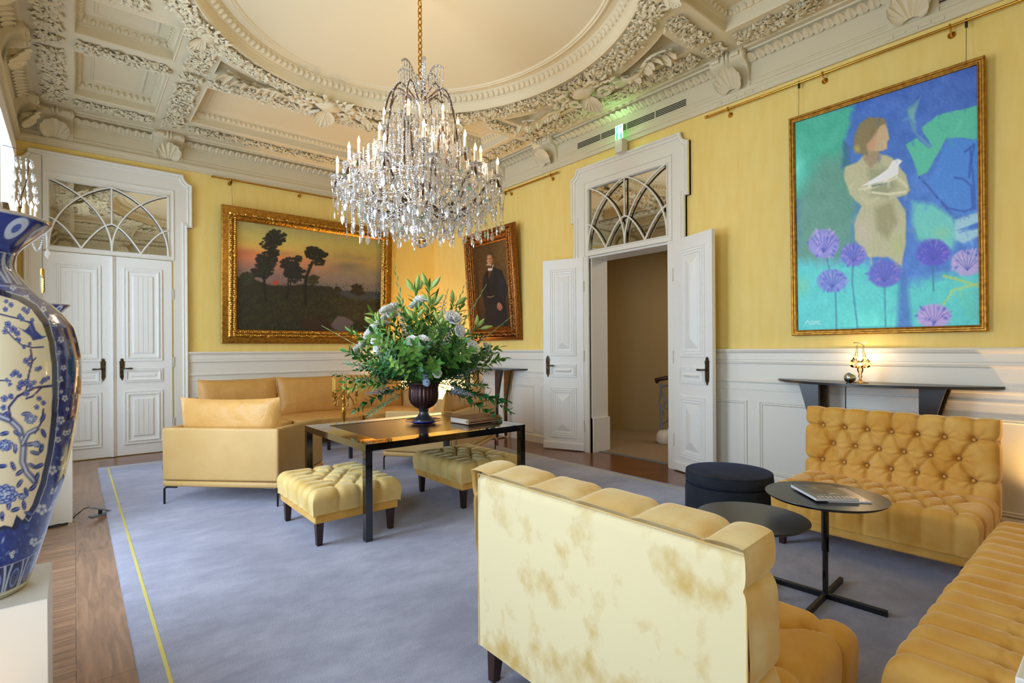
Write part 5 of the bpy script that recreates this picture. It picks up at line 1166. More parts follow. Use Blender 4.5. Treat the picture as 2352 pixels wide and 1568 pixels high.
def build_vase(label, cx_, cy_, NT, NZ, name='porcelain_vase'):
    r, z = vprof(NZ); th = np.linspace(0, 2*PI, NT, endpoint=False)
    TH, Rr = np.meshgrid(th, r, indexing='ij'); Zz = np.ones((NT, 1))*z
    t0 = math.radians(-83.8); tt = (TH-t0+PI/3) % (2*PI/3)-PI/3; tt = np.abs(tt)
    X, Y = proj_px(VC[0]+Rr*np.cos(t0+tt), VC[1]+Rr*np.sin(t0+tt), Zz)
    p = Paint(X, Y, (30, 52, 138), seed=2); p.c += 20*p.noise(40, 1)[..., None]*np.array([.6, .8, 1.0]); 
    DK, MD, WH, CR = (14, 24, 82), (48, 76, 160), (214, 218, 228), (234, 220, 188)
    p.mix((p.noise(22, 7) > .55)*.6, (86, 112, 184)); p.mix((p.noise(30, 8) < -.6)*.7, DK)
    r9 = np.random.default_rng(12)
    # flowers in the dark bands
    def bloom(x, y, s, c=WH, c2=(110, 130, 190)):
        for k in range(5):
            a = k*1.257+.3; p.disc(x+s*.55*math.cos(a), y+s*.55*math.sin(a), s*.52, c2, soft=.3); p.disc(x+s*.6*math.cos(a), y+s*.6*math.sin(a), s*.42, c, soft=.5)
        p.disc(x, y, s*.2, MD, soft=.5)
    for x, y, s in ((137, 862, 9), (146, 835, 7), (135, 800, 6), (149, 905, 8), (140, 955, 10), (133, 1000, 8), (145, 1045, 7), (120, 1070, 12), (125, 1120, 11), (96, 1160, 14), (116, 1175, 8), (78, 1235, 11), (100, 1215, 7), (140, 770, 8), (120, 720, 10), (100, 700, 8), (60, 675, 9), (30, 650, 8), (10, 630, 10), (22, 665, 7), (150, 985, 7), (155, 930, 5)): bloom(x, y, s)
    for x, y in ((132, 905), (141, 890), (136, 1065), (144, 1075), (25, 1262), (31, 1258), (28, 1268), (131, 975)): p.disc(x, y, 5, WH, soft=.4); p.disc(x, y, 1.8, DK, soft=.5)
    for k in range(44):
        x, y = r9.uniform(0, 165), r9.uniform(1190, 1290) if k % 2 else r9.uniform(620, 760); p.disc(x, y, r9.uniform(5, 13), (92, 118, 190) if k % 3 else (190, 200, 226), r9.uniform(3, 6), soft=.6, rot=r9.uniform(0, 3), al=.8)
    for k in range(60):
        x, y = r9.uniform(122, 175), r9.uniform(740, 1200); p.disc(x, y, r9.uniform(4, 9), (100, 126, 196) if k % 2 else (16, 26, 92), r9.uniform(2, 5), soft=.6, rot=r9.uniform(0, 3), al=.75)
    # cream panel with dark border
    edge = [(-40, 655), (0, 668), (40, 680), (72, 700), (98, 735), (112, 775), (119, 830), (120, 900), (117, 960), (108, 1030), (92, 1100), (74, 1150), (52, 1185), (38, 1172), (28, 1200), (10, 1196), (-40, 1215)]
    P_ = [(-400, 655)]+edge+[(-400, 1215)]
    ed2 = [(x+9, y-6 if y < 800 else y+(4 if y > 1100 else 0)) for x, y in edge]
    p.line([(-200, 650)]+[(x+5, y-5 if y < 760 else y) for x, y in edge]+[(-200, 1220)], 7, (20, 26, 58))
    p.poly(P_, CR, soft=1.6)
    p.line([(x+14, y-9 if y < 760 else y+2) for x, y in edge[1:14]], .9, (200, 206, 224))
    inside = None
    keep = p.c.copy()
    # branches
    def br(pts, w, hi=True):
        p.line(pts, w, (26, 38, 110)); 
        if hi and np.max(w) > 4: p.line([(x-1.0, y-.5) for x, y in pts], np.array(w)*.45, (190, 196, 220))
    br([(0, 945), (25, 955), (45, 975), (55, 1010), (52, 1050), (62, 1075), (80, 1095)], 7); br([(52, 1010), (65, 985), (85, 975)], 5); br([(25, 955), (20, 925), (40, 900), (80, 880), (120, 876)], 2.6, False); br([(60, 885), (66, 850), (74, 820), (70, 792)], 2.0, False); br([(74, 820), (82, 812)], 1.6, False); br([(0, 711), (20, 716), (45, 722), (60, 728), (75, 730)], 1.6, False); br([(10, 742), (30, 765), (50, 782), (75, 788), (100, 787)], 1.6, False); br([(0, 863), (25, 864)], 1.4, False); br([(60, 905), (75, 900), (95, 880)], 2, False); br([(80, 985), (95, 960), (100, 930)], 2, False)
    def plum(x, y, s, seed=0):
        for k in range(5):
            a = k*1.257+seed; p.disc(x+s*.6*math.cos(a), y+s*.6*math.sin(a), s*.55, (40, 56, 140), soft=.25); p.disc(x+s*.6*math.cos(a), y+s*.6*math.sin(a), s*.38, (136, 150, 204), soft=.5)
        p.disc(x, y, s*.28, (30, 40, 110), soft=.5)
    for k, (x, y, s) in enumerate(((18, 735, 8), (30, 746, 8), (12, 750, 7), (40, 755, 7), (42, 770, 6), (25, 690, 6), (12, 700, 6), (45, 716, 6), (55, 700, 6), (62, 706, 6), (74, 725, 5), (66, 700, 4), (14, 682, 5), (50, 722, 6), (68, 780, 5), (55, 786, 5), (60, 818, 7), (70, 812, 6), (66, 826, 5), (86, 838, 6), (92, 835, 5), (36, 845, 7), (28, 850, 6), (44, 852, 6), (16, 862, 5), (22, 872, 5), (50, 870, 8), (62, 868, 8), (44, 880, 7), (70, 876, 7), (78, 868, 6), (102, 862, 6), (110, 858, 5), (96, 868, 5), (60, 893, 7), (10, 905, 8), (25, 900, 7), (8, 925, 7), (90, 905, 6), (100, 915, 6), (84, 925, 6), (14, 940, 6))): plum(x, y, s, k)
    def peony(x, y, s):
        for rr, n_ in ((1.0, 9), (.7, 7), (.4, 5)):
            for k in range(n_):
                a = k*2*PI/n_+rr*2; p.disc(x+s*rr*.75*math.cos(a), y+s*rr*.6*math.sin(a), s*.34, (36, 56, 146), s*.28, soft=.2); p.disc(x+s*rr*.75*math.cos(a), y+s*rr*.6*math.sin(a), s*.27, (176, 190, 224), s*.22, soft=.45)
        p.disc(x, y, s*.18, (206, 214, 234), soft=.4)
    r8 = np.random.default_rng(4)
    for x, y in ((20, 1010), (35, 1020), (70, 1010), (80, 1030), (95, 1020), (30, 1060), (45, 1075), (75, 1060), (90, 1060), (20, 1150), (35, 1160), (55, 1150), (60, 1120), (75, 1110), (5, 1060), (100, 985), (60, 940), (75, 950), (40, 985), (85, 1085), (45, 1100), (10, 985), (98, 950), (66, 1170), (5, 1175)):
        a = r8.uniform(0, 3.1); p.disc(x, y, 13, (22, 38, 118), 6, soft=.3, rot=a); p.disc(x+3, y-2, 7, (70, 94, 176), 2.5, soft=.6, rot=a); p.line([(x-9*math.cos(a), y-9*math.sin(a)), (x+9*math.cos(a), y+9*math.sin(a))], .7, (180, 190, 222), al=.8)
    peony(12, 1125, 28); peony(12, 1012, 17); peony(70, 952, 14); peony(84, 1010, 10); peony(50, 1130, 10)
    p.poly([(40, 742), (58, 748), (70, 735), (62, 730), (74, 726), (82, 748), (96, 762), (108, 762), (96, 768), (84, 770), (76, 772), (70, 762), (48, 746)], (44, 66, 150), soft=2); p.poly([(64, 734), (72, 742), (76, 756)], (110, 128, 190), soft=2); p.disc(78, 768, 5, (50, 60, 130), 4)
    # neck and lip
    zf = Zz
    nk = zf > 1.575; 
    p.mix(np.clip((zf-1.60)/.01, 0, 1)*np.clip((1.70-zf)/.01, 0, 1)*.75, (28, 46, 120)); p.mix(np.clip(1-np.abs(zf-1.600)/.004, 0, 1), (170, 180, 210)); p.mix(np.clip(1-np.abs(zf-1.70)/.003, 0, 1), (170, 180, 210))
    lip = zf > 1.722; p.mix(lip*1.0, (24, 44, 128)); ph = (TH*6/PI) % 1.0; up = (zf-1.722)/.08
    p.mix(lip*np.clip(3-14*np.abs(np.hypot((ph-.5)*2.0, (up-.55)*1.6)-.42), 0, 1), (206, 212, 230)); p.mix(lip*(np.hypot((ph-.5)*2.6, (up-.55)*2) < .30)*.9, (70, 96, 180)); p.mix(np.clip((zf-1.797)/.002, 0, 1), (196, 186, 178))
    fr = (TH*12/PI) % 1.0; nb = (zf > 1.61)*(zf < 1.70); p.mix(nb*np.clip(2-10*np.abs(np.abs(fr-.5)-.35*(1.70-zf)/.09), 0, 1)*.85, (196, 204, 226)); p.mix(nb*np.clip(1.5-6*np.abs(np.sin((zf-1.61)*260+4*np.abs(fr-.5))), 0, 1)*.5, (190, 200, 226))
    # lappets round the foot
    fb = zf < .812; lp = (TH*10/PI) % 1.0; p.mix(np.clip((.814-zf)/.004, 0, 1)*.85, (16, 24, 84)); q_ = np.clip((zf-.732)/.078, 0, 1)
    p.mix(fb*np.clip(2.2-26*np.abs(np.abs(lp-.5)-(.42-.10*q_**3)), 0, 1), (176, 186, 214)); p.mix(fb*np.clip(2.0-20*np.abs(np.hypot((lp-.5)*2.2, (q_-.45)*1.5)-.48), 0, 1)*.9, (120, 140, 200)); p.mix(fb*(np.hypot((lp-.5)*2.2, (q_-.45)*1.5) < .46)*np.clip(2*np.sin(np.abs(lp-.5)*60+q_*40), 0, 1)*.5, (130, 150, 206))
    p.mix(np.clip((.735-zf)/.002, 0, 1), (206, 200, 176)); p.mix(np.clip(1-np.abs(zf-.722)/.002, 0, 1), (40, 44, 60))
    p.mix(np.clip(1-np.abs(zf-.814)/.002, 0, 1)*.9, (206, 212, 230))
    t = thing(name, label, 'vase', (cx_, cy_, .70)); 
    colgrid('body', Rr*np.cos(TH), Rr*np.sin(TH), Zz-.712+.0, p.c, M['porcelain'], t, smooth=180, wu=True)
    b = MB(); b.lathe([(.178, 1.097), (.160, 1.078), (.12, 1.035), (.09, .98), (.09, .92), (.12, .87)], 48); obj('inner_neck', b, mat('white_glaze', 'DDDCE2', .15, coat=1.0) if 'gl' not in M else M['gl'], t, smooth=180)
    return t
build_vase('large blue and white porcelain vase cut by the left edge of the photo', VC[0], VC[1], 540, 620)
v2 = build_vase('second blue and white porcelain vase, almost hidden behind the large one at left', -.205, 5.80, 160, 160)
for i, (y, x) in enumerate(((2.17, VC[0]), (5.80, -.19))):
    t = thing('pedestal', ['white box pedestal under the large vase at the left edge', 'white box pedestal farther back, under the second vase'][i], 'pedestal', (x, y, 0), 0, 'white pedestals under the vases')
    b = MB(); b.box(-.175, .175, -.175, .175, 0.0, .699); obj('column', b, M['white_ped'], t, bevel=.003)
t = thing('pedestal', 'white box pedestal cut by the right edge of the photo, standing before the velvet sofa', 'pedestal', (1.62, -.04, 0), 0, 'white pedestals under the vases')
b = MB(); b.box(-.31, .31, -.19, .19, 0, .80); obj('column', b, M['white_ped'], t, bevel=.003)

# clip lamp base, cable on the floor
t = thing('clip_lamp', 'small grey clip lamp lying on the parquet at the rug edge', 'clip lamp', (.165, 5.73, 0), math.radians(20))
b = MB(); b.box(-.075, .075, -.03, .03, 0.0, .010); obj('lower_jaw', b, M['grey_plastic'], t, bevel=.003)
b = MB(); b.box(-.085, .075, -.03, .03, -.005, .006, T=TR(0, 0, .05, ry=math.radians(24))); obj('upper_jaw', b, M['grey_plastic'], t, bevel=.003)
b = MB(); b.cyl((0, 0), .014, .008, .045, 12); obj('spring', b, M['satinblack'], t, smooth=50)
b = MB(); b.tube([(.09, 5.75, .075), (.06, 5.75, .072), (0, 5.72, .03), (-.02, 5.70, .008), (-.05, 5.62, .006), (-.12, 5.60, .006), (-.20, 5.57, .006), (-.12, 5.55, .006), (-.05, 5.58, .006), (-.10, 5.61, .010), (-.22, 5.58, .006), (-.45, 5.5, .006)], .0045, 6); tag(obj('cable', b, M['cable'], smooth=60), 'thin black cable coiled at the foot of the farther pedestal', 'cable')

# consoles on the right wall
def console(label, yc):
    t = thing('wall_console', label, 'console', (XB, yc, 0), 0, 'boat-shaped black consoles against the right wall'); L_, Dp = 1.64, .43
    a = np.linspace(-1, 1, 41); top = [(-.03-Dp*(1-abs(q)**2.1)**.8 if abs(q) < 1 else -.03, q*L_/2) for q in a]
    b = MB(); b.prism([(-.022, -L_/2), (-.022, L_/2)]+[(x, y) for x, y in top[::-1]], 1.078, 1.098); obj('table_top', b, M['table_black'], t, smooth=30)
    for s in (-1, 1):
        for nm, x0, x1, m_ in (('front_leg', -.30, -.26, 'table_black'), ('rear_leg', -.12, -.08, 'oldbrass')):
            b = MB(); zz = np.linspace(.03, 1.078, 24); q = (zz-.03)/1.048
            wd = .035+.13*np.clip((q-.45)/.55, 0, 1)**1.3; inner = .36-0*q; P = []
            for x in (x0, x1): P.append([(x, s*(.36), z) for z in zz]); 
            o_ = [(s*(.36+w_), z) for w_, z in zip(wd, zz)]; i_ = [(s*.36, z) for z in zz]
            b.prism([(y, z) for y, z in i_]+[(y, z) for y, z in o_[::-1]], x0, x1, T=np.array([[0, 0, 1, 0], [1, 0, 0, 0], [0, 1, 0, 0], [0, 0, 0, 1.0]])); obj(nm, b, M[m_], t)
        b = MB(); b.tube([(-.28, s*.378, .05), (-.28, s*.378, .012), (-.26, s*.378, .008), (-.12, s*.378, .008), (-.10, s*.378, .012), (-.10, s*.378, .05)], .008, 8); obj('foot', b, M['brass'], t, smooth=50)
    return t
console('boat-shaped black console behind the gold sofa, glass lamp standing on it', 1.475); console('boat-shaped black console half hidden by the flowers, right of the portrait', 6.845)
# glass lamp on the near console
t = thing('glass_lamp', 'small clear glass lamp with two pear-shaped globes, lit, on the near console', 'lamp', (5.12, 1.53, 1.099), 0)
b = MB(); b.lathe([(0, 0), (.06, 0), (.062, .004), (.03, .012), (.012, .02), (.009, .04), (.016, .055), (.01, .07), (.022, .10), (.024, .115), (.016, .13)], 24); obj('glass_foot', b, M['glasslamp'], t, smooth=60)
pear = [(.004, 0), (.022, .002), (.036, .012), (.042, .03), (.038, .05), (.026, .07), (.015, .09), (.009, .12), (.006, .16), (.003, .19)]
for s, lbl in ((-1, 0), (1, 0)):
    b = MB(); b.lathe(pear, 24, T=TR(0, s*.042, .125, rx=s*.12)); g = obj('glass_globe', b, M['glasslamp'], t, smooth=60)
    b = MB(); b.tube([(0, s*.035, .30), (0, s*.015, .325), (0, -s*.02, .34), (0, -s*.05, .338)], [.0035, .003, .003, .004], 6); obj('glass_stalk', b, M['glasslamp'], t, smooth=60)
b = MB(); b.ball((0, .0, .155), .016, 12); obj('bulb', b, M['bulb'], t, smooth=80)
light('POINT', 'lamp_light', (5.12, 1.53, 1.31), 3.2, (1, .74, .44), size=.03)
t = thing('chrome_ball_lamp', 'small chrome ball with a black cord beside the glass lamp on the near console', 'lamp', (5.00, 1.57, 1.099), 0)
b = MB(); b.ball((0, 0, .045), .045, 24); obj('ball', b, M['chrome'], t, smooth=80)
b = MB(); b.tube([(-.02, -.0, .012), (-.075, 0, .006), (-.10, 0, -.02), (-.10, .002, -.3), (-.10, .0, -.75), (.1, .0, -1.09)], .004, 6); obj('cord', b, M['cable'], t, smooth=60)
# uplights on the floor: corner, beside the gold sofa, by the near pedestal
for i, (x, y, e, lb) in enumerate(((4.95, 8.35, 320, 'floor uplight glowing in the far corner behind the leather sofa'), (5.12, .28, 42, 'floor uplight glowing behind the gold sofa at the right edge'), (-.30, 1.70, 6, 'floor uplight standing in front of the near pedestal'))):
    t = thing('floor_uplight', lb, 'floor lamp', (x, y, 0), 0, 'warm floor uplights'); b = MB(); b.lathe([(0, 0), (.05, 0), (.055, .01), (.055, .13), (.048, .13), (.046, .06), (0, .06)], 20); obj('body', b, M['satinblack'], t, smooth=40)
    b = MB(); b.lathe([(0, .10), (.045, .10)], 16); obj('lamp_lens', b, M['filament'], t)
    light('SPOT', 'uplight_beam', (x, y, .15), e, (1, .60, .22), rot=((PI, 0, 0)), size=.04, spot=math.radians(125), blend=.8)
    if i == 2: bpy.data.objects[-1] if False else None
# ================================================================== CHANDELIER
chan = thing('chandelier', 'huge crystal chandelier with lit candle bulbs hanging from the oval ceiling', 'chandelier', (2.41, 4.16, 0), 0)
ZC = ZS+.205
b = MB(); b.lathe([(0, ZC), (.075, ZC), (.08, ZC-.02), (.05, ZC-.045), (.03, ZC-.055), (.018, ZC-.075), (0, ZC-.08)], 24); obj('canopy', b, M['brass'], chan, smooth=50)
z = ZC-.09; k = 0
while z > 3.80:
    b = MB(); T = TR(0, 0, z-.028, rz=(k % 2)*PI/2+.3); b.tube([(.019*math.cos(q), 0, .034*math.sin(q)) for q in np.linspace(0, 2*PI, 20, endpoint=False)], .0062, 8, closed=True, T=T); obj('chain_link', b, M['brass'], chan, smooth=60); z -= .054; k += 1
b = MB(); b.lathe([(0, 3.84), (.012, 3.83), (.03, 3.80), (.014, 3.77), (.02, 3.70), (.045, 3.66), (.05, 3.63), (.02, 3.60), (.012, 3.4), (.02, 3.2), (.035, 3.1), (.02, 3.0), (.015, 2.8), (.05, 2.72), (.10, 2.68), (.13, 2.64), (.10, 2.60), (.05, 2.57), (.02, 2.53), (.03, 2.50), (.015, 2.45), (0, 2.44)], 24); obj('stem', b, M['crystal'], chan, smooth=50)
b = MB(); b.ball((0, 0, 2.365), .052, 14); obj('crystal_ball', b, M['crystal2'], chan)

# drop templates: faceted almonds, flat kites, prisms, beads (hang down from z=0)
def drop(w, l, d, n=6, top=.35):
    v = [(0, 0, 0)]; 
    for zz, s in ((-l*.12, .35), (-l*top, .85), (-l*.58, 1.0), (-l*.82, .6)):
        v += [(w*s*math.cos(a), d*s*math.sin(a), zz) for a in np.linspace(0, 2*PI, n, endpoint=False)]
    v.append((0, 0, -l)); f = [(0, 1+(i+1) % n, 1+i) for i in range(n)]
    for r_ in range(3):
        o = 1+r_*n; f += [(o+i, o+(i+1) % n, o+n+(i+1) % n) for i in range(n)]+[(o+i, o+n+(i+1) % n, o+n+i) for i in range(n)]
    o = 1+3*n; f += [(o+i, o+(i+1) % n, 1+4*n) for i in range(n)]
    return np.array(v), np.array(f)
DROPS = {'almond': drop(.021, .095, .008), 'big': drop(.030, .125, .010), 'prism': drop(.006, .085, .006, 5, .2), 'tiny': drop(.008, .034, .006, 5), 'kite': drop(.019, .11, .005, 4)}
_e2 = MB(); _e2.ball((0, 0, 0), 1, 6); BEAD = np.concatenate(_e2.v); BEAD_F = _e2.f[0]
def place(mb, V, F, pos, rz, s=1.0, tilt=0.0):
    pos = np.asarray(pos, float); n = len(pos)
    if n == 0: return
    rz = np.broadcast_to(rz, n); s = np.broadcast_to(s, n); tilt = np.broadcast_to(tilt, n)
    v = V[None]*s[:, None, None]; ct, st = np.cos(tilt)[:, None], np.sin(tilt)[:, None]; x = v[..., 0]*ct-v[..., 2]*st; z_ = v[..., 0]*st+v[..., 2]*ct; y = v[..., 1]
    c, q = np.cos(rz)[:, None], np.sin(rz)[:, None]; P = np.stack([x*c-y*q, x*q+y*c, z_], -1)+pos[:, None]
    mb.add(P.reshape(-1, 3), [(F[None]+(np.arange(n)*len(V))[:, None, None]).reshape(-1, F.shape[1])])
STUFF = MB(); STUFF2 = MB(); singles = []
def hang(kind, pos, rz=None, s=1.0, bead=True):
    pos = np.asarray(pos, float).reshape(-1, 3); n = len(pos); rz = rng.uniform(0, PI, n) if rz is None else rz; V, F = DROPS[kind]
    if bead:
        place(STUFF, BEAD, BEAD_F, pos-np.array([0, 0, .008]), 0, .0075); p2 = pos-np.array([0, 0, .016])
    else: p2 = pos
    place(STUFF if kind in ('prism', 'tiny') else STUFF2, V, F, p2, rz, s)
def swag(a, b_, sag, n, s=.007, mb=None):
    a, b_ = np.array(a, float), np.array(b_, float); t = np.linspace(0, 1, n)[:, None]; P = a+(b_-a)*t; P[:, 2] -= sag*4*(t*(1-t))[:, 0]
    place(mb or STUFF, BEAD, BEAD_F, P, 0, s); return P
def ring(r, z_, n, ph=0): a = np.linspace(0, 2*PI, n, endpoint=False)+ph; return np.column_stack([r*np.cos(a), r*np.sin(a), np.full(n, z_)]), a
# candle arms in three tiers
sleeve = MB(); sleeve.lathe([(0, 0), (.012, 0), (.0125, .10), (.009, .104), (0, .104)], 10); sleeve_me = mesh_of('candle_sleeve', sleeve, 50)
bul = MB(); bul.lathe([(0, .10), (.007, .102), (.0125, .118), (.012, .132), (.007, .150), (.002, .166), (0, .17)], 10); bul_me = mesh_of('flame_bulb', bul, 60)
cup = MB(); cup.lathe([(0, -.035), (.012, -.03), (.02, -.015), (.045, -.008), (.052, .0), (.04, -.002), (.014, .002), (.016, .02), (0, .02)], 16); cup_me = mesh_of('drip_cup', cup, 50)
TIERS = [(12, .715, 2.905, .13), (9, .54, 3.08, .05), (7, .335, 3.34, .30)]
for n_, r_, zc_, ph_ in TIERS:
    P, A = ring(r_, zc_, n_, ph_)
    for p_, a_ in zip(P, A):
        c_, s_ = math.cos(a_), math.sin(a_); b = MB()
        r0 = .10; z0_ = 2.66 if r_ > .6 else (2.74 if r_ > .4 else 2.86)
        ctrl = [(r0, z0_), (r_*.35, z0_-.05), (r_*.62, z0_-.02), (r_*.82, zc_-.10+.0), (r_*.93, zc_-.02), (r_*1.02, zc_-.055), (r_*1.03, zc_-.09), (r_, zc_-.085), (r_, zc_-.03)]
        ctrl = np.array(ctrl); t = np.linspace(0, len(ctrl)-1, 26); i = np.arange(len(ctrl)); rr = np.interp(t, i, ctrl[:, 0]); zz = np.interp(t, i, ctrl[:, 1])
        kk = np.array([.25, .5, .25]); rr[1:-1] = np.convolve(rr, kk, 'valid'); zz[1:-1] = np.convolve(zz, kk, 'valid')
        b.tube(np.column_stack([rr*c_, rr*s_, zz]), .0085, 6); b.tube(np.column_stack([rr*c_, rr*s_, zz+.012]), .004, 5)
        obj('arm', b, M['iron'], chan, smooth=60)
        for me, m_, nm in ((cup_me, M['crystal'], 'drip_cup'), (sleeve_me, M['candlewhite'], 'candle_sleeve')):
            o = obj(nm, me, m_, chan, loc=(p_[0], p_[1], p_[2])); 
        bo = obj('flame_bulb', bul_me, M['bulb'], o)
        q, qa = ring(.050, 0, 10); hang('prism', q+p_+np.array([0, 0, -.002]), qa, .95)
        q, qa = ring(.042, 0, 6, .3); hang('tiny', q+p_+np.array([0, 0, .01]), qa, 1.0, bead=False)
        # large pendants under the outer arms
        if r_ > .6:
            e = np.array([c_, s_, 0]); base = p_+e*.035+np.array([0, 0, -.09]); 
            hang('kite', [base+np.array([0, 0, -.045])], a_+PI/2, 1.0); swag(base, base+np.array([0, 0, -.045]), 0, 4)
            singles.append((p_+e*-.08+np.array([0, 0, -.10]), a_+PI/2, 1.0, 'big')); singles.append((p_+e*-.20+np.array([0, 0, -.20]), a_+PI/2, .95, 'almond'))
            singles.append((p_+e*.03+np.array([0, 0, -.07]), a_, .9, 'almond'))
        elif r_ > .4:
            e = np.array([c_, s_, 0]); singles.append((p_+e*-.04+np.array([0, 0, -.09]), a_+PI/2, 1.0, 'big')); singles.append((p_+e*-.14+np.array([0, 0, -.22]), a_+PI/2, 1.1, 'big'))
            singles.append((p_+e*.05+np.array([0, 0, -.05]), a_+PI/2, .9, 'almond'))
        else:
            e = np.array([c_, s_, 0]); singles.append((p_+e*.03+np.array([0, 0, -.06]), a_+PI/2, .9, 'almond')); singles.append((p_+e*-.08+np.array([0, 0, -.16]), a_+PI/2, 1.0, 'big'))
    for i in range(n_):
        a, c_ = P[i]+np.array([0, 0, -.02]), P[(i+1) % n_]+np.array([0, 0, -.02])
        S = swag(a, c_, .085, 20); hang('tiny', S[3:-3:3], None, 1.0); hang('almond', S[9:11:2], None, .8)
        a2, c2 = P[i]*np.array([.9, .9, 1])+np.array([0, 0, -.06]), P[(i+1) % n_]*np.array([.9, .9, 1])+np.array([0, 0, -.06]); S = swag(a2, c2, .12, 20); hang('almond', S[4:-3:4], None, .85)
# cage of long arched bars with bead strings
for i in range(12):
    a_ = i*2*PI/12+.13; c_, s_ = math.cos(a_), math.sin(a_); b = MB()
    t = np.linspace(0, 1, 26); rr = .045+.31*np.sin(t*PI*.56)**.75; zz = np.where(t < .45, 3.64+.16*np.sin(t/.45*PI*.5)*0+.10*np.sin(t/.45*PI), 3.64-(t-.45)/.55*.72); kk = np.ones(5)/5; zz[2:-2] = np.convolve(zz, kk, 'valid')
    b.tube(np.column_stack([rr*c_, rr*s_, zz]), .0075, 6); obj('cage_bar', b, M['iron'], chan, smooth=60)
    S = np.column_stack([(rr+.012)*c_, (rr+.012)*s_, zz]); place(STUFF, BEAD, BEAD_F, S[::1], 0, .0085); hang('tiny', S[4::2], None, 1.1); hang('almond', S[10::5]-np.array([0, 0, .0]), None, .75)
    # curtains of drops inside the cage
    for r_, z0_, z1_, m__ in ((.25, 3.55, 3.05, 9), (.16, 3.62, 2.85, 13), (.36, 3.28, 2.95, 6)):
        zz2 = np.linspace(z0_, z1_, m__*3); an = a_+.13; place(STUFF, BEAD, BEAD_F, np.column_stack([np.full(len(zz2), r_*math.cos(an)), np.full(len(zz2), r_*math.sin(an)), zz2]), 0, .0065)
        hang('almond', [(r_*math.cos(an), r_*math.sin(an), q) for q in zz2[::5]], None, .7)
# crown sprays
for i in range(6):
    a_ = i*PI/3+.2; c_, s_ = math.cos(a_), math.sin(a_); t = np.linspace(0, 1, 16); rr = .02+.19*t**1.15; zz = 3.66+.33*np.sin(t*PI*.62)**.8-.05*t; b = MB(); b.tube(np.column_stack([rr*c_, rr*s_, zz]), .004, 5); obj('crown_spray', b, M['crystal'], chan, smooth=60)
    place(STUFF, BEAD, BEAD_F, np.column_stack([rr*c_, rr*s_, zz]), 0, .010); e = np.array([rr[-1]*c_, rr[-1]*s_, zz[-1]]); 
    for k in range(5):
        ee = np.array([rr[-1-2*k]*c_, rr[-1-2*k]*s_, zz[-1-2*k]]); L_ = .17-.02*k; swag(ee, ee-np.array([0, 0, L_]), 0, 10, .006); hang('almond', [ee-np.array([0, 0, L_])], a_, .6); hang('tiny', [ee-np.array([0, 0, L_*q]) for q in (.3, .6)], None, 1.0)
# lower basket: tiers of pendants narrowing to the ball
for r_, z_, n__, kd, s__ in ((.66, 2.74, 34, 'almond', .95), (.60, 2.80, 30, 'almond', .9), (.56, 2.68, 30, 'big', .8), (.48, 2.72, 26, 'almond', 1.0), (.46, 2.62, 26, 'almond', 1.0), (.38, 2.70, 22, 'big', .8), (.36, 2.56, 22, 'almond', 1.0), (.28, 2.62, 18, 'big', .85), (.26, 2.52, 16, 'almond', .95), (.18, 2.56, 12, 'big', .8), (.15, 2.53, 9, 'almond', .8), (.08, 2.53, 6, 'almond', .7), (.70, 2.82, 36, 'tiny', 1.3), (.52, 2.60, 26, 'tiny', 1.4)):
    P, A = ring(r_, z_, n__, rng.uniform(0, 1)); P[:, 2] += rng.uniform(-.03, .03, n__); P[:, :2] *= rng.uniform(.95, 1.05, (n__, 1)); hang(kd, P, A+PI/2+rng.uniform(-.5, .5, n__), s__)
    swg = [swag(P[i], P[(i+1) % n__], .02, 6, .006) for i in range(0, n__)]
for r0, z0_, r1, z1_ in ((.13, 2.64, .42, 2.66), (.42, 2.66, .68, 2.80)):
    for i in range(12):
        a_ = i*2*PI/12+.26; swag((r0*math.cos(a_), r0*math.sin(a_), z0_), (r1*math.cos(a_), r1*math.sin(a_), z1_), .06, 16, .008)
for r_, z0_, z1_, n__ in ((.74, 2.86, 2.52, 24), (.68, 2.82, 2.50, 30), (.60, 2.78, 2.47, 26), (.52, 2.74, 2.46, 24), (.44, 2.70, 2.45, 20), (.36, 2.66, 2.50, 18), (.26, 2.66, 2.54, 12)):
    P, A = ring(r_, z0_, n__, rng.uniform(0, 1))
    for i_, p_ in enumerate(P):
        L_ = rng.uniform(.45, .95)*(z0_-z1_); swag(p_, p_-np.array([0, 0, L_]), 0, max(3, int(L_/.016)), .006); hang(('almond', 'kite', 'big')[i_ % 3], [p_-np.array([0, 0, L_])], None, rng.uniform(.7, .95))
        if i_ % 2: hang('almond', [p_-np.array([0, 0, L_*.45])], None, .7)
# middle fill between the tiers
for r_, z0_, z1_, n__ in ((.60, 3.06, 2.80, 30), (.42, 3.22, 2.84, 26), (.30, 3.45, 2.8, 22), (.36, 3.35, 2.9, 22), (.52, 3.12, 2.76, 28), (.66, 2.98, 2.80, 26), (.22, 3.5, 2.7, 16)):
    P, A = ring(r_, z0_, n__, rng.uniform(0, 1))
    for p_ in P:
        L_ = rng.uniform(.3, 1)*(z0_-z1_); swag(p_, p_-np.array([0, 0, L_]), 0, max(3, int(L_/.013)), .006); hang('almond', [p_-np.array([0, 0, L_])], None, rng.uniform(.7, 1.0))
dm = {k: None for k in ('big', 'almond')}
for k_ in dm: x_ = MB(); x_.add(DROPS[k_][0], [DROPS[k_][1]]); dm[k_] = mesh_of('crystal_pendant', x_); dm[k_].materials.append(M['crystal2'])
for p_, a_, s_, k_ in singles[:98]:
    o = bpy.data.objects.new('crystal_pendant', dm[k_]); C.objects.link(o); o.parent = chan; o.location = p_; o.rotation_euler = (0, 0, a_); o.scale = (s_, s_, s_)
tag(obj('bead_strings', STUFF, M['crystal'], chan), kind='stuff'); tag(obj('crystal_drops', STUFF2, M['crystal'], chan), kind='stuff')
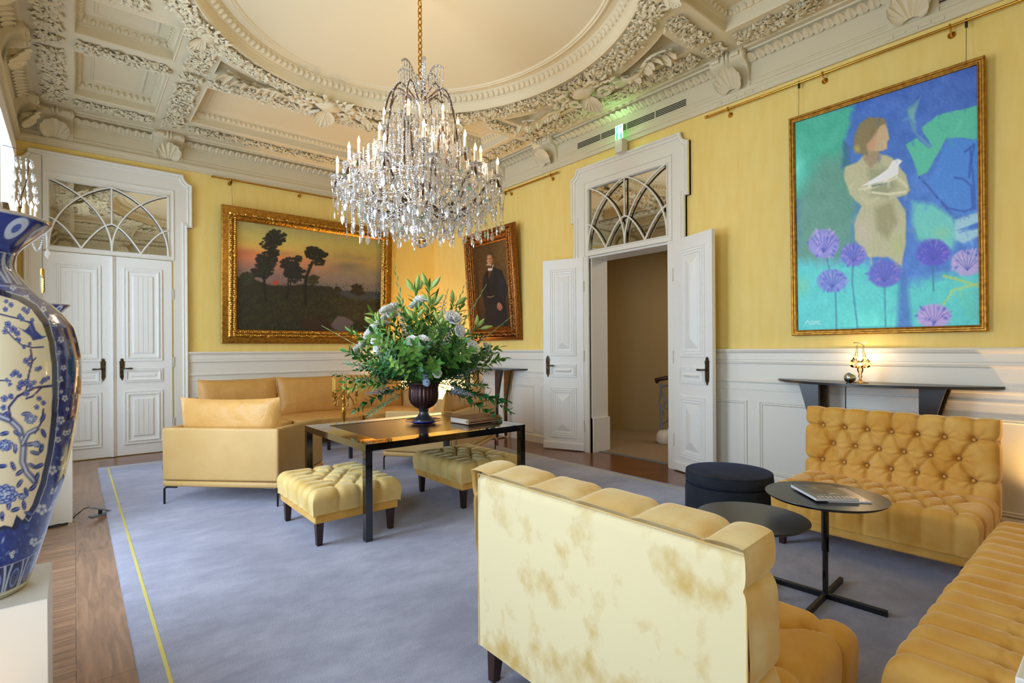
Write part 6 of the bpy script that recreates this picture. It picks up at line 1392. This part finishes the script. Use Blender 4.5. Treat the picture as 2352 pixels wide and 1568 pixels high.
for a_, r_, z_, e_ in ((0.4, .3, 3.45, 16), (2.5, .5, 3.22, 16), (4.6, .5, 3.22, 16), (1.2, .66, 3.04, 16), (3.4, .66, 3.04, 16), (5.6, .66, 3.04, 16)):
    light('POINT', 'chandelier_light', (r_*math.cos(a_), r_*math.sin(a_), z_), e_*CH_E, (1, .74, .46), size=.05, parent=chan)

# crystal wall light near the window, and the hanging filament bulb
sc_ = thing('crystal_wall_light', 'crystal wall light with beaded chains beside the window, above the vase at left', 'wall light', (XL+.02, 7.05, 2.75), 0)
b = MB(); b.lathe([(0, -.10), (.03, -.10), (.05, 0), (.03, .10), (0, .10)], 14); b.tube([(0, 0, 0), (.08, 0, .02), (.16, 0, .35), (.18, 0, .55)], .008, 6); obj('bracket', b, M['oldbrass'], sc_, smooth=50)
SB = MB(); STUFF_b, STUFF2_b = STUFF, STUFF2; STUFF, STUFF2 = SB, SB
for k, (dx, dy, z_) in enumerate(((.14, .0, .10), (.20, -.12, .04), (.22, .12, .06), (.10, -.2, .02), (.12, .22, .05))):
    b = MB(); b.tube([(0, 0, 0), (dx*.5, dy*.5, -.12), (dx, dy, z_-.05)], .006, 6); obj('arm', b, M['oldbrass'], sc_, smooth=50)
    o = obj('candle_sleeve', sleeve_me, M['candlewhite'], sc_, loc=(dx, dy, z_-.09)); obj('flame_bulb', bul_me, M['bulb'], o)
    q, qa = ring(.045, 0, 8); hang('prism', q+np.array([dx, dy, z_-.09]), qa, .9)
for zz in (.55, .42, .30, .20):
    q, qa = ring(.06+.10*(.6-zz), zz, 10); hang('almond', q+np.array([.14, 0, 0]), qa, .7)
S = swag((.18, -.1, -.10), (.30, .10, -.02), .28, 30, .008); swag((.10, -.2, -.1), (.18, -.10, -.1), .25, 24, .008); hang('big', [(.31, .11, -.28)], .3, .8); swag((.30, .10, -.02), (.31, .11, -.28), 0, 18, .008)
tag(obj('bead_strings', SB, M['crystal'], sc_), kind='stuff'); STUFF, STUFF2 = STUFF_b, STUFF2_b
t = thing('filament_bulb', 'lit tubular filament bulb with brass cap hanging beside the crystal wall light', 'light bulb', (-.245, 7.15, 0), 0)
b = MB(); b.tube([(0, 0, 2.25), (0, 0, 3.4), (-.28, -.05, 3.42)], .003, 6); obj('cord', b, M['cable'], t, smooth=50)
b = MB(); b.lathe([(0, 2.18), (.014, 2.18), (.016, 2.19), (.016, 2.24), (.008, 2.25), (0, 2.25)], 16); obj('cap', b, M['brass'], t, smooth=50)
b = MB(); b.lathe([(0, 2.00), (.012, 2.003), (.018, 2.015), (.018, 2.165), (.013, 2.18)], 16); obj('glass_tube', b, M['glasslamp'], t, smooth=60)
b = MB(); b.tube([(.006*math.cos(q*3), .006*math.sin(q*3), 2.02+.13*q/12) for q in np.linspace(0, 12, 60)], .003, 5); obj('filament', b, M['filament'], t)
# ================================================================== URN AND FLOWERS
UX, UY, UZ = 2.50, 4.29, .7235
M['urn'] = mat('dark_lustre_urn', '3D2A2C', .28, metal=.55, noise=(25, '5C3A34', .35, .7), stretch=(1, 1, .3)); M['urnfoot'] = mat('pewter_foot', '4A4A52', .3, metal=.6)
t = thing('plate', 'glass plate with cobalt blue rim under the flower urn', 'plate', (UX, UY, UZ), 0)
b = MB(); b.lathe([(0, .002), (.09, .002), (.12, .010), (.165, .022), (.168, .024), (.12, .014), (.09, .006), (0, .006)], 48); obj('dish', b, M['glasslamp'], t, smooth=60)
bl = mat('cobalt_rim', '1A2C9A', .15, coat=.6)
b = MB(); b.tube([(.167*math.cos(a), .167*math.sin(a), .0235) for a in np.linspace(0, 2*PI, 56, endpoint=False)], .0038, 8, closed=True); b.lathe([(.085, .0), (.105, .0), (.112, .006), (.10, .008), (.085, .006)], 48); obj('rim', b, bl, t, smooth=60)
t = thing('flower_urn', 'dark fluted pedestal urn on the black table, holding the flower arrangement', 'urn', (UX, UY, UZ+.007), 0)
b = MB(); b.lathe([(0, 0), (.098, 0), (.10, .008), (.096, .022), (.085, .035), (.06, .052), (.046, .072), (.040, .092), (.044, .108), (.050, .112), (.046, .118), (0, .12)], 40); obj('foot', b, M['urnfoot'], t, smooth=50)
b = MB(); b.lathe([(.0, .118), (.05, .122), (.09, .145), (.12, .18), (.134, .22), (.136, .26), (.133, .30), (.136, .33), (.148, .355), (.158, .362), (.150, .366), (.138, .35), (.128, .30), (.125, .2), (.06, .14), (0, .135)], 144, mod=lambda a, z: 1+.030*np.sin(a*24)*np.clip((z-.125)/.05, 0, 1)*np.clip((.352-z)/.03, 0, 1)); obj('bowl', b, M['urn'], t, smooth=180)

def leafmat(name, c, c2, rough=.4, tr=.0): return mat(name, c, rough, spec=.4, noise=(14, c2, .35, .7))
M['leaf1'] = leafmat('glossy_green_leaf', '649A40', '3E7430', .32); M['leaf2'] = leafmat('yellow_green_leaf', '92B254', '68923C', .4); M['leaf3'] = leafmat('grey_green_leaf', '6E9870', '4C7A52', .5); M['leaf4'] = leafmat('dark_green_leaf', '356F34', '235028', .3)
M['spike'] = mat('pale_green_spike', 'A6C084', .45, noise=(20, '7FA860', .4, .65)); M['petal'] = mat('white_petal', 'FAF9F4', .6, sheen=.3); M['bud'] = mat('green_bud', '9DB85A', .4, noise=(20, 'BFCF80', .4, .7)); M['blueflower'] = mat('grey_blue_blossom', 'A6BAD6', .6, noise=(40, 'B6C6DC', .4, .6)); M['stemg'] = mat('stem_green', '5A7A3C', .5)
GL = np.array([[v*.5*math.sin(PI*min(1, .06+u*.95))**.8, u*2.0, .10*abs(v)*math.sin(PI*u)-.35*u*u] for u in np.linspace(0, 1, 6) for v in (-1, 0, 1)])
_i = np.arange(18).reshape(6, 3); GL_F = np.stack([_i[:-1, :-1], _i[1:, :-1], _i[1:, 1:], _i[:-1, 1:]], -1).reshape(-1, 4)
def frame_place(mb, V, F, pos, d, up, s, w=1.0):
    """template y axis along d"""
    pos = np.asarray(pos, float); d = np.asarray(d, float); d = d/np.linalg.norm(d, axis=1)[:, None]; up = np.asarray(up, float); x = np.cross(d, up); x /= np.linalg.norm(x, axis=1)[:, None]+1e-9; z_ = np.cross(x, d); s = np.broadcast_to(s, len(pos))
    v = V[None]*s[:, None, None]; P = v[..., 0:1]*w*x[:, None]+v[..., 1:2]*d[:, None]+v[..., 2:3]*z_[:, None]+pos[:, None]
    mb.add(P.reshape(-1, 3), [(F[None]+(np.arange(len(pos))*len(V))[:, None, None]).reshape(-1, F.shape[1])])
def stem_pts(L_, bend, n=16):      # grows along +z, bends towards +x
    t = np.linspace(0, 1, n); return np.column_stack([bend*L_*t*t, 0*t, L_*t*(1-.15*abs(bend)*t)])
def foliage(name, L_, bend, nleaf, size, w, m, t0=.25, seed=0, spread=1.0, droop=0.0):
    r_ = np.random.default_rng(seed); P = stem_pts(L_, bend); root = bpy.data.objects.new(name, None); root.empty_display_size = .05; C.objects.link(root)
    b = MB(); b.tube(P, np.linspace(.0035, .0015, len(P)), 5); obj('stem', b, M['stemg'], root)
    b = MB(); q = np.linspace(t0, 1, nleaf); i = q*(len(P)-1); k = np.clip(i.astype(int), 0, len(P)-2); fr = (i-k)[:, None]; pos = P[k]*(1-fr)+P[k+1]*fr; tan = P[k+1]-P[k]; tan /= np.linalg.norm(tan, axis=1)[:, None]
    a = np.arange(nleaf)*2.4+r_.uniform(-.3, .3, nleaf); sd = np.column_stack([np.cos(a), np.sin(a), np.zeros(nleaf)]); sd -= tan*np.sum(sd*tan, 1)[:, None]
    d = tan*.75+sd*spread*r_.uniform(.7, 1.1, nleaf)[:, None]; d[:, 2] -= droop; d[-1] = tan[-1]; frame_place(b, GL, GL_F, pos, d, tan+r_.uniform(-.2, .2, (nleaf, 3)), size*r_.uniform(.7, 1.15, nleaf)*(1-.35*(q-.5)), w); obj('leaves', b, m, root, smooth=80)
    return root
def rosette_flower(mb, c, s, n=26, seed=0, dirv=(0, 0, 1)):
    r_ = np.random.default_rng(seed); d0 = np.array(dirv)/np.linalg.norm(dirv); x = np.cross(d0, (0.3, 1, .2)); x /= np.linalg.norm(x); y = np.cross(d0, x)
    a = np.arange(n)*2.4; k = np.sqrt(np.arange(n)/n); d = d0*(1.15-k)[:, None]+(np.cos(a)[:, None]*x+np.sin(a)[:, None]*y)*(k+.15)[:, None]
    frame_place(mb, GL*np.array([1.0, .55, -.9]), GL_F, np.tile(np.array(c), (n, 1))+d*s*.12, d, np.tile(d0, (n, 1)), s*(.55+.45*k), 1.7)
def white_bloom(name, L_, bend, seed):
    P = stem_pts(L_, bend); root = bpy.data.objects.new(name, None); C.objects.link(root); b = MB(); b.tube(P, .0025, 5); obj('stem', b, M['stemg'], root)
    b = MB(); e = P[-1]; rosette_flower(b, e, .052, 34, seed, (P[-1]-P[-3])); rosette_flower(b, e+np.array([.055, .045, -.04]), .040, 26, seed+1, (.5, .4, .8)); obj('petals', b, M['petal'], root, smooth=60)
    for k in range(3): b = MB(); c = e+np.array([-.02+.03*k, -.03+.01*k, -.045+.01*k]); b.ball(tuple(c), .010, 8, sq=(1, 1, 1.5)); obj('bud', b, M['bud'], root, smooth=80)
    b = MB(); q = np.array([P[9], P[11], P[13]]); frame_place(b, GL, GL_F, q, np.array([[1, .4, .4], [-1, .3, .5], [.2, -1, .5]]), np.array([[0, 0, 1.0]]*3), .035, .9); obj('leaves', b, M['leaf2'], root, smooth=80); return root
def spike(name, L_, bend, kind, seed):
    P = stem_pts(L_, bend, 22); root = bpy.data.objects.new(name, None); C.objects.link(root); r_ = np.random.default_rng(seed); b = MB(); b.tube(P, np.linspace(.004, .0015, 22), 6); obj('stem', b, M['spike'] if kind == 'g' else M['stemg'], root)
    b = MB()
    if kind == 'g':                       # gladiolus: sheathing pointed buds pressed to the stem
        q = np.linspace(.38, .99, 13); k = (q*20).astype(int); pos = P[k]; tan = P[k+1]-P[k]; tan /= np.linalg.norm(tan, axis=1)[:, None]; sd = np.array([[(-1)**i*.30, .05, 0] for i in range(13)]); frame_place(b, GL*np.array([.55, 1.25, .5]), GL_F, pos, tan+sd, np.array([[0, 1.0, .1]]*13)+sd, np.linspace(.036, .016, 13), 1.0); frame_place(b, GL*np.array([.55, 1.25, -.5]), GL_F, pos, tan+sd, -np.array([[0, 1.0, .1]]*13), np.linspace(.034, .016, 13), 1.0); obj('bud_sheaths', b, M['spike'], root, smooth=80)
    else:
        n = 60 if kind != 's' else 46; q = np.linspace(.55, .98, n); k = (q*20).astype(int); pos = P[k]+(q*20-k)[:, None]*(P[k+1]-P[k]); a = np.arange(n)*2.4; sd = np.column_stack([np.cos(a), np.sin(a), .25+0*a]); R_ = np.linspace(.032, .009, n); pos = pos+sd*R_[:, None]*.8
        frame_place(b, GL*np.array([1.3, .55, .6]), GL_F, pos, sd, np.array([[0, 0, 1.0]]*n), R_*.75, 1.2); frame_place(b, GL*np.array([1.3, .5, -.6]), GL_F, pos, sd+np.array([0, 0, .8]), np.array([[.1, 0, 1.0]]*n), R_*.7, 1.2)
        obj('blossoms', b, M['petal'] if kind == 's' else M['blueflower'], root, smooth=80)
    return root
def lily(name, L_, bend, seed):
    P = stem_pts(L_, bend); root = foliage(name, L_, bend, 18, .055, .45, M['leaf1'], .45, seed, .9); b = MB(); e = P[-1]; r_ = np.random.default_rng(seed)
    for k in range(4):
        a = k*1.7+seed; d = np.array([math.cos(a)*.6, math.sin(a)*.6, .8]); d /= np.linalg.norm(d); L2 = r_.uniform(.08, .11); q = np.linspace(0, 1, 9); b = MB(); b.tube(e-np.array([0, 0, .02])+np.outer(q, d)*(L2+.03), [.002, .002, .005, .012, .015, .0155, .013, .008, .001], 8); obj('bud', b, M['bud'], root, smooth=80)
    return root
rf = random.Random(11)
ORD = ['first', 'second', 'third', 'fourth', 'fifth', 'sixth', 'seventh', 'eighth', 'ninth', 'tenth', 'eleventh', 'twelfth', 'thirteenth', 'fourteenth', 'fifteenth', 'sixteenth']
def by_place(items, text):          # items: (object, px); names each by its place from the left in the photo
    for k, (o, px) in enumerate(sorted(items, key=lambda q: q[1])): o['label'] = '%s, %s from the left in the flower arrangement' % (text, ORD[k])
BASE = (UX, UY, UZ+.37)
def aim(o, az, el, tw, off=0.05, label=None, group=None, cat='flower', scale=1.0):
    """az/el give where the stem heads (deg); el 90 = straight up"""
    a, e = math.radians(az), math.radians(el); d = Vector((math.cos(a)*math.cos(e), math.sin(a)*math.cos(e), math.sin(e)))
    q = d.to_track_quat('Z', 'Y') @ Euler((0, 0, tw)).to_quaternion(); o.rotation_mode = 'QUATERNION'; o.rotation_quaternion = q; o.scale = (scale,)*3
    o.location = (BASE[0]+math.cos(a)*off, BASE[1]+math.sin(a)*off, BASE[2]); tag(o, label, cat, group)
kinds = {
 'a': (foliage('leafy_branch', .86, .12, 26, .062, .80, M['leaf1'], .42, 1, 1.0), 'glossy broad-leaved green branch of the flower arrangement', 'glossy branches of the arrangement'),
 'b': (foliage('leafy_branch', .82, .18, 48, .036, .62, M['leaf3'], .36, 2, 1.1), 'fine grey-green leafy sprig in the flower arrangement', 'grey-green sprigs of the arrangement'),
 'c': (foliage('leafy_branch', .86, .10, 24, .062, .70, M['leaf2'], .42, 3, .8), 'yellow-green pointed-leaf branch in the flower arrangement', 'yellow-green branches of the arrangement'),
 'd': (foliage('leafy_branch', .76, .3, 46, .034, .7, M['leaf4'], .3, 4, 1.2), 'dark small-leaved twig in the flower arrangement', 'dark twigs of the arrangement'),
 'e': (foliage('leafy_branch', .76, .22, 22, .058, .9, M['leaf4'], .42, 5, 1.0), 'dark round-leaved branch in the flower arrangement', 'dark round-leaved branches of the arrangement')}
first = {k: True for k in kinds}
def put(k, az, el, sc_=1.0, off=.05):
    if abs((az-math.degrees(math.atan2(-UY, -UX))+180) % 360-180) < 55 and el < 22 and sc_ < 2: el = 22+abs(el)*.4
    o, lb, gp = kinds[k]
    if not first[k]: o = dup(o)
    first[k] = False; aim(o, az, el, rf.uniform(0, 6.28), off, lb, gp, 'branch', sc_)
    a, e = math.radians(az), math.radians(el); L_ = .8*sc_; X_, Y_ = proj_px(BASE[0]+L_*math.cos(a)*math.cos(e), BASE[1]+L_*math.sin(a)*math.cos(e), BASE[2]+L_*math.sin(e))
    hz = 'far left' if X_ < 850 else 'left' if X_ < 935 else 'middle' if X_ < 1015 else 'right' if X_ < 1095 else 'far right'; vt = 'top' if Y_ < 735 else 'middle' if Y_ < 810 else 'lower'
    hz = 'centre' if hz == 'middle' else hz
    o['label'] = '%s, tip at the %s %s' % (lb, {'top': 'top', 'middle': 'mid-height', 'lower': 'lower'}[vt], hz)
n_ = 124
for i in range(n_):
    u = (i+.5)/n_; el = math.degrees(math.asin(1-u)); az = (i*137.5) % 360
    k = 'acbdae'[i % 6] if el > 25 else 'bdeabc'[i % 6]; put(k, az+rf.uniform(-8, 8), max(-6, el+rf.uniform(-7, 7)), rf.uniform(.66, .92)*(1.04 if el > 45 else 1.0 if el > 20 else .88))
for i in range(90):       # inner fill so that no bare stems show
    put('badcde'[i % 6], rf.uniform(0, 360), rf.uniform(2, 88), rf.uniform(.36, .66), .05)
# drooping trails
camaz = math.degrees(math.atan2(-UY, -UX)); R_az = camaz+90; L_az = camaz-90
for az, el, k, s_ in ((L_az+14, -10, 'e', .80), (L_az+35, -32, 'b', .8), (L_az+48, -58, 'd', .62), (L_az+52, -64, 'b', .66), (L_az+26, -26, 'b', .72), (R_az-15, -14, 'e', 1.0), (R_az-5, -4, 'd', 1.08), (R_az-30, -28, 'd', .75), (R_az+5, -20, 'e', .95), (L_az+8, -3, 'b', .92)): put(k, az, el, s_)
# gladioli spikes: direction towards the five tips seen in the photo
def tip_dir(px, py, depth_off=0):
    F, H = np.array(_F), np.array(_H); R, U_ = np.array(_R), np.array(_U); D = np.dot(np.array([UX, UY, 0]), F)+depth_off; r_ = F+(px-1176)/FPX*R-(py-801.85)/FPX*U_; P = np.array([0, 0, 1.4])+r_*D; v = P-np.array(BASE); return math.degrees(math.atan2(v[1], v[0])), math.degrees(math.atan2(v[2], math.hypot(v[0], v[1]))), np.linalg.norm(v)
gl = spike('gladiolus', 1.0, .06, 'g', 1); fst = True
for (px, py, do), lb in zip(((886, 592, .05), (731, 742, .1), (1083, 648, .25), (1126, 660, .3), (1182, 733, .1), (893, 700, -.35)), ('tallest pale green gladiolus spike, rising up-left out of the arrangement', 'pale green gladiolus spike reaching far left out of the arrangement', 'pale green gladiolus spike standing up in front of the portrait frame edge', 'short pale green gladiolus spike in front of the portrait coat', 'pale green gladiolus spike reaching far right out of the arrangement', 'pale green gladiolus spike curving up at the front left of the arrangement')):
    az, el, L_ = tip_dir(px, py, do); o = gl if fst else dup(gl); fst = False; aim(o, az, el, rf.uniform(0, 6.28), 0, lb, 'gladiolus spikes', 'flower', L_/1.0)
wb = white_bloom('white_lisianthus', .56, .05, 1); fst = True; IT = []
for px, py, do in ((968, 686, -.2), (852, 752, -.25), (868, 770, -.3), (842, 768, -.25), (962, 778, -.45), (976, 790, -.42), (948, 775, -.42), (878, 712, -.1), (1118, 792, .1), (1085, 800, -.4), (830, 790, 0), (1000, 860, -.4), (905, 700, .1), (1040, 720, -.4), (815, 812, .05)):
    az, el, L_ = tip_dir(px, py, do); o = wb if fst else dup(wb); fst = False; aim(o, az, el, rf.uniform(0, 6.28), 0, 'ruffled white lisianthus bloom with green buds in the flower arrangement', 'white lisianthus blooms', 'flower', L_/.58); IT.append((o, px))
by_place(IT, 'ruffled white lisianthus bloom'); IT = []
sn = spike('snapdragon', .62, .05, 's', 3); fst = True
for px, py, do in ((1032, 700, -.25), (915, 680, .0), (1020, 660, .15), (1045, 745, -.3)):
    az, el, L_ = tip_dir(px, py, do); o = sn if fst else dup(sn); fst = False; aim(o, az, el, rf.uniform(0, 6.28), 0, 'white snapdragon spike in the flower arrangement', 'white snapdragon spikes', 'flower', L_/.62); IT.append((o, px))
by_place(IT, 'white snapdragon spike'); IT = []
de = spike('blue_delphinium', .60, .08, 'b', 4); fst = True
for px, py, do in ((836, 915, -.1), (975, 850, -.45), (960, 820, -.45), (1110, 850, -.1), (930, 745, -.2), (1090, 905, -.2), (990, 880, -.42), (1075, 790, -.25), (900, 830, -.35)):
    az, el, L_ = tip_dir(px, py, do); o = de if fst else dup(de); fst = False; aim(o, az, el, rf.uniform(0, 6.28), 0, 'grey-blue blossom spike in the flower arrangement', 'grey-blue blossom spikes', 'flower', L_/.58); IT.append((o, px))
by_place(IT, 'grey-blue blossom spike'); IT = []
li = lily('lily_stem', .60, .06, 5); fst = True
for px, py, do in ((870, 730, -.2), (985, 690, -.15), (1065, 775, -.3), (1000, 655, 0), (905, 790, -.35), (1050, 690, .1), (940, 660, .1), (1095, 740, 0), (1060, 820, -.35), (870, 830, -.3), (960, 720, -.3), (1020, 730, -.35)):
    az, el, L_ = tip_dir(px, py, do); o = li if fst else dup(li); fst = False; aim(o, az, el, rf.uniform(0, 6.28), 0, 'lily stem with closed pale green buds in the flower arrangement', 'lily stems with closed buds', 'flower', L_/.62); IT.append((o, px))
by_place(IT, 'lily stem with closed green buds')

# stair baluster and handrail seen through the doorway
t = thing('stair_balustrade', 'grey scrolled iron stair balustrade with dark handrail on the landing', 'balustrade', (6.72, 4.545, 0), 0)
b = MB(); b.lathe([(0, 0), (.11, 0), (.13, .03), (.13, .12), (.10, .17), (.07, .19), (0, .19)], 20, c=(0, -.02, 0)); obj('plinth', b, M['white_ped'], t, smooth=40)
b = MB(); b.tube([(-.06+.3*q, .12-.9*q-.0*q, .93+.06*math.sin(q*PI)) if q > .1 else (-.02-.04*q*10, .10, .90+.03*q*10) for q in np.linspace(0, 1, 12)], .032, 10); obj('handrail', b, M['walnut'], t, smooth=60)
b = MB(); ib = 'grey_plastic'
for s in (0, 1):
    o_ = -.45*s; b.tube([(0, .04+o_, .19), (0, .05+o_, .30), (0, .03+o_, .45), (0, .08+o_, .60), (0, .05+o_, .75), (0, .06+o_, .88)], [.03, .014, .03, .014, .018, .014], 8); b.tube([(0, .06+o_, .78), (0, -.05+o_, .62), (0, -.12+o_, .45), (0, -.05+o_, .32), (0, .02+o_, .28)], .012, 8); b.tube([(0, -.05+.05*math.cos(q)+o_, .55+.05*math.sin(q)) for q in np.linspace(0, 6, 16)], .010, 8); b.tube([(0, .06+o_, .82), (0, -.1+o_, .86), (0, -.3+o_, .84)], .014, 8)
obj('scrollwork', b, M['grey_plastic'], t, smooth=60)
light('AREA', 'landing_light', (7.0, 3.6, 3.1), 19.0, (1, .80, .55), (0, 0, 0), .8, .8)
